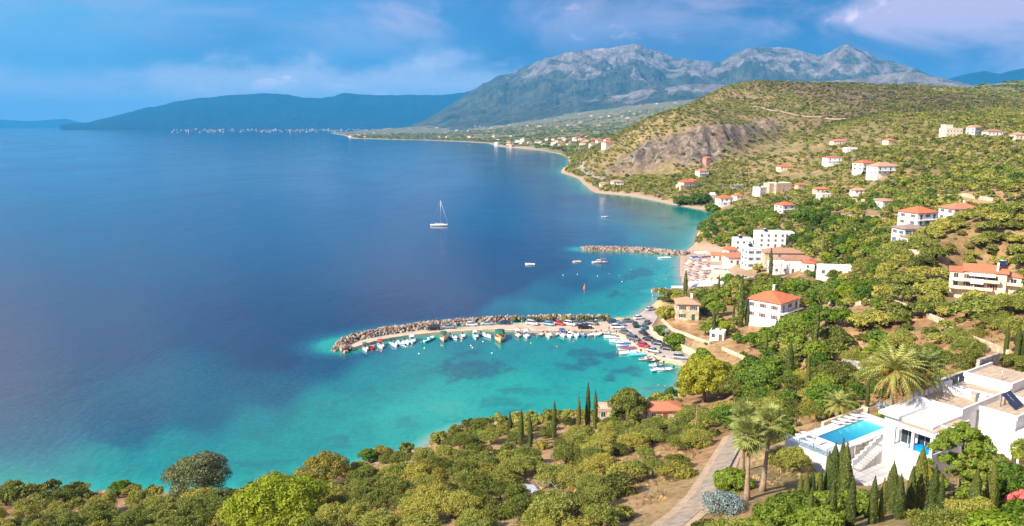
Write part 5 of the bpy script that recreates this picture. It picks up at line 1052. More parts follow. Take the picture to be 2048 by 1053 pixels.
def boat(uv, rz, Lb, Wb, kind, hull, label, stripe=None, cover=None, z=0, name='motorboat', cat='boat', group=None):
    p = Pz(uv[0], uv[1], 0) if not isinstance(uv, Vector) else uv; key = (kind, Lb, Wb, hull.name, stripe.name if stripe else 0, cover.name if cover else 0)
    t = thing(name, label, cat, p, R(rz), group)
    if key not in _boat:
        P_ = []; Hb = .62 if kind != 'caique' else .95
        if kind == 'rib':
            mb = MB(); pts = [(-Lb/2, -Wb*.38, .32), (Lb*.15, -Wb*.38, .34), (Lb*.36, -Wb*.26, .42), (Lb*.47, 0, .52), (Lb*.36, Wb*.26, .42), (Lb*.15, Wb*.38, .34), (-Lb/2, Wb*.38, .32)]; mb.tube(pts, [.16, .22, .22, .22, .22, .22, .16], 8)
            P_.append(('hull', mb.mesh('hull'), hull)); P_.append(('floor', MB().prism([(-Lb*.47, -Wb*.33), (Lb*.2, -Wb*.33), (Lb*.4, 0), (Lb*.2, Wb*.33), (-Lb*.47, Wb*.33)], -.15, .18).mesh('floor'), INSIDE))
        else:
            R0 = hull_rings(Lb, Wb, Hb, bow=1.25 if kind != 'caique' else 1.7); mb = MB(); prf = []
            for x, w, h, zz0 in R0: prf.append([(x, -w, h), (x, -w*.93, h*.35), (x, -w*.55, zz0), (x, w*.55, zz0), (x, w*.93, h*.35), (x, w, h), (x, w-min(.12, w*.5), h), (x, w-min(.14, w*.6), .22), (x, -(w-min(.14, w*.6)), .22), (x, -(w-min(.12, w*.5)), h)])
            mb.loft(prf, sm=False); P_.append(('hull', mb.mesh('hull'), hull))
            if stripe:
                sb = MB(); rr_ = [[(x, -w-.015, h*.97), (x, -w*.975-.02, h*.62), (x, w*.975+.02, h*.62), (x, w+.015, h*.97)] for x, w, h, _ in R0]; sb.loft(rr_, cap=False, closed=False)
                # keep only the two side strips
                f = [q for q in sb.f if abs(sum(sb.v[k][1] for k in q))/4 > .02*Wb]; sb.f = f; sb.m = [0]*len(f); sb.sm = [True]*len(f); P_.append(('stripe', sb.mesh('stripe'), stripe))
            if kind in ('motor', 'cabin', 'canopy'):   # fore deck
                fd = MB(); V_ = [(x, w, h) for x, w, h, _ in R0 if x > Lb*.12]; n = len(V_); fd.add([(x, -w*.9, h+.01) for x, w, h in V_]+[(x, w*.9, h+.01) for x, w, h in V_]+[(x, 0, h+.10) for x, w, h in V_], [(i, i+1, 2*n+i+1, 2*n+i) for i in range(n-1)]+[(2*n+i, 2*n+i+1, n+i+1, n+i) for i in range(n-1)]); P_.append(('foredeck', fd.mesh('foredeck'), hull if hull is GEL else GEL))
            P_.append(('seat', MB().box(-Lb*.38, -Wb*.33, .22, -Lb*.28, Wb*.33, .55).mesh('seat'), SEATM))
        if kind in ('motor', 'rib', 'canopy', 'cover'): P_.append(('console', MB().box(-.1, -Wb*.16, .2, .35, Wb*.16, 1.05).mesh('console'), GEL)); P_.append(('windscreen', MB().add([(.35, -Wb*.2, 1.0), (.35, Wb*.2, 1.0), (.15, Wb*.18, 1.4), (.15, -Wb*.18, 1.4), (.32, -Wb*.2, 1.0), (.32, Wb*.2, 1.0), (.12, Wb*.18, 1.4), (.12, -Wb*.18, 1.4)], [(0, 1, 2, 3), (7, 6, 5, 4), (0, 3, 7, 4), (1, 5, 6, 2), (3, 2, 6, 7), (0, 4, 5, 1)]).mesh('windscreen'), GLASS))
        if kind in ('motor', 'rib', 'open', 'canopy', 'cover', 'cabin'): P_.append(('outboard_motor', MB().loft([[(-Lb/2-.42, -.13, .75), (-Lb/2-.02, -.15, .75), (-Lb/2-.02, .15, .75), (-Lb/2-.42, .13, .75)], [(-Lb/2-.48, -.18, .95), (-Lb/2+.02, -.18, .95), (-Lb/2+.02, .18, .95), (-Lb/2-.48, .18, .95)], [(-Lb/2-.38, -.12, 1.22), (-Lb/2-.06, -.12, 1.22), (-Lb/2-.06, .12, 1.22), (-Lb/2-.38, .12, 1.22)]], sm=False).box(-Lb/2-.28, -.06, -.4, -Lb/2-.12, .06, .75).mesh('outboard_motor'), MOTOR))
        if kind == 'open': P_.append(('bench', MB().box(Lb*.05, -Wb*.38, .40, Lb*.13, Wb*.38, .46).mesh('bench'), TEAK))
        if kind in ('canopy', 'caique'):
            zc = 1.95 if kind == 'canopy' else 2.35; x0, x1 = (-Lb*.42, Lb*.12) if kind == 'canopy' else (-Lb*.40, Lb*.22); q = Wb*.44; cb = MB(); cb.loft([[(x0, -q, zc-.12), (x0, -q*.5, zc+.06), (x0, q*.5, zc+.06), (x0, q, zc-.12), (x0, q*.5, zc+.01), (x0, -q*.5, zc+.01)], [(x1, -q, zc-.12), (x1, -q*.5, zc+.08), (x1, q*.5, zc+.08), (x1, q, zc-.12), (x1, q*.5, zc+.03), (x1, -q*.5, zc+.03)]])
            P_.append(('canopy', cb.mesh('canopy'), cover or FABW)); pp = MB()
            for x in (x0+.1, x1-.1):
                for y in (-q+.04, q-.04): pp.tube([(x, y, .5), (x, y, zc-.1)], .03, 5)
            P_.append(('canopy_frame', pp.mesh('canopy_frame'), STEEL))
        if kind == 'caique': P_.append(('wheelhouse', MB().box(-Lb*.34, -Wb*.22, .25, -Lb*.14, Wb*.22, 1.9).mesh('wheelhouse'), GELY)); P_.append(('rail', MB().tube([(x, -w, h+.1) for x, w, h, _ in R0]+[(x, w, h+.1) for x, w, h, _ in R0[::-1]], .06, 5).mesh('rail'), GELY)); P_.append(('stem_post', MB().box(Lb*.49, -.07, .6, Lb*.52, .07, 2.1).mesh('stem_post'), GEL))
        if kind == 'cabin': P_.append(('cabin', MB().loft([[(-Lb*.05, -Wb*.32, .3), (Lb*.28, -Wb*.26, .5), (Lb*.28, Wb*.26, .5), (-Lb*.05, Wb*.32, .3)], [(-Lb*.03, -Wb*.28, 1.65), (Lb*.16, -Wb*.24, 1.65), (Lb*.16, Wb*.24, 1.65), (-Lb*.03, Wb*.28, 1.65)]], sm=False).mesh('cabin'), GEL)); P_.append(('cabin_window', MB().loft([[(-Lb*.043, -Wb*.313, 1.0), (Lb*.235, -Wb*.262, 1.0), (Lb*.235, Wb*.262, 1.0), (-Lb*.043, Wb*.313, 1.0)], [(-Lb*.038, -Wb*.297, 1.42), (Lb*.198, -Wb*.252, 1.42), (Lb*.198, Wb*.252, 1.42), (-Lb*.038, Wb*.297, 1.42)]], sm=False).mesh('cabin_window'), GLASS))
        if kind == 'cover': P_.append(('boat_cover', MB().loft([[(x, -w*.98, h+.02), (x, 0, h+.34-.16*abs(x)/Lb), (x, w*.98, h+.02)] for x, w, h, _ in R0[2:12]], cap=False, closed=False).mesh('boat_cover'), cover or FABB))
        for n_, me, mt in P_: me.materials.append(mt)
        _boat[key] = P_
    for n_, me, mt in _boat[key]: link(n_, me, None, t)
    return t
B = [  # u, v, heading, length, beam, kind, hull, stripe, cover, label
 (731, 697, -70, 4.6, 1.8, 'canopy', GEL, None, FABG, 'small white boat with green canopy, nearest the mole tip'), (744, 694, -76, 4.6, 1.8, 'open', GELR, None, None, 'small open boat with red hull, second from the mole tip'), (762, 691, -72, 5.6, 2.1, 'canopy', GEL, None, FABR, 'white motorboat with red canopy, third from the mole tip'),
 (788, 688, -64, 5.4, 2.0, 'motor', GEL, None, None, 'plain white motorboat, left of a tight pair near the mole tip'), (800, 686, -50, 5.8, 2.0, 'motor', GEL, GELN, None, 'white motorboat with thin blue stripe, right of a tight pair near the mole tip'), (813, 684, -68, 4.6, 1.8, 'open', GEL, None, None, 'small open white boat beside the white canopied boat'), (825, 681, -84, 5.8, 2.2, 'canopy', GEL, None, FABW, 'white boat with cream canopy moored square to the mole'),
 (857, 678, 62, 6.6, 2.3, 'motor', GELB, None, None, 'turquoise and white motorboat lying slanted to the mole'), (887, 677, -84, 6.2, 2.4, 'caique', TEAK, GEL, FABG, 'wooden fishing boat with green canopy, smaller of the two'), (907, 674, -62, 5.4, 2.0, 'motor', GEL, GELN, None, 'blue and white motorboat right of the smaller green canopied boat'), (925, 672, -88, 4.8, 1.9, 'open', GEL, GELR, None, 'small open white boat with red rim on the mole'),
 (951, 672, -85, 5.4, 2.1, 'canopy', GEL, GELN, FABW, 'white boat with white canopy left of the slanted motorboat'), (972, 670, -52, 5.6, 2.0, 'motor', GEL, None, None, 'white motorboat slanted beside the big yellow fishing boat'), (1000, 675, -88, 9.6, 3.6, 'caique', GELY, GEL, FABG, 'large yellow wooden fishing boat with broad green canopy'),
 (1036, 668.5, -84, 5.6, 2.3, 'canopy', TEAK, GEL, FABW, 'wooden boat with pinkish white canopy right of the yellow fishing boat'), (1053, 670, -88, 6.2, 2.4, 'canopy', GEL, None, FABW, 'wide white boat with white canopy, fifth left of the small mast'), (1080, 669, -118, 4.6, 1.6, 'open', GEL, GELR, None, 'slim white rowing boat with red waterline'), (1097, 670, -88, 5.2, 2.1, 'open', GEL, GELY, None, 'open white boat with tan interior left of the mast'),
 (1125, 668.5, -84, 5.6, 2.2, 'canopy', GEL, None, FABB, 'white boat with blue canopy right of the small mast'), (1139, 669.5, -88, 6.0, 2.3, 'cabin', GEL, None, None, 'white cabin boat between the blue canopied boat and a blue dinghy'), (1152, 669.5, -86, 5.4, 2.1, 'motor', GEL, None, None, 'white motorboat just left of the blue hulled boat'), (1166, 670, -86, 4.6, 1.9, 'open', GELN, None, None, 'small open boat with dark blue hull on the mole'),
 (1183, 669, -126, 5.8, 1.9, 'motor', GEL, GELR, None, 'white motorboat with red side, slanted near the mole root'), (1196, 668, -116, 6.0, 2.1, 'motor', GEL, None, None, 'plain white motorboat slanted nearest the mole root'), (1219, 665.5, 188, 4.4, 1.6, 'rib', GELG, None, None, 'small grey dinghy alongside the quay corner'),
 (1230, 675, 172, 7.4, 2.5, 'cabin', GEL, None, None, 'white cabin cruiser, uppermost of the boats at the right quay'), (1238, 684, 158, 6.6, 2.3, 'motor', GEL, None, None, 'white motorboat second down at the right quay'), (1250, 690, 196, 6.2, 2.2, 'cover', GEL, None, FABB, 'boat under a blue cover at the right quay'), (1258, 698, 186, 7.2, 2.4, 'cover', GEL, GELR, paint('plum_canvas', (.20, .10, .16), .8, .2), 'white boat under a plum cover at the right quay'),
 (1259, 706, 192, 7.0, 2.4, 'motor', GEL, None, None, 'white motorboat between the plum cover and the turquoise boat'), (1275, 710.5, 190, 6.6, 2.2, 'cover', GELB, None, paint('aqua_canvas', (.20, .55, .60), .8, .15), 'long turquoise boat under an aqua cover'), (1293, 718, 210, 6.2, 2.3, 'rib', GELG, None, None, 'grey inflatable boat with white console at the lower quay'), (1309, 721, 204, 6.4, 2.4, 'rib', GELD, None, None, 'dark inflatable boat right of the grey inflatable'),
 (1312, 731, 204, 5.0, 1.9, 'rib', GEL, None, None, 'white inflatable dinghy above the blue bottomed one'), (1309, 741, 240, 5.2, 2.1, 'motor', GELB, None, None, 'turquoise and white motorboat at the lowest cluster'), (1328, 741, 202, 6.2, 2.2, 'motor', GEL, GELN, None, 'white boat with blue bottom, lowest of all the moored boats')]
for u, v, rz, l_, b_, kd, hu, st_, cv_, lb in B: boat((u, v+(3.2 if u < 1222 else 1.5)), rz, l_, b_, kd, hu, lb, st_, cv_, name=dict(caique='fishing_boat', rib='inflatable_boat', open='rowing_boat').get(kd, 'motorboat'))
boat((1060, 530), 170, 5.0, 1.9, 'motor', GEL, 'small white motorboat adrift far left of the breakwater', name='motorboat'); boat((1154, 525), 178, 4.6, 1.8, 'open', GEL, 'small white rowing boat left of the red cruiser', GELR, name='rowing_boat')
boat((1210, 435), 8, 6, 2.2, 'motor', GEL, 'small white motorboat alone in the bay above the breakwater'); boat((1329, 517), 186, 7.5, 2.4, 'open', GEL, 'long white rowing boat moored against the root of the breakwater', name='rowing_boat'); boat((937, 291), 10, 16, 4, 'motor', GEL, 'tiny white boat far off near the distant beach')
t = boat((1200, 526), 186, 8.8, 2.9, 'cabin', GEL, 'white and red cruiser with red canopy anchored below the breakwater', GELR, name='cabin_cruiser')
MB().loft([[(-2.6, -1.2, 2.2), (-2.6, 0, 2.4), (-2.6, 1.2, 2.2)], [(-.2, -1.2, 2.3), (-.2, 0, 2.5), (-.2, 1.2, 2.3)]], cap=False, closed=False).build('canopy', FABR, t); fm = MB()
for x in (-2.5, -.3):
    for y in (-1.15, 1.15): fm.tube([(x, y, .6), (x, y, 2.25)], .03, 5)
fm.build('canopy_frame', STEEL, t)
t = boat((1111, 672), -120, 4.6, 1.6, 'open', INSIDE, 'small grey sailing dinghy with bare mast', None, name='sailing_dinghy'); MB().tube([(.8, 0, .4), (.8, 0, 5.2)], .05, 6).build('mast', STEEL, t)
# sailing yacht
p = Pz(879, 452, 0); t = thing('sailing_yacht', 'white sailing yacht with tall mast anchored alone on the deep blue sea', 'sailing yacht', p, R(-6)); Lb, Wb = 12.5, 3.8; R0 = hull_rings(Lb, Wb, 1.15, -.3, 1.25, .45); mb = MB()
mb.loft([[(x, -w, h), (x, -w*.9, .2), (x, -w*.4, z_), (x, w*.4, z_), (x, w*.9, .2), (x, w, h)] for x, w, h, z_ in R0]); mb.build('hull', GEL, t)
MB().loft([[(x, -w*.97, h+.01), (x, 0, h+.06), (x, w*.97, h+.01)] for x, w, h, _ in R0], cap=False, closed=False).build('deck', TEAK, t)
cb = MB().loft([[(-3.2, -1.3, 1.15), (3.2, -.7, 1.3), (3.2, .7, 1.3), (-3.2, 1.3, 1.15)], [(-3.0, -1.1, 1.75), (2.2, -.5, 1.6), (2.2, .5, 1.6), (-3.0, 1.1, 1.75)]], sm=False).build('cabin', GEL, t)
MB().loft([[(-2.6, -1.28, 1.35), (1.8, -.83, 1.4), (1.8, .83, 1.4), (-2.6, 1.28, 1.35)], [(-2.6, -1.2, 1.58), (1.8, -.74, 1.52), (1.8, .74, 1.52), (-2.6, 1.2, 1.58)]], sm=False).build('cabin_window', GLASS, cb)
ms = MB().tube([(1.0, 0, 1.2), (1.0, 0, 18.2)], [.16, .11], 8).build('mast', STEEL, t); MB().tube([(1.0, -1.1, 10.5), (1.0, 1.1, 10.5)], .05, 5).build('spreader', STEEL, ms)
bm_ = MB().tube([(.9, 0, 2.6), (-4.2, 0, 2.7)], .10, 6).build('boom', STEEL, t); MB().tube([(.7, 0, 2.85), (-2, 0, 2.95), (-4.1, 0, 2.85)], [.28, .24, .12], 8).build('furled_sail', FABB, bm_)
MB().tube([(1.0, 0, 18), (6.1, 0, 1.5)], .09, 6).build('forestay', FABW, t); MB().tube([(1.0, 0, 18), (-6.1, 0, 1.3)], .03, 4).build('backstay', STEEL, t); MB().loft([[(-4.0, -1.4, 2.6), (-4.0, 0, 2.9), (-4.0, 1.4, 2.6)], [(-2.6, -1.4, 2.5), (-2.6, 0, 2.8), (-2.6, 1.4, 2.5)]], cap=False, closed=False).build('sprayhood', FABB, t)
# buoys
BO = paint('orange_buoy', (.75, .22, .06), .5, .1); BWH = paint('white_buoy', (.80, .78, .72), .5, .1); BPK = paint('pink_buoy', (.75, .16, .14), .5, .1); BY = paint('yellow_buoy', (.75, .55, .10), .5, .1)
def buoy(u, v, s, mat, label, group=None, cone=False):
    p = Pz(u, v, 0); mb = MB()
    if cone: mb.loft([[(math.cos(k*.785)*r_, math.sin(k*.785)*r_, z_) for k in range(8)] for r_, z_ in ((.45, -.3), (.6, .1), (.5, .5), (.14, 1.5), (.08, 2.3))])
    else: mb.loft([[(math.cos(k*.785)*r_*s, math.sin(k*.785)*r_*s, z_*s) for k in range(8)] for r_, z_ in ((.1, -.5), (.42, -.25), (.5, 0), (.42, .27), (.12, .5))])
    tag(mb.build('buoy', mat, loc=p), label, 'buoy', group)
buoy(1169, 578, 1, BO, 'large cone shaped orange buoy in the open bay', None, True)
for u, v in [(838, 708), (849, 697), (942, 692), (945, 696), (966, 684), (984, 707), (812, 694), (1155, 549), (1195, 553), (1126, 551), (1244, 564)]: buoy(u, v, .55, BWH, 'small white mooring buoy floating in the bay', 'small white mooring buoys')
for u, v in [(755, 701), (763, 704), (1114, 694), (1147, 684), (1234, 705)]: buoy(u, v, .6, BPK, 'small pink mooring buoy floating off the boats', 'small pink mooring buoys')
for u, v in [(883, 692), (923, 683), (1062, 687)]: buoy(u, v, .55, BY, 'small yellow mooring buoy floating off the mole', 'small yellow mooring buoys')
for u, v in [(1303, 532), (1262, 540), (1239, 552), (1218, 548)]: buoy(u, v, .5, BO, 'tiny orange marker buoy off the beach', 'tiny orange marker buoys')
# ---------------------------------------------------------------- beach parasols, loungers and tents
PRC = [paint('straw_parasol', (.46, .29, .22), .95, .3, 4), paint('faded_parasol', (.66, .50, .42), .9, .2, 3), FABW]
pc = {}
for k, mt in enumerate(PRC):
    a = MB(); n = 10; a.add([(1.45*math.cos(6.283*i/n), 1.45*math.sin(6.283*i/n), 1.95) for i in range(n)]+[(0, 0, 2.55)]+[(1.45*math.cos(6.283*i/n), 1.45*math.sin(6.283*i/n), 1.80) for i in range(n)], [(i, (i+1) % n, n) for i in range(n)]+[(i, n+1+i, n+1+(i+1) % n, (i+1) % n) for i in range(n)]); me = a.mesh('canopy'); me.materials.append(mt); pc[k] = me
pm = MB().tube([(0, 0, -.3), (0, 0, 2.45)], .035, 6).mesh('pole'); pm.materials.append(WOOD)
pl = [Pz(u, v, 1.5) for u, v in [(1366, 524), (1390, 515), (1420, 530), (1436, 552), (1425, 570), (1380, 571), (1368, 548)]]; rs = random.Random(3); cx = [p_.x for p_ in pl]; cy = [p_.y for p_ in pl]; npar = 0; y = min(cy)
LBP = ['straw thatched parasol standing in the crowded rows on the beach', 'faded pink parasol standing in the crowded rows on the beach', 'white parasol standing in the crowded rows on the beach']; GBP = ['straw parasols on the beach', 'faded pink parasols on the beach', 'white parasols on the beach']
while y < max(cy):
    x = min(cx)+(1.9 if int(y) % 2 else 0)
    while x < max(cx):
        if psd(pl, [x], [y])[0] > 0:
            X_, Y_ = x+rs.uniform(-.4, .4), y+rs.uniform(-.5, .5); zg = max(Z_at(X_, Y_), .3); k = rs.choice((0, 0, 0, 1, 1, 2)); t = thing('beach_parasol', LBP[k], 'parasol', (X_, Y_, zg), rs.uniform(0, 1), GBP[k]); link('pole', pm, None, t); link('canopy', pc[k], None, t)
            for s in (-1, 1): lounger(0, 0, 0, R(60)+rs.uniform(-.1, .1), 'white sun lounger under the crowded parasols on the beach', 'sun loungers under the beach parasols', Vector((X_+s*.95, Y_-.7, zg)))
            npar += 1
        x += 3.9
    y += 5.2
print('PARASOLS', npar)
def tent(u, v, s, h, label, mat=FABW, rz=0, z=None, kind='pyramid'):
    p = G(u, v, 100); t = thing('beach_tent', label, 'tent', p, R(rz)); a = s/2; rf_ = MB()
    if kind == 'pyramid': rf_.add([(-a, -a, h), (a, -a, h), (a, a, h), (-a, a, h), (0, 0, h+1.7), (-a, -a, h-.25), (a, -a, h-.25), (a, a, h-.25), (-a, a, h-.25)], [(0, 1, 4), (1, 2, 4), (2, 3, 4), (3, 0, 4), (5, 6, 1, 0), (6, 7, 2, 1), (7, 8, 3, 2), (8, 5, 0, 3)])
    else: rf_.box(-a, -a*.8, h-.12, a, a*.8, h+.1)
    rf_.build('roof', mat, t)
    for x in (-a+.1, a-.1):
        for y in (-a*.78+.1, a*.78-.1): MB().tube([(x, y, -.5), (x, y, h-.13)], .06, 6).build('post', STEEL, t)
    EXCL.append((p.x, p.y, s*.7)); return t
tent(1391, 584, 6.4, 3.0, 'white pointed beach tent, left of the pair behind the groyne', rz=12); tent(1416, 582, 7.2, 3.0, 'white pointed beach tent, right of the pair behind the groyne', rz=12); tent(1435, 579, 5.0, 2.8, 'small white beach tent right beside the two pointed ones', kind='flat')
tent(1415, 549, 5.0, 2.7, 'square white awning at the back of the parasols, left one', kind='flat', rz=-6); tent(1434, 546, 5.6, 2.9, 'square white awning at the back of the parasols, right one', kind='flat', rz=-6); tent(1356, 587, 4.8, 2.6, 'flat white canopy standing at the foot of the short groyne', kind='flat', rz=4)
tent(1391, 523, 4.5, 2.4, 'bright blue awning at the top end of the beach', mat=FABB, kind='flat', rz=10); tent(1402, 516, 6, 2.8, 'pale awning beside the blue one at the top end of the beach', kind='flat', rz=10)
tent(1652, 648, 5, 2.6, 'red awning on the terrace right of the white red roofed house', mat=FABR, kind='flat', rz=-25)
# ---------------------------------------------------------------- people
SKIN = paint('skin', (.50, .29, .19), .6, .1); HAIR = paint('dark_hair', (.03, .02, .015), .8, .2)
def person_mesh(pose='stand'):
    J = {'hip': (0, 0, .93), 'chest': (0, 0, 1.22), 'neck': (0, 0, 1.47), 'chin': (0, .02, 1.55), 'head': (0, .02, 1.66), 'top': (0, 0, 1.76)}
    E = [('hip', 'chest'), ('chest', 'neck'), ('neck', 'chin'), ('chin', 'head'), ('head', 'top')]; RA = dict(hip=.15, chest=.16, neck=.06, chin=.075, head=.105, top=.06)
    for s, n_ in ((-1, 'l'), (1, 'r')):
        st = .16 if s > 0 else -.12
        J.update({n_+'hip': (s*.09, 0, .88), n_+'knee': (s*.11, st*.7, .49), n_+'ank': (s*.12, st-.03, .09), n_+'toe': (s*.13, st+.14, .04), n_+'sh': (s*.19, 0, 1.42), n_+'elb': (s*.25, -st*.5, 1.14), n_+'wr': (s*.27, -st*.9+.06, .90), n_+'hand': (s*.27, -st+.10, .80), n_+'th': (s*.24, -st*.9+.12, .85)})
        RA.update({n_+'hip': .09, n_+'knee': .06, n_+'ank': .042, n_+'toe': .035, n_+'sh': .065, n_+'elb': .043, n_+'wr': .03, n_+'hand': .028, n_+'th': .014})
        E += [('hip', n_+'hip'), (n_+'hip', n_+'knee'), (n_+'knee', n_+'ank'), (n_+'ank', n_+'toe'), ('neck', n_+'sh'), (n_+'sh', n_+'elb'), (n_+'elb', n_+'wr'), (n_+'wr', n_+'hand'), (n_+'wr', n_+'th')]
    ks = list(J); me = bpy.data.meshes.new('person'); me.from_pydata([J[k] for k in ks], [(ks.index(a), ks.index(b)) for a, b in E], []); o = bpy.data.objects.new('tmp', me); C.objects.link(o)
    md_ = o.modifiers.new('s', 'SKIN'); o.modifiers.new('u', 'SUBSURF').levels = 1
    for i, k in enumerate(ks): me.skin_vertices[0].data[i].radius = (RA[k], RA[k]*(.75 if k in ('hip', 'chest') else 1)); me.skin_vertices[0].data[i].use_root = (k == 'hip')
    dg = bpy.context.evaluated_depsgraph_get(); r_ = bpy.data.meshes.new_from_object(o.evaluated_get(dg)); bpy.data.objects.remove(o); r_.name = 'person'; return r_
PM = person_mesh(); pmz = np.array([v.co.z for v in PM.vertices])
def person(p, rz, top, legs, label, group=None):
    me = PM.copy(); me.materials.clear()
    for mt in (SKIN, paint('cloth_'+'_'.join('%02d' % int(c*99) for c in top), top, .9, .1), paint('cloth_'+'_'.join('%02d' % int(c*99) for c in legs), legs, .9, .1), HAIR): me.materials.append(mt)
    for q in me.polygons: c_ = q.center; q.material_index = 3 if (c_.z > 1.68 or (c_.z > 1.58 and c_.y < -.02)) else 1 if 1.0 < c_.z < 1.45 and abs(c_.x) < .24 else 2 if .42 < c_.z <= 1.0 and abs(c_.x) < .2 else 0
    o = link('person', me, None, None, p, rz); return tag(o, label, 'person', group)
person(Pz(821.5, 664.5, .75), R(80), (.60, .14, .03), (.05, .05, .08), 'person in an orange top walking near the boulders on the mole'); person(Pz(1218, 662, .76), R(20), (.10, .05, .05), (.04, .04, .05), 'person in dark clothes standing on the quay corner by the grey dinghy')
person(Pz(1166, 648, .76), R(150), (.12, .04, .04), (.05, .05, .06), 'person in a dark red top standing between parked cars behind the black pickup')
for u, v, tp, lb in [(1371, 522, (.6, .1, .1), 'bather in a red top at the waterline near the straight breakwater'), (1368, 543, (.1, .2, .5), 'bather in a blue top at the waterline in the middle of the beach'), (1371, 565, (.7, .7, .65), 'bather in white at the waterline at the near end of the beach')]:
    q = Pz(u, v, 1); q.z = max(Z_at(q.x, q.y), 0); person(q, R(-60), tp, (.1, .1, .12), lb)
def swimmer(u, v, label, group=None):
    p = Pz(u, v, 0); mb = MB(); mb.loft([[(math.cos(k*.785)*r_*1.0+x_, math.sin(k*.785)*r_, z_) for k in range(8)] for r_, z_, x_ in ((.16, -.15, 0), (.22, -.02, 0), (.19, .06, 0), (.06, .10, .02), (.075, .16, .03), (.11, .26, .03), (.105, .34, .02), (.04, .40, .01))])
    mb.tube([(0, .18, .02), (.25, .34, .03), (.5, .28, .03), (.6, .24, .02)], [.06, .045, .035, .025], 6); mb.tube([(0, -.18, .02), (.22, -.36, .03), (.48, -.32, .03), (.58, -.28, .02)], [.06, .045, .035, .025], 6)
    me = mb.mesh('person'); me.materials.append(SKIN); me.materials.append(HAIR)
    for q in me.polygons:
        if q.center.z > .28: q.material_index = 1
    tag(link('person', me, None, None, p, random.uniform(0, 6)), label, 'person', group)
swimmer(1318, 770, 'swimmer left of a pair in the shallows beside the big pine'); swimmer(1330, 772, 'swimmer right of a pair in the shallows beside the big pine')
for u, v in [(1337, 549), (1342, 533), (1345, 522), (1332, 558), (1352, 540), (1350, 556), (1313, 563)]: swimmer(u, v, 'bather swimming off the parasol beach', 'bathers swimming off the beach')
# ---------------------------------------------------------------- poles and lamps
def lamp(u, v, h, label, group=None):
    t = thing('street_lamp', label, 'street lamp', Pz(u, v, .8), 0, group); MB().tube([(0, 0, -.2), (0, 0, h)], [.07, .045], 6).build('pole', STEEL, t); MB().box(-.15, -.5, h, .15, .15, h+.1).build('lamp_head', TRIM, t)
lamp(1304, 612, 4.2, 'slim pale lamp post, nearest of three on the sea road'); lamp(1316.5, 603, 4.2, 'slim pale lamp post, middle of three on the sea road'); lamp(1330, 596, 4.2, 'slim pale lamp post, farthest of three on the sea road')
def pole(u, v, h, label):
    p = G(u, v); t = thing('utility_pole', label, 'utility pole', p); MB().tube([(0, 0, -1), (0, 0, h)], [.14, .09], 6).build('shaft', WOOD, t); MB().box(-.8, -.05, h-.6, .8, .05, h-.45).build('crossarm', WOOD, t); return Vector((p.x, p.y, p.z+h-.4))
pole(1561, 557, 9, 'wooden utility pole in front of the long white village building'); pole(1577, 562, 7.5, 'shorter wooden utility pole right of the village street'); pole(1601, 592, 8.5, 'wooden utility pole behind the white house with wide red roof')
pole(1596, 636, 7.5, 'leaning wooden utility pole at the corner of the white red roofed house'); pole(1681, 425, 11, 'tall utility pole beside the tan yard wall on the hill'); pole(1500, 405, 12, 'tall utility pole below the angular white hillside house'); pole(1687, 300, 14, 'utility pole high on the olive slope near the ridge')
a = pole(1391, 880, 6.5, 'rusty utility pole standing in the olive grove left of the fan palms'); b = Pr(1040, 1075, 62)
b = Vector((b.x, b.y, Z_at(b.x, b.y)+7.5)); q = [a.lerp(b, i/16) for i in range(17)]
for i, x in enumerate(q): x.z -= 1.2*(1-(2*i/16-1)**2)
tag(MB().tube(q, .028, 4).build('power_line', METAL), 'thin black power line crossing the olive grove', 'power line')
c_ = G(1755, 690); q = [a.lerp(Vector((c_.x, c_.y, c_.z+7)), i/16) for i in range(17)]
# ---------------------------------------------------------------- trees seen one by one
def hero(kind, u, v, h, label, wide=1.0, mat=None, group=None, lod=None, var=None, name=None, cat=None, r=None, clear=1.6):
    p = Pr(u, v, r) if r else G(u, v)
    if r: p.z = Z_at(p.x, p.y)
    EXCL.append((p.x, p.y, clear)); return put_tree(kind, p, h, label, group, wide, lod, var, mat, name, cat)
def lumpy(label, u, v, Rr, H_, mat, nblob, seed, name, cat, zb=.25, size=.2, n=14000, trunk_r=.35, br=(.22, .34), r=None, inner=.5, flat_=.8, z=None):
    rs = random.Random(seed); bl = []
    for i in range(nblob):
        an = i*2.4; q = math.sqrt((i+.5)/nblob); el = 1-q*q*.95; zc = H_*(zb+(1-zb)*(.12+.62*math.sqrt(max(el, 0)))) + rs.uniform(-.06, .06)*H_
        bl.append((Rr*q*.80*math.cos(an)*rs.uniform(.85, 1.1), Rr*q*.80*math.sin(an)*rs.uniform(.85, 1.1), zc, Rr*rs.uniform(*br), flat_))
        if i % 3 == 0 and q > .5: bl.append((Rr*q*.7*math.cos(an+1), Rr*q*.7*math.sin(an+1), H_*rs.uniform(zb, zb+.25), Rr*rs.uniform(*br), flat_))
    V = crown(bl, n, size, seed, inner=inner, low=-.6, out=.6); me = npmesh('crown', V, qf(V)); me.materials.append(mat)
    p = Pr(u, v, r) if r else G(u, v); 
    if r: p.z = Z_at(p.x, p.y)
    t = thing(name, label, cat, p-Vector((0, 0, .2)), rs.uniform(0, 6)); link('crown', me, None, t); tm = limbs(bl, trunk_r, H_*.28); tm.materials.append(M_BARK); link('trunk', tm, None, t)
    EXCL.append((p.x, p.y, Rr*.85)); dd = math.hypot(p.x, p.y); EXCL.append((p.x-p.x/dd*Rr*.9, p.y-p.y/dd*Rr*.9, Rr*.6)); return t
lumpy('big rounded yellow-green pine standing at the end of the harbour', 1408, 805, 7.6, 12.5, M_PINE, 46, 1, 'pine_tree', 'pine', .20, .24, 26000, .4, (.15, .22))
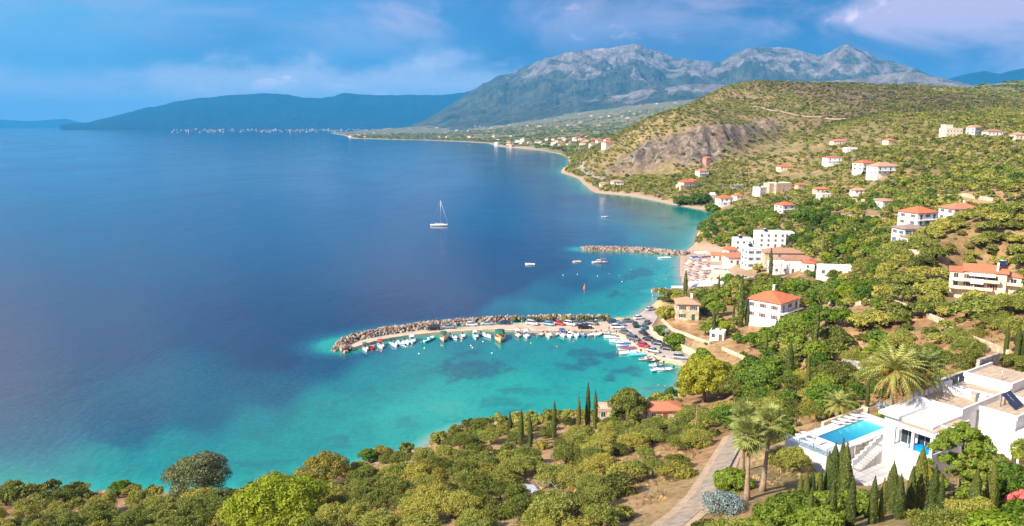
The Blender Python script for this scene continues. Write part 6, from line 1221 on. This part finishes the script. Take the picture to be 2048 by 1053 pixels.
lumpy('bright green pine at the bottom edge, left of the middle', 560, 1072, 8.4, 7.5, M_BRIGHT, 44, 2, 'pine_tree', 'pine', .15, .19, 26000, .3, (.15, .23), r=101)
lumpy('large grey twiggy tree standing above the lower left shore', 400, 992, 6.2, 8.2, M_GREY, 20, 3, 'bushy_tree', 'tree', .05, .18, 17000, .25, (.26, .38))
lumpy('dark broad bush tree at the shore right of the bright pine', 655, 975, 4.9, 6.8, M_MAQUIS, 18, 4, 'bushy_tree', 'tree', .05, .18, 14000, .2, (.26, .38))
lumpy('squat olive in front of the red roofed shore pavilion', 1318, 856, 2.6, 3.0, M_OLIVE, 16, 71, 'olive_tree', 'olive tree', .05, .17, 8000, .2, (.2, .32))
lumpy('bushy olive at the right front corner of the shore pavilion', 1350, 860, 2.4, 3.2, M_OLIVE, 16, 72, 'olive_tree', 'olive tree', .05, .17, 8000, .2, (.2, .32))
lumpy('tall pale olive with dense rounded crown beside the red roofed shore pavilion', 1255, 845, 4.4, 8.6, M_OLIVE, 20, 5, 'olive_tree', 'olive tree', .12, .2, 16000, .35, (.26, .38))
lumpy('round dark green tree between the big pine and the villa garden', 1514, 790, 5.0, 7.0, M_BROAD, 16, 6, 'broadleaf_tree', 'tree', .1, .22, 13000, .3, (.28, .4))
lumpy('round dark bush tree just right of the big pine', 1470, 800, 3.8, 5.6, M_MAQUIS, 14, 16, 'broadleaf_tree', 'tree', .1, .22, 9000, .3, (.28, .4))
lumpy('bright green rounded shrub at the foot of the fan palms beside the lane', 1464, 980, 2.2, 2.9, M_BROAD, 12, 7, 'shrub', 'shrub', .0, .13, 11000, .15, (.32, .45))
lumpy('bright green bush beside the harbour road below the stone house', 1352, 692, 4.0, 4.2, M_BRIGHT, 12, 8, 'shrub', 'shrub', .0, .3, 4200, .15, (.3, .42)); lumpy('green bush above the parked black cars on the harbour road', 1322, 668, 3.0, 3.0, M_BROAD, 9, 18, 'shrub', 'shrub', .0, .3, 3000, .15, (.3, .42))
lumpy('pale blue flowering bush spilling over the lane', 1447, 1024, 2.5, 2.2, M_FLOWER, 14, 9, 'flowering_bush', 'flowering bush', .0, .09, 6500, .1, (.28, .4)); lumpy('small pale flowering bush behind the pool beside the date palm', 1768, 822, 1.5, 1.7, M_FLOWER, 9, 19, 'flowering_bush', 'flowering bush', .0, .10, 3500, .1, (.3, .42))
lumpy('bright green shrub under the pale flowering bush behind the pool', 1776, 840, 1.4, 1.9, M_BRIGHT, 9, 29, 'shrub', 'shrub', .0, .12, 4500, .1, (.3, .42))
lumpy('feathery bright tree growing in front of the villa roofs', 1925, 935, 3.6, 9.0, M_BROAD, 60, 10, 'feathery_tree', 'tree', .10, .13, 16000, .18, (.10, .19), r=84)
lumpy('broad olive beside the feathery tree under the villa tile terrace', 1985, 930, 2.9, 5.2, M_OLIVE, 30, 61, 'olive_tree', 'olive tree', .1, .15, 14000, .2, (.14, .28), r=83)
lumpy('dark green bush tree cut by the right picture edge below the villa', 2040, 945, 2.8, 4.6, M_BROAD, 24, 62, 'broadleaf_tree', 'tree', .1, .15, 12000, .2, (.18, .3), r=80)
lumpy('leafy bush against the villa wall under the veranda', 1862, 930, 1.8, 3.4, M_MAQUIS, 16, 63, 'shrub', 'shrub', .05, .13, 9000, .1, (.2, .34), r=85)
lumpy('pink flowering oleander at the right edge by the villa', 2050, 905, 1.1, 2.6, M_PINK, 10, 11, 'oleander', 'flowering bush', .1, .12, 6000, .1, (.3, .4), r=78)
for i, (u, v, s, r_) in enumerate([(1600, 1005, 2.6, 70), (1660, 985, 2.2, 73), (1555, 1035, 2.6, 67), (1720, 975, 2.0, 75), (1640, 1045, 2.4, 66), (1500, 1062, 2.0, 64)]): lumpy('bushy bright yellow-green tree at the bottom in front of the villa terrace', u, v, s, s*1.35, M_YELLOW, 13, 40+i, 'bushy_tree', 'tree', .05, .14, 9000, .12, (.28, .4), r=r_)['group'] = 'yellow-green bushy trees below the villa terrace'
lumpy('vivid lime green tree in the middle of the valley slope', 1620, 452, 9.0, 9.5, M_BRIGHT, 20, 12, 'broadleaf_tree', 'tree', .1, .6, 3600, .4, (.28, .38)); lumpy('dark green grove tree below the terraced row by the bay', 1400, 408, 11, 9, M_BROAD, 18, 13, 'broadleaf_tree', 'tree', .1, .8, 3000, .4, (.28, .38)); lumpy('dark green tree clump at the shore of the little bay', 1368, 410, 9, 7.5, M_BROAD, 14, 14, 'broadleaf_tree', 'tree', .1, .8, 2500, .4, (.28, .38)); lumpy('dark green tree at the curve of the little bay', 1425, 424, 7, 6, M_BROAD, 12, 15, 'broadleaf_tree', 'tree', .1, .8, 2000, .4, (.28, .38))
lumpy('rounded green tree in front of the white red roofed house', 1592, 682, 5.4, 8.0, M_BROAD, 16, 21, 'broadleaf_tree', 'tree', .1, .28, 8000, .3, (.28, .4)); lumpy('yellowing round tree in the village below the stone house roofs', 1550, 596, 4.6, 6.0, M_YELLOW, 14, 22, 'broadleaf_tree', 'tree', .1, .34, 4500, .3, (.28, .4)); lumpy('yellow-green bush tree right of the stone house with shutters', 1443, 668, 4.2, 5.2, M_YELLOW, 12, 23, 'broadleaf_tree', 'tree', .05, .3, 4500, .2, (.28, .4))
lumpy('big grey-green olive between the beach and the tall cypress', 1472, 600, 5.2, 9.0, M_OLIVE, 16, 24, 'olive_tree', 'olive tree', .1, .34, 6500, .3, (.28, .4)); lumpy('grey-green olive on the bank above the lamp posts', 1330, 636, 4.0, 4.6, M_OLIVE, 12, 25, 'olive_tree', 'olive tree', .05, .3, 4500, .2, (.28, .4)); lumpy('dark hedge mass behind the small palm in the villa garden', 1675, 770, 6.2, 4.4, M_MAQUIS, 20, 26, 'hedge', 'hedge', .0, .22, 15000, .2, (.2, .3))
# cypresses: (u, v base, height, label)
CY = [(1175, 858, 10.6, 'tall pointed cypress, highest of the trio by the shore shed'), (1190, 858, 9.0, 'slim cypress right in the trio by the shore shed'), (1157, 862, 8.0, 'thick cypress left in the trio by the shore shed'), (1108, 880, 8.4, 'lone cypress left of the shore trio'), (1020, 880, 6.4, 'short cypress leftmost of the shore cypresses'), (1042, 893, 7.8, 'cypress second from the left among the shore cypresses'), (1060, 895, 7.0, 'stout cypress third from the left among the shore cypresses'),
 (1370, 590, 10, 'dark cypress at the back of the parasol beach'), (1437, 594, 8.5, 'dark cypress right of the pointed beach tents'), (1480, 655, 16.5, 'very tall cypress rising above the valley beside the beach village'), (1494, 652, 9, 'shorter cypress just right of the very tall one'), (1467, 640, 6, 'short cypress just left of the very tall one'), (1426, 675, 9, 'slim cypress left of the bare slope above the harbour'), (1540, 556, 12.5, 'feathery cypress between the tall white house and the tan stone house'), (1546, 600, 8, 'cypress standing behind the yellowing round tree'),
 (1645, 522, 12, 'left of two tall cypresses right of the tan stone house'), (1652, 522, 9.5, 'right of two tall cypresses right of the tan stone house'), (1530, 725, 9.0, 'slim cypress left of the white hut slope in the valley'), (1577, 768, 9.5, 'tall slim cypress right of the round dark green tree'), (1612, 800, 8.8, 'slim cypress left of the small garden palm'), (1630, 700, 10.5, 'large ragged cypress in the valley left of the bare slope'), (1551, 690, 7.5, 'short cypress in the valley below the white red roofed house'), (1625, 778, 6, 'short cypress beside the slim one left of the garden palm'),
 (1733, 815, 5.0, 'cypress growing left of the big date palm'), (2010, 712, 5.5, 'left cypress of the pair above the grey stone wall'), (2032, 716, 5.8, 'right cypress of the pair above the grey stone wall'), (2044, 712, 5.0, 'cypress cut by the right edge above the villa')]
for u, v, h, lb in CY: hero('cypress', u, v, h, lb, random.uniform(.85, 1.15), lod=0 if v > 700 else 1)
for i, (u, v, h, r_) in enumerate([(1640, 975, 4.4, 78), (1655, 965, 6.0, 79), (1667, 972, 6.9, 79), (1680, 968, 7.4, 79), (1690, 975, 7.0, 78.5), (1612, 985, 4.0, 77), (1625, 980, 4.2, 77.5), (1600, 990, 3.8, 77)]): hero('cypress', u, v, h, 'dark cypress in the tight cluster in front of the pool', 1.0, None, 'cluster of cypresses in front of the pool', 0, r=r_, clear=.9)
for i, (u, v, h, r_, lb) in enumerate([(1785, 985, 5.4, 76, 'cypress just left of the villa corner wall'), (1800, 1000, 4.6, 73, 'short cypress below the villa corner wall'), (1840, 960, 6.6, 77, 'slim cypress in front of the villa veranda'), (1822, 985, 5.0, 75, 'cypress between the veranda one and the villa corner'), (1868, 985, 5.2, 74, 'cypress right of the veranda among the villa shrubs'), (1952, 968, 4.8, 74, 'slender cypress under the white pergola'), (1990, 940, 5.0, 76, 'cypress in front of the right end of the pergola'), (1765, 1010, 4.4, 72, 'cypress left in the bottom row below the stair'), (1745, 1020, 4.8, 71, 'leaning cypress in the bottom row below the stair'), (1700, 1040, 5.2, 69, 'thick cypress at the bottom below the cypress cluster'), (1660, 1040, 4.6, 69, 'cypress at the bottom left of the thick one'), (1618, 1060, 4.8, 66.5, 'pale cypress at the bottom among the yellow-green trees'), (1880, 1010, 4.6, 72, 'yellowish cypress at the bottom right of the villa corner')]): hero('cypress', u, v, h, lb, 1.1, None, None, 0, r=r_, clear=.9)
# ---------------------------------------------------------------- palms
def frond(L_, droop, a0, wl_, n, rs, rad=.035):
    """one arching frond in the xz plane: returns rachis points and leaflet quads"""
    pts = []; x = z = 0; an = a0
    for i in range(n+1):
        pts.append((x, z, an)); s = L_/n; x += math.cos(an)*s; z += math.sin(an)*s; an -= droop/n*(.5+i/n)
    V = []
    for i in range(1, n+1):
        px_, pz_, an = pts[i]; t = i/n; l = wl_*math.sin(min(1, t*1.15+.12)*math.pi)**.6+.08
        for s in (-1, 1):
            d = Vector((math.cos(an)*.75, s*.9, math.sin(an)*.75-.25-.15*rs.random())).normalized()*l; b = Vector((math.cos(an), 0, math.sin(an)))*(L_/n*.42); o = Vector((px_, 0, pz_)); V += [o-b, o+d*.6-b*.4, o+d, o+b]
    return pts, V
def crown_h(u, v, r, g):
    d = ray(u, v); return HC+d.z*r/math.hypot(d.x, d.y)-g
def palm(label, u, v, th, nf, L_, mat, r=None, dead=0, fruit=0, rtr=.28, lean=(0, 0), seed=1, droop=(1.3, 2.1), name='date_palm'):
    rs = random.Random(seed); p = Pr(u, v, r); p.z = Z_at(p.x, p.y); th = crown_h(u, v, r, p.z); t = thing(name, label, 'palm tree', p-Vector((0, 0, .3))); tx, ty = lean; print('palm', th)
    MB().tube([(0, 0, 0), (tx*.3, ty*.3, th*.4), (tx*.8, ty*.8, th*.8), (tx, ty, th+.3)], [rtr*1.4, rtr*1.05, rtr, rtr*1.1], 10).build('trunk', M_PALMBARK, t)
    def crownpart(nm, n, e0, e1, mt, LL, wl_=.5, dr=droop):
        V = []; mb = MB()
        for i in range(n):
            q = (i+.5)/n; a0 = e0+(e1-e0)*q+rs.uniform(-.1, .1); az_ = i*2.4+rs.uniform(-.2, .2); pts, vv = frond(LL*rs.uniform(.85, 1.1), rs.uniform(*dr), a0, wl_, 16, rs); c, s = math.cos(az_), math.sin(az_); b0 = Vector((tx, ty, th+.2))
            V += [tuple(b0+Vector((w.x*c-w.y*s, w.x*s+w.y*c, w.z))) for w in vv]; mb.tube([b0+Vector((x*c, x*s, z)) for x, z, _ in pts[::4]], [.05, .04, .03, .02, .01][:len(pts[::4])], 4)
        k = len(mb.v); mb.v += V; nq = len(V)//4; mb.f += [(k+4*i, k+4*i+1, k+4*i+2, k+4*i+3) for i in range(nq)]; mb.m += [0]*nq; mb.sm += [False]*nq; mb.build(nm, mt, t)
    crownpart('crown', nf, -.35, 1.45, mat, L_, .68)
    if dead: crownpart('dry_fronds', dead, -1.15, -.15, M_DRYPALM, L_*.9, .42, (.5, 1.0))
    if fruit:
        b = MB()
        for i in range(fruit):
            a = i*2.4; q = Vector((tx+math.cos(a)*.75, ty+math.sin(a)*.75, th+.25)); b.tube([q, q+Vector((math.cos(a)*.35, math.sin(a)*.35, -.15)), q+Vector((math.cos(a)*.5, math.sin(a)*.5, -.75))], [.10, .26, .16], 6)
        b.build('date_clusters', M_FRUIT, t)
    EXCL.append((p.x, p.y, 2.2)); return t
palm('big date palm with orange fruit and golden hanging fronds left of the villa', 1790, 742, 5.4, 54, 5.6, M_PALM, 108, 34, 9, .34, seed=1); palm('second date palm behind the big one, greener and half hidden', 1846, 738, 5.6, 50, 5.2, M_PALM, 114, 16, 6, .32, seed=2); palm('short date palm alone in the garden above the pool', 1677, 808, 1.5, 40, 3.0, M_PALM, 113, 8, 3, .26, seed=3)
def fanpalm(label, u, v, th, nf, mat, r, lean, seed):
    rs = random.Random(seed); p = Pr(u, v, r); p.z = Z_at(p.x, p.y); th = crown_h(u, v, r, p.z); print('fan', th); t = thing('fan_palm', label, 'palm tree', p-Vector((0, 0, .3))); tx, ty = lean
    MB().tube([(0, 0, 0), (tx*.2, ty*.2, th*.15), (tx*.5, ty*.5, th*.5), (tx, ty, th)], [  .46, .32, .20, .18], 10).build('trunk', M_PALMBARK, t)
    def part(nm, n, e0, e1, mt, pl_, fr_, droop):
        mb = MB(); V = []
        for i in range(n):
            q = (i+.5)/n; el = e0+(e1-e0)*q+rs.uniform(-.12, .12); a = i*2.4+rs.uniform(-.2, .2); d = Vector((math.cos(a)*math.cos(el), math.sin(a)*math.cos(el), math.sin(el))); b0 = Vector((tx, ty, th-.2+q*.5)); hub = b0+d*pl_; mb.tube([b0, hub], [.03, .02], 4)
            side = d.cross(Vector((0, 0, 1))).normalized(); upv = side.cross(d)
            for k in range(17):
                th_ = (k/16-.5)*4.2; dd = (d*math.cos(th_)+side*math.sin(th_)).normalized(); l = fr_*(1-.22*abs(th_)/2.1)*rs.uniform(.85, 1.1); tipd = dd*l+Vector((0, 0, -droop*l*(.3+.3*rs.random()))); w = side*math.cos(th_)-d*math.sin(th_); w = w*.075
                V += [tuple(hub-w*.3), tuple(hub+tipd*.6-w), tuple(hub+tipd+Vector((0, 0, -.1*droop))), tuple(hub+tipd*.6+w)]
        k = len(mb.v); mb.v += V; nq = len(V)//4; mb.f += [(k+4*i, k+4*i+1, k+4*i+2, k+4*i+3) for i in range(nq)]; mb.m += [0]*nq; mb.sm += [False]*nq; mb.build(nm, mt, t)
    part('crown', nf, -.65, 1.35, mat, 1.15, 1.15, .55); part('dry_fronds', 12, -1.35, -.75, M_DRYPALM, .9, .9, 1.0); EXCL.append((p.x, p.y, 1.8)); return t
fanpalm('tall fan palm with thick pale trunk beside the lane, nearest one', 1502, 866, 6.3, 44, M_PALM, 78.5, (-.1, .2), 1); fanpalm('second fan palm with leaning dark trunk right behind the nearest one', 1533, 842, 6.6, 38, M_PALM, 82, (.6, .3), 2); fanpalm('fan palm crown half hidden behind the two front fan palms', 1490, 830, 5.0, 30, M_PALM, 92, (0, 0), 3)
# agave, tarpaulin, small things of the slopes
p = G(1332, 676); t = thing('agave', 'silvery agave rosette in the bushes above the parked cars', 'agave', p+Vector((0, 0, 1.6))); b = MB(); rs = random.Random(3)
for i in range(26):
    a = i*2.4; e = .15+1.1*i/26; d = Vector((math.cos(a)*math.cos(e), math.sin(a)*math.cos(e), math.sin(e))); s = Vector((-d.y, d.x, 0)).normalized()*.14; q = Vector((0, 0, 0)); b.add([q-s, q+s, q+d*1.1+s*.8, q+d*1.1-s*.8], [(0, 1, 2, 3)]); b.add([q+d*1.1-s*.8, q+d*1.1+s*.8, q+d*2.0], [(0, 1, 2)])
b.build('leaves', paint('agave_leaf', (.42, .47, .44), .6, .25, 3), t)
p = G(1072, 990); EXCL.append((p.x, p.y, 3.2)); t = thing('field_shelter', 'small field shelter with pale sheet roof and wire frame in the olive grove', 'shelter', p, R(20))
MB().add([(-1.6, -1, .9), (.2, -1, .5), (.2, 1.2, .8), (-1.6, 1.2, 1.3), (-1.6, -1, .95), (.2, -1, .55), (.2, 1.2, .85), (-1.6, 1.2, 1.35)], [(3, 2, 1, 0), (4, 5, 6, 7), (0, 1, 5, 4), (1, 2, 6, 5), (2, 3, 7, 6), (3, 0, 4, 7)]).build('sheet', paint('pale_sheet', (.55, .60, .66), .6, .2), t); MB().tube([(.4, -1.2, 0), (.4, -1.2, 1.3), (2.4, -1.2, 1.3), (2.4, -1.2, 0)], .03, 4).tube([(.4, 1.2, 0), (.4, 1.2, 1.3), (2.4, 1.2, 1.3), (2.4, 1.2, 0)], .03, 4).tube([(.4, -1.2, 1.3), (.4, 1.2, 1.3)], .03, 4).tube([(2.4, -1.2, 1.3), (2.4, 1.2, 1.3)], .03, 4).build('frame', STEEL, t)
put_tree('maquis', p+VW(-2.6, -.4)-VO, 1.5, 'dry brown bush beside the field shelter', None, 1.0, 0, mat=M_DRY)
p = G(1190, 1000); t = MB().prism([(-2.2, -1.2), (1.8, -1.5), (2.4, 1.0), (-1.6, 1.6)], [-.3]*4, [.5, .3, .7, 1.0]).build('earth_mound', DIRT, loc=p); tag(t, 'flat topped earth mound in the clearing of the olive grove', 'mound')
# ---------------------------------------------------------------- where trees may stand
def ppsd(poly, U, V_): return psd(poly, U, V_)
# open ground seen in the photo (pixel outlines of bare slopes on the terrain), share of trees kept there
CLEAR = [([(1040, 960), (1100, 935), (1190, 930), (1280, 900), (1440, 880), (1460, 905), (1420, 935), (1380, 1040), (1280, 1053), (1130, 1053)], .34),
 ([(1370, 720), (1400, 700), (1480, 690), (1530, 720), (1500, 745), (1440, 740)], .08), ([(1290, 600), (1340, 610), (1440, 640), (1460, 690), (1400, 700), (1330, 690), (1300, 650)], .12),
 ([(1430, 610), (1475, 612), (1475, 650), (1440, 650)], .05), ([(1760, 590), (1830, 600), (1900, 650), (1980, 680), (2030, 720), (1990, 720), (1900, 680), (1800, 640)], .25), ([(1635, 610), (1700, 625), (1700, 660), (1640, 645)], .1),
 ([(1220, 335), (1340, 330), (1340, 356), (1240, 348)], .15), ([(1480, 295), (1560, 283), (1650, 290), (1640, 305), (1520, 312), (1470, 320)], .25), ([(1560, 342), (1680, 342), (1650, 360), (1540, 358)], .15), ([(1650, 420), (1760, 420), (1800, 440), (1660, 445)], .3),
 ([(1860, 380), (1990, 385), (2048, 400), (2040, 420), (1900, 412), (1860, 405)], .3), ([(1540, 440), (1570, 430), (1600, 460), (1590, 490)], .3), ([(100, 1000), (330, 1000), (330, 1030), (150, 1035)], .45), ([(640, 935), (760, 925), (780, 950), (680, 965)], .3), ([(840, 890), (950, 890), (960, 915), (860, 930)], .35),
 ([(1640, 740), (1720, 745), (1730, 780), (1650, 770)], .25), ([(1395, 940), (1530, 930), (1760, 985), (1770, 1250), (1380, 1250)], .14), ([(1640, 950), (1900, 940), (1915, 1030), (1800, 1120), (1640, 1120)], .25), ([(1990, 470), (2048, 470), (2048, 700), (1990, 690)], .8)]
EXCL = globals().get('EXCL', [])          # (x, y, radius) around buildings and other things
PEX = globals().get('PEX', [])            # world polygons kept free
random.seed(11); rs_ = np.random.RandomState(11)
cand = []
def scatter(sp, rmin, rmax, seed):
    rs = np.random.RandomState(seed); xs = np.arange(-140, 1250, sp); ys = np.arange(30, rmax, sp); X, Y = np.meshgrid(xs, ys)
    X = X+np.where((np.arange(len(ys)) % 2)[:, None] > 0, sp/2, 0)+rs.uniform(-.36, .36, X.shape)*sp; Y = Y+rs.uniform(-.36, .36, X.shape)*sp
    X = X.ravel(); Y = Y.ravel(); r = np.hypot(X, Y); k = (r > rmin) & (r < rmax) & (np.abs(np.arctan2(X, Y)) < R(39)) & (Y > 20); X = X[k]; Y = Y[k]
    sd = psd(COAST, X, Y); k = sd > 1.5; X = X[k]; Y = Y[k]; sd = sd[k]
    a = (np.arctan2(X, Y)-AZ0)/(AZ1-AZ0)*(NA-1); l = (np.log(np.hypot(X, Y))-LR0)/(LR1-LR0)*(NR-1); i = np.clip(l.astype(int), 0, NR-2); j = np.clip(a.astype(int), 0, NA-2); fi = l-i; fj = a-j
    Z = (ZG[i, j]*(1-fj)+ZG[i, j+1]*fj)*(1-fi)+(ZG[i+1, j]*(1-fj)+ZG[i+1, j+1]*fj)*fi
    dp = Y*math.cos(PITCH)-(Z-HC)*math.sin(PITCH); up = Y*math.sin(PITCH)+(Z-HC)*math.cos(PITCH)
    U = CU+FP*X/dp; V_ = CV-FP*up/dp
    keep = np.ones(len(X)); 
    for poly, f in CLEAR: keep = np.where(ppsd(poly, U, V_) > 0, np.minimum(keep, f), keep)
    for (ex, ey, er) in EXCL+[(Pz(1224, 646).x, Pz(1224, 646).y, 11)]: keep = np.where((X-ex)**2+(Y-ey)**2 < (er+1.0)**2, 0, keep)
    for poly in PEX: keep = np.where(psd(poly, X, Y) > -2.0, 0, keep)
    keep = np.where((psd(ROAD, X, Y) > -3) | (psd(beach1, X, Y) > -2) | ((psd(beach2, X, Y) > -2) & (sd < 6)), 0, keep)
    return X, Y, Z, U, V_, sd, keep, rs, ROCK[i, j], BROWN[i, j]
GROUPS = {'shore': ('grey-green olive tree on the low shore slope at the lower left', 'olive trees on the lower left shore slope'),
 'grove': ('grey-green olive tree standing in the dry grass grove between bay and lane', 'olive trees of the near grove'),
 'villa': ('olive tree growing in the gardens round the white villa', 'olive trees round the villa'),
 'valley': ('olive tree among the gardens between the harbour and the villa', 'olive trees between harbour and villa'),
 'right': ('yellowish olive tree on the steep right hillside under the balcony house', 'olive trees on the right hillside'),
 'mid': ('olive tree on the hill slope behind the beach village', 'olive trees behind the village')}
indiv = []; stuffT = []
X, Y, Z, U, V_, sd, keep, rs, rk_, bw_ = scatter(4.6, 44, 560, 3)
dens = sstep(.30, .52, fbm(X/38, Y/38, 4, 70))*.40+.62; dens = np.where((U > 1380) & (V_ > 360) & (V_ < 830), dens+.32, dens); dens = np.where((V_ > 820) & (U < 1400), dens+.04, dens)
rowf = (Z+3*fbm(X/40, Y/40, 3, 66))/2.3; rowf = rowf-np.floor(rowf); dens = np.where(np.hypot(X, Y) > 190, dens*np.where(rowf < .68, 1.12, .6), dens)
for i in np.where(rs.random(len(X)) < keep*dens)[0]:
    u, v = U[i], V_[i]
    if u < -90 or u > 2140 or v > 1230: continue
    if Z[i] > 60: continue
    near_sea = sd[i] < 13 and v > 780
    q = rs.random(); zone = fbm(np.array([X[i]/55]), np.array([Y[i]/55]), 3, 90)[0]
    if near_sea: kd = 'maquis' if q < .5 else ('broad' if q < .62 else 'olive')
    elif u > 1400 and 380 < v < 830 and u < 1760: kd = 'broad' if q < .24+zone*.4 else ('maquis' if q < .68 else 'olive')
    elif u > 1450 and v > 830: kd = 'maquis' if q < .4 else ('broad' if q < .48 else 'olive')
    elif v < 430: kd = 'olive' if q < .66 else ('broad' if q < .78 else 'maquis')
    else: kd = 'olive' if q < .74 else 'maquis'
    h = dict(olive=(2.6, 5.2), broad=(3.2, 6.6), maquis=(1.6, 3.2))[kd]; h = rs.uniform(*h); w = rs.uniform(.85, 1.35)
    if v > 830 and u < 1450: h = min(max(h, 2.3), 3.8)
    if near_sea: h *= .9
    zn = 'shore' if (v > 850 and u < 760) else 'villa' if (v > 760 and u > 1460) else 'grove' if v > 800 else 'right' if (u > 1700 and v > 420) else 'valley' if v > 560 else 'mid'
    indiv.append([h*w/math.hypot(math.hypot(X[i], Y[i]), HC-Z[i]), kd, X[i], Y[i], Z[i], h, w, zn])
# smaller undergrowth
X, Y, Z, U, V_, sd, keep, rs, rk_, bw_ = scatter(4.2, 50, 420, 8)
pr = np.where(sd < 12, .75, .20)*np.maximum(keep, .15*(keep > 0)); pr = np.where((U > 1380) & (V_ > 380), pr*2.2, pr)
und = []
for i in np.where(rs.random(len(X)) < pr)[0]:
    if U[i] < -90 or U[i] > 2140 or V_[i] > 1230: continue
    und.append(('maquis', X[i], Y[i], Z[i]-.1, rs.uniform(.7, 1.7), rs.uniform(.9, 1.3)))
indiv.sort(key=lambda q: -q[0]); cnt = dict(olive=0, broad=0, maquis=0); lim = dict(olive=300, broad=230, maquis=230)
lab2 = {'broad': ('leafy green broadleaf tree', 'broadleaf trees'), 'maquis': ('rounded dark evergreen shrub', 'evergreen shrubs')}
where = {'shore': 'on the low shore slope at the lower left', 'grove': 'at the edge of the olive grove above the bay', 'villa': 'in the gardens round the white villa', 'valley': 'in the gardens between harbour and villa', 'right': 'on the steep right hillside', 'mid': 'on the slope behind the beach village'}
restn = []
for sz, kd, x, y, z, h, w, zn in indiv:
    if cnt[kd] < lim[kd]:
        cnt[kd] += 1
        if kd == 'olive': lb, gp = GROUPS[zn]
        else: lb = lab2[kd][0]+' '+where[zn]; gp = lab2[kd][1]+' '+where[zn]
        mt = None
        if kd == 'olive' and zn == 'right': mt = None
        if kd == 'broad' and random.random() < .22: mt = M_BRIGHT
        if kd == 'maquis' and zn == 'villa' and random.random() < .35: mt = M_BRIGHT
        if mt: lb = lb.replace('leafy green', 'leafy bright yellow-green').replace('dark evergreen', 'bright yellow-green'); gp = 'bright '+gp
        put_tree(kd, (x, y, z), h, lb, gp, w, mat=mt)
    else: restn.append((kd, x, y, z-.1, h, w))
near_rest = [q for q in restn if math.hypot(q[1], q[2]) < 300]; mid_rest = [q for q in restn if math.hypot(q[1], q[2]) >= 300]
if near_rest: merge_trees('hillside_trees', near_rest, 1, 'mixed olive and evergreen trees filling the near slopes', 'woodland')
merge_trees('undergrowth', und, 2, 'low green undergrowth between the trees of the near slopes', 'undergrowth')
merge_trees('valley_woodland', mid_rest, 2, 'olive groves and evergreen woodland on the slopes behind the village', 'woodland')
X, Y, Z, U, V_, sd, keep, rs, rk_, bw_ = scatter(1.15, 46, 175, 21)
tf = [('tuft', X[i], Y[i], Z[i]-.03, rs.uniform(.25, .6), rs.uniform(.8, 1.6)) for i in np.where((rs.random(len(X)) < .15+.6*sstep(.42, .6, fbm(X/6, Y/6, 4, 12))) & (keep > 0))[0] if -60 < U[i] < 2110 and V_[i] < 1120]
merge_trees('dry_grass', tf, 0, 'dry straw coloured grass tufts on the ground of the near olive grove', 'grass')
# far hill slopes out to the ridge
far = []
X, Y, Z, U, V_, sd, keep, rs, rk_, bw_ = scatter(5.6, 560, 1900, 14)
rowf = (Z+9*fbm(X/110, Y/110, 3, 66))/5.0; rowf = rowf-np.floor(rowf); rows = (.45+.55*sstep(.36, .58, fbm(X/70, Y/70, 5, 60)))*np.where(rowf < .64, 1.15, .55)
pk = keep*rows*np.where(bw_ > .5, .55, 1)*(1-rk_*.93)
for i in np.where(rs.random(len(X)) < pk)[0]:
    if U[i] < -20 or U[i] > 2070: continue
    kd = 'olive' if rs.random() < .78 and bw_[i] < .5 else 'maquis'
    far.append((kd, X[i], Y[i], Z[i]-.2, rs.uniform(2.0, 4.4)*(1 if kd == 'olive' else .8), rs.uniform(1.0, 1.5)))
def lod3(kind, src, n, size):
    out = []
    for me, tm, V, R_, H_ in LIB[(kind, 0)]:
        rs = np.random.RandomState(3); V4 = V.reshape(-1, 4, 3); c_ = V4.mean(1); idx = rs.choice(len(V4), n, replace=False); q = V4[idx]; cc = q.mean(1, keepdims=True)
        out.append((me, tm, (cc+(q-cc)*size).reshape(-1, 3), R_, H_))
    LIB[(kind, 3)] = out
lod3('olive', 0, 46, 8); lod3('maquis', 0, 30, 9); lod3('broad', 0, 40, 8)
merge_trees('hill_woodland', far, 3, 'olive terraces and scrub covering the hills behind the coast', 'woodland')
print('TREES', cnt, len(near_rest), len(mid_rest), len(und), len(far))
# plain beyond, dark patches of woodland
farp = []
rs = np.random.RandomState(31); n = 16000
a = rs.uniform(R(-14), R(36), n); r = np.exp(rs.uniform(math.log(1900), math.log(7000), n)); X = r*np.sin(a); Y = r*np.cos(a)
ok = (psd(COAST, X, Y) > 25) & (rs.random(n) < (.25+.75*sstep(.42, .58, fbm(X/420, Y/420, 5, 8)))); X = X[ok]; Y = Y[ok]
for x, y in zip(X, Y): farp.append(('broad' if rs.random() < .5 else 'olive', x, y, Z_at(x, y)-.5, rs.uniform(5, 9), rs.uniform(1.4, 2.6)))
merge_trees('coastal_plain_woodland', farp, 3, 'dark groves and woods scattered over the far coastal plain', 'woodland')
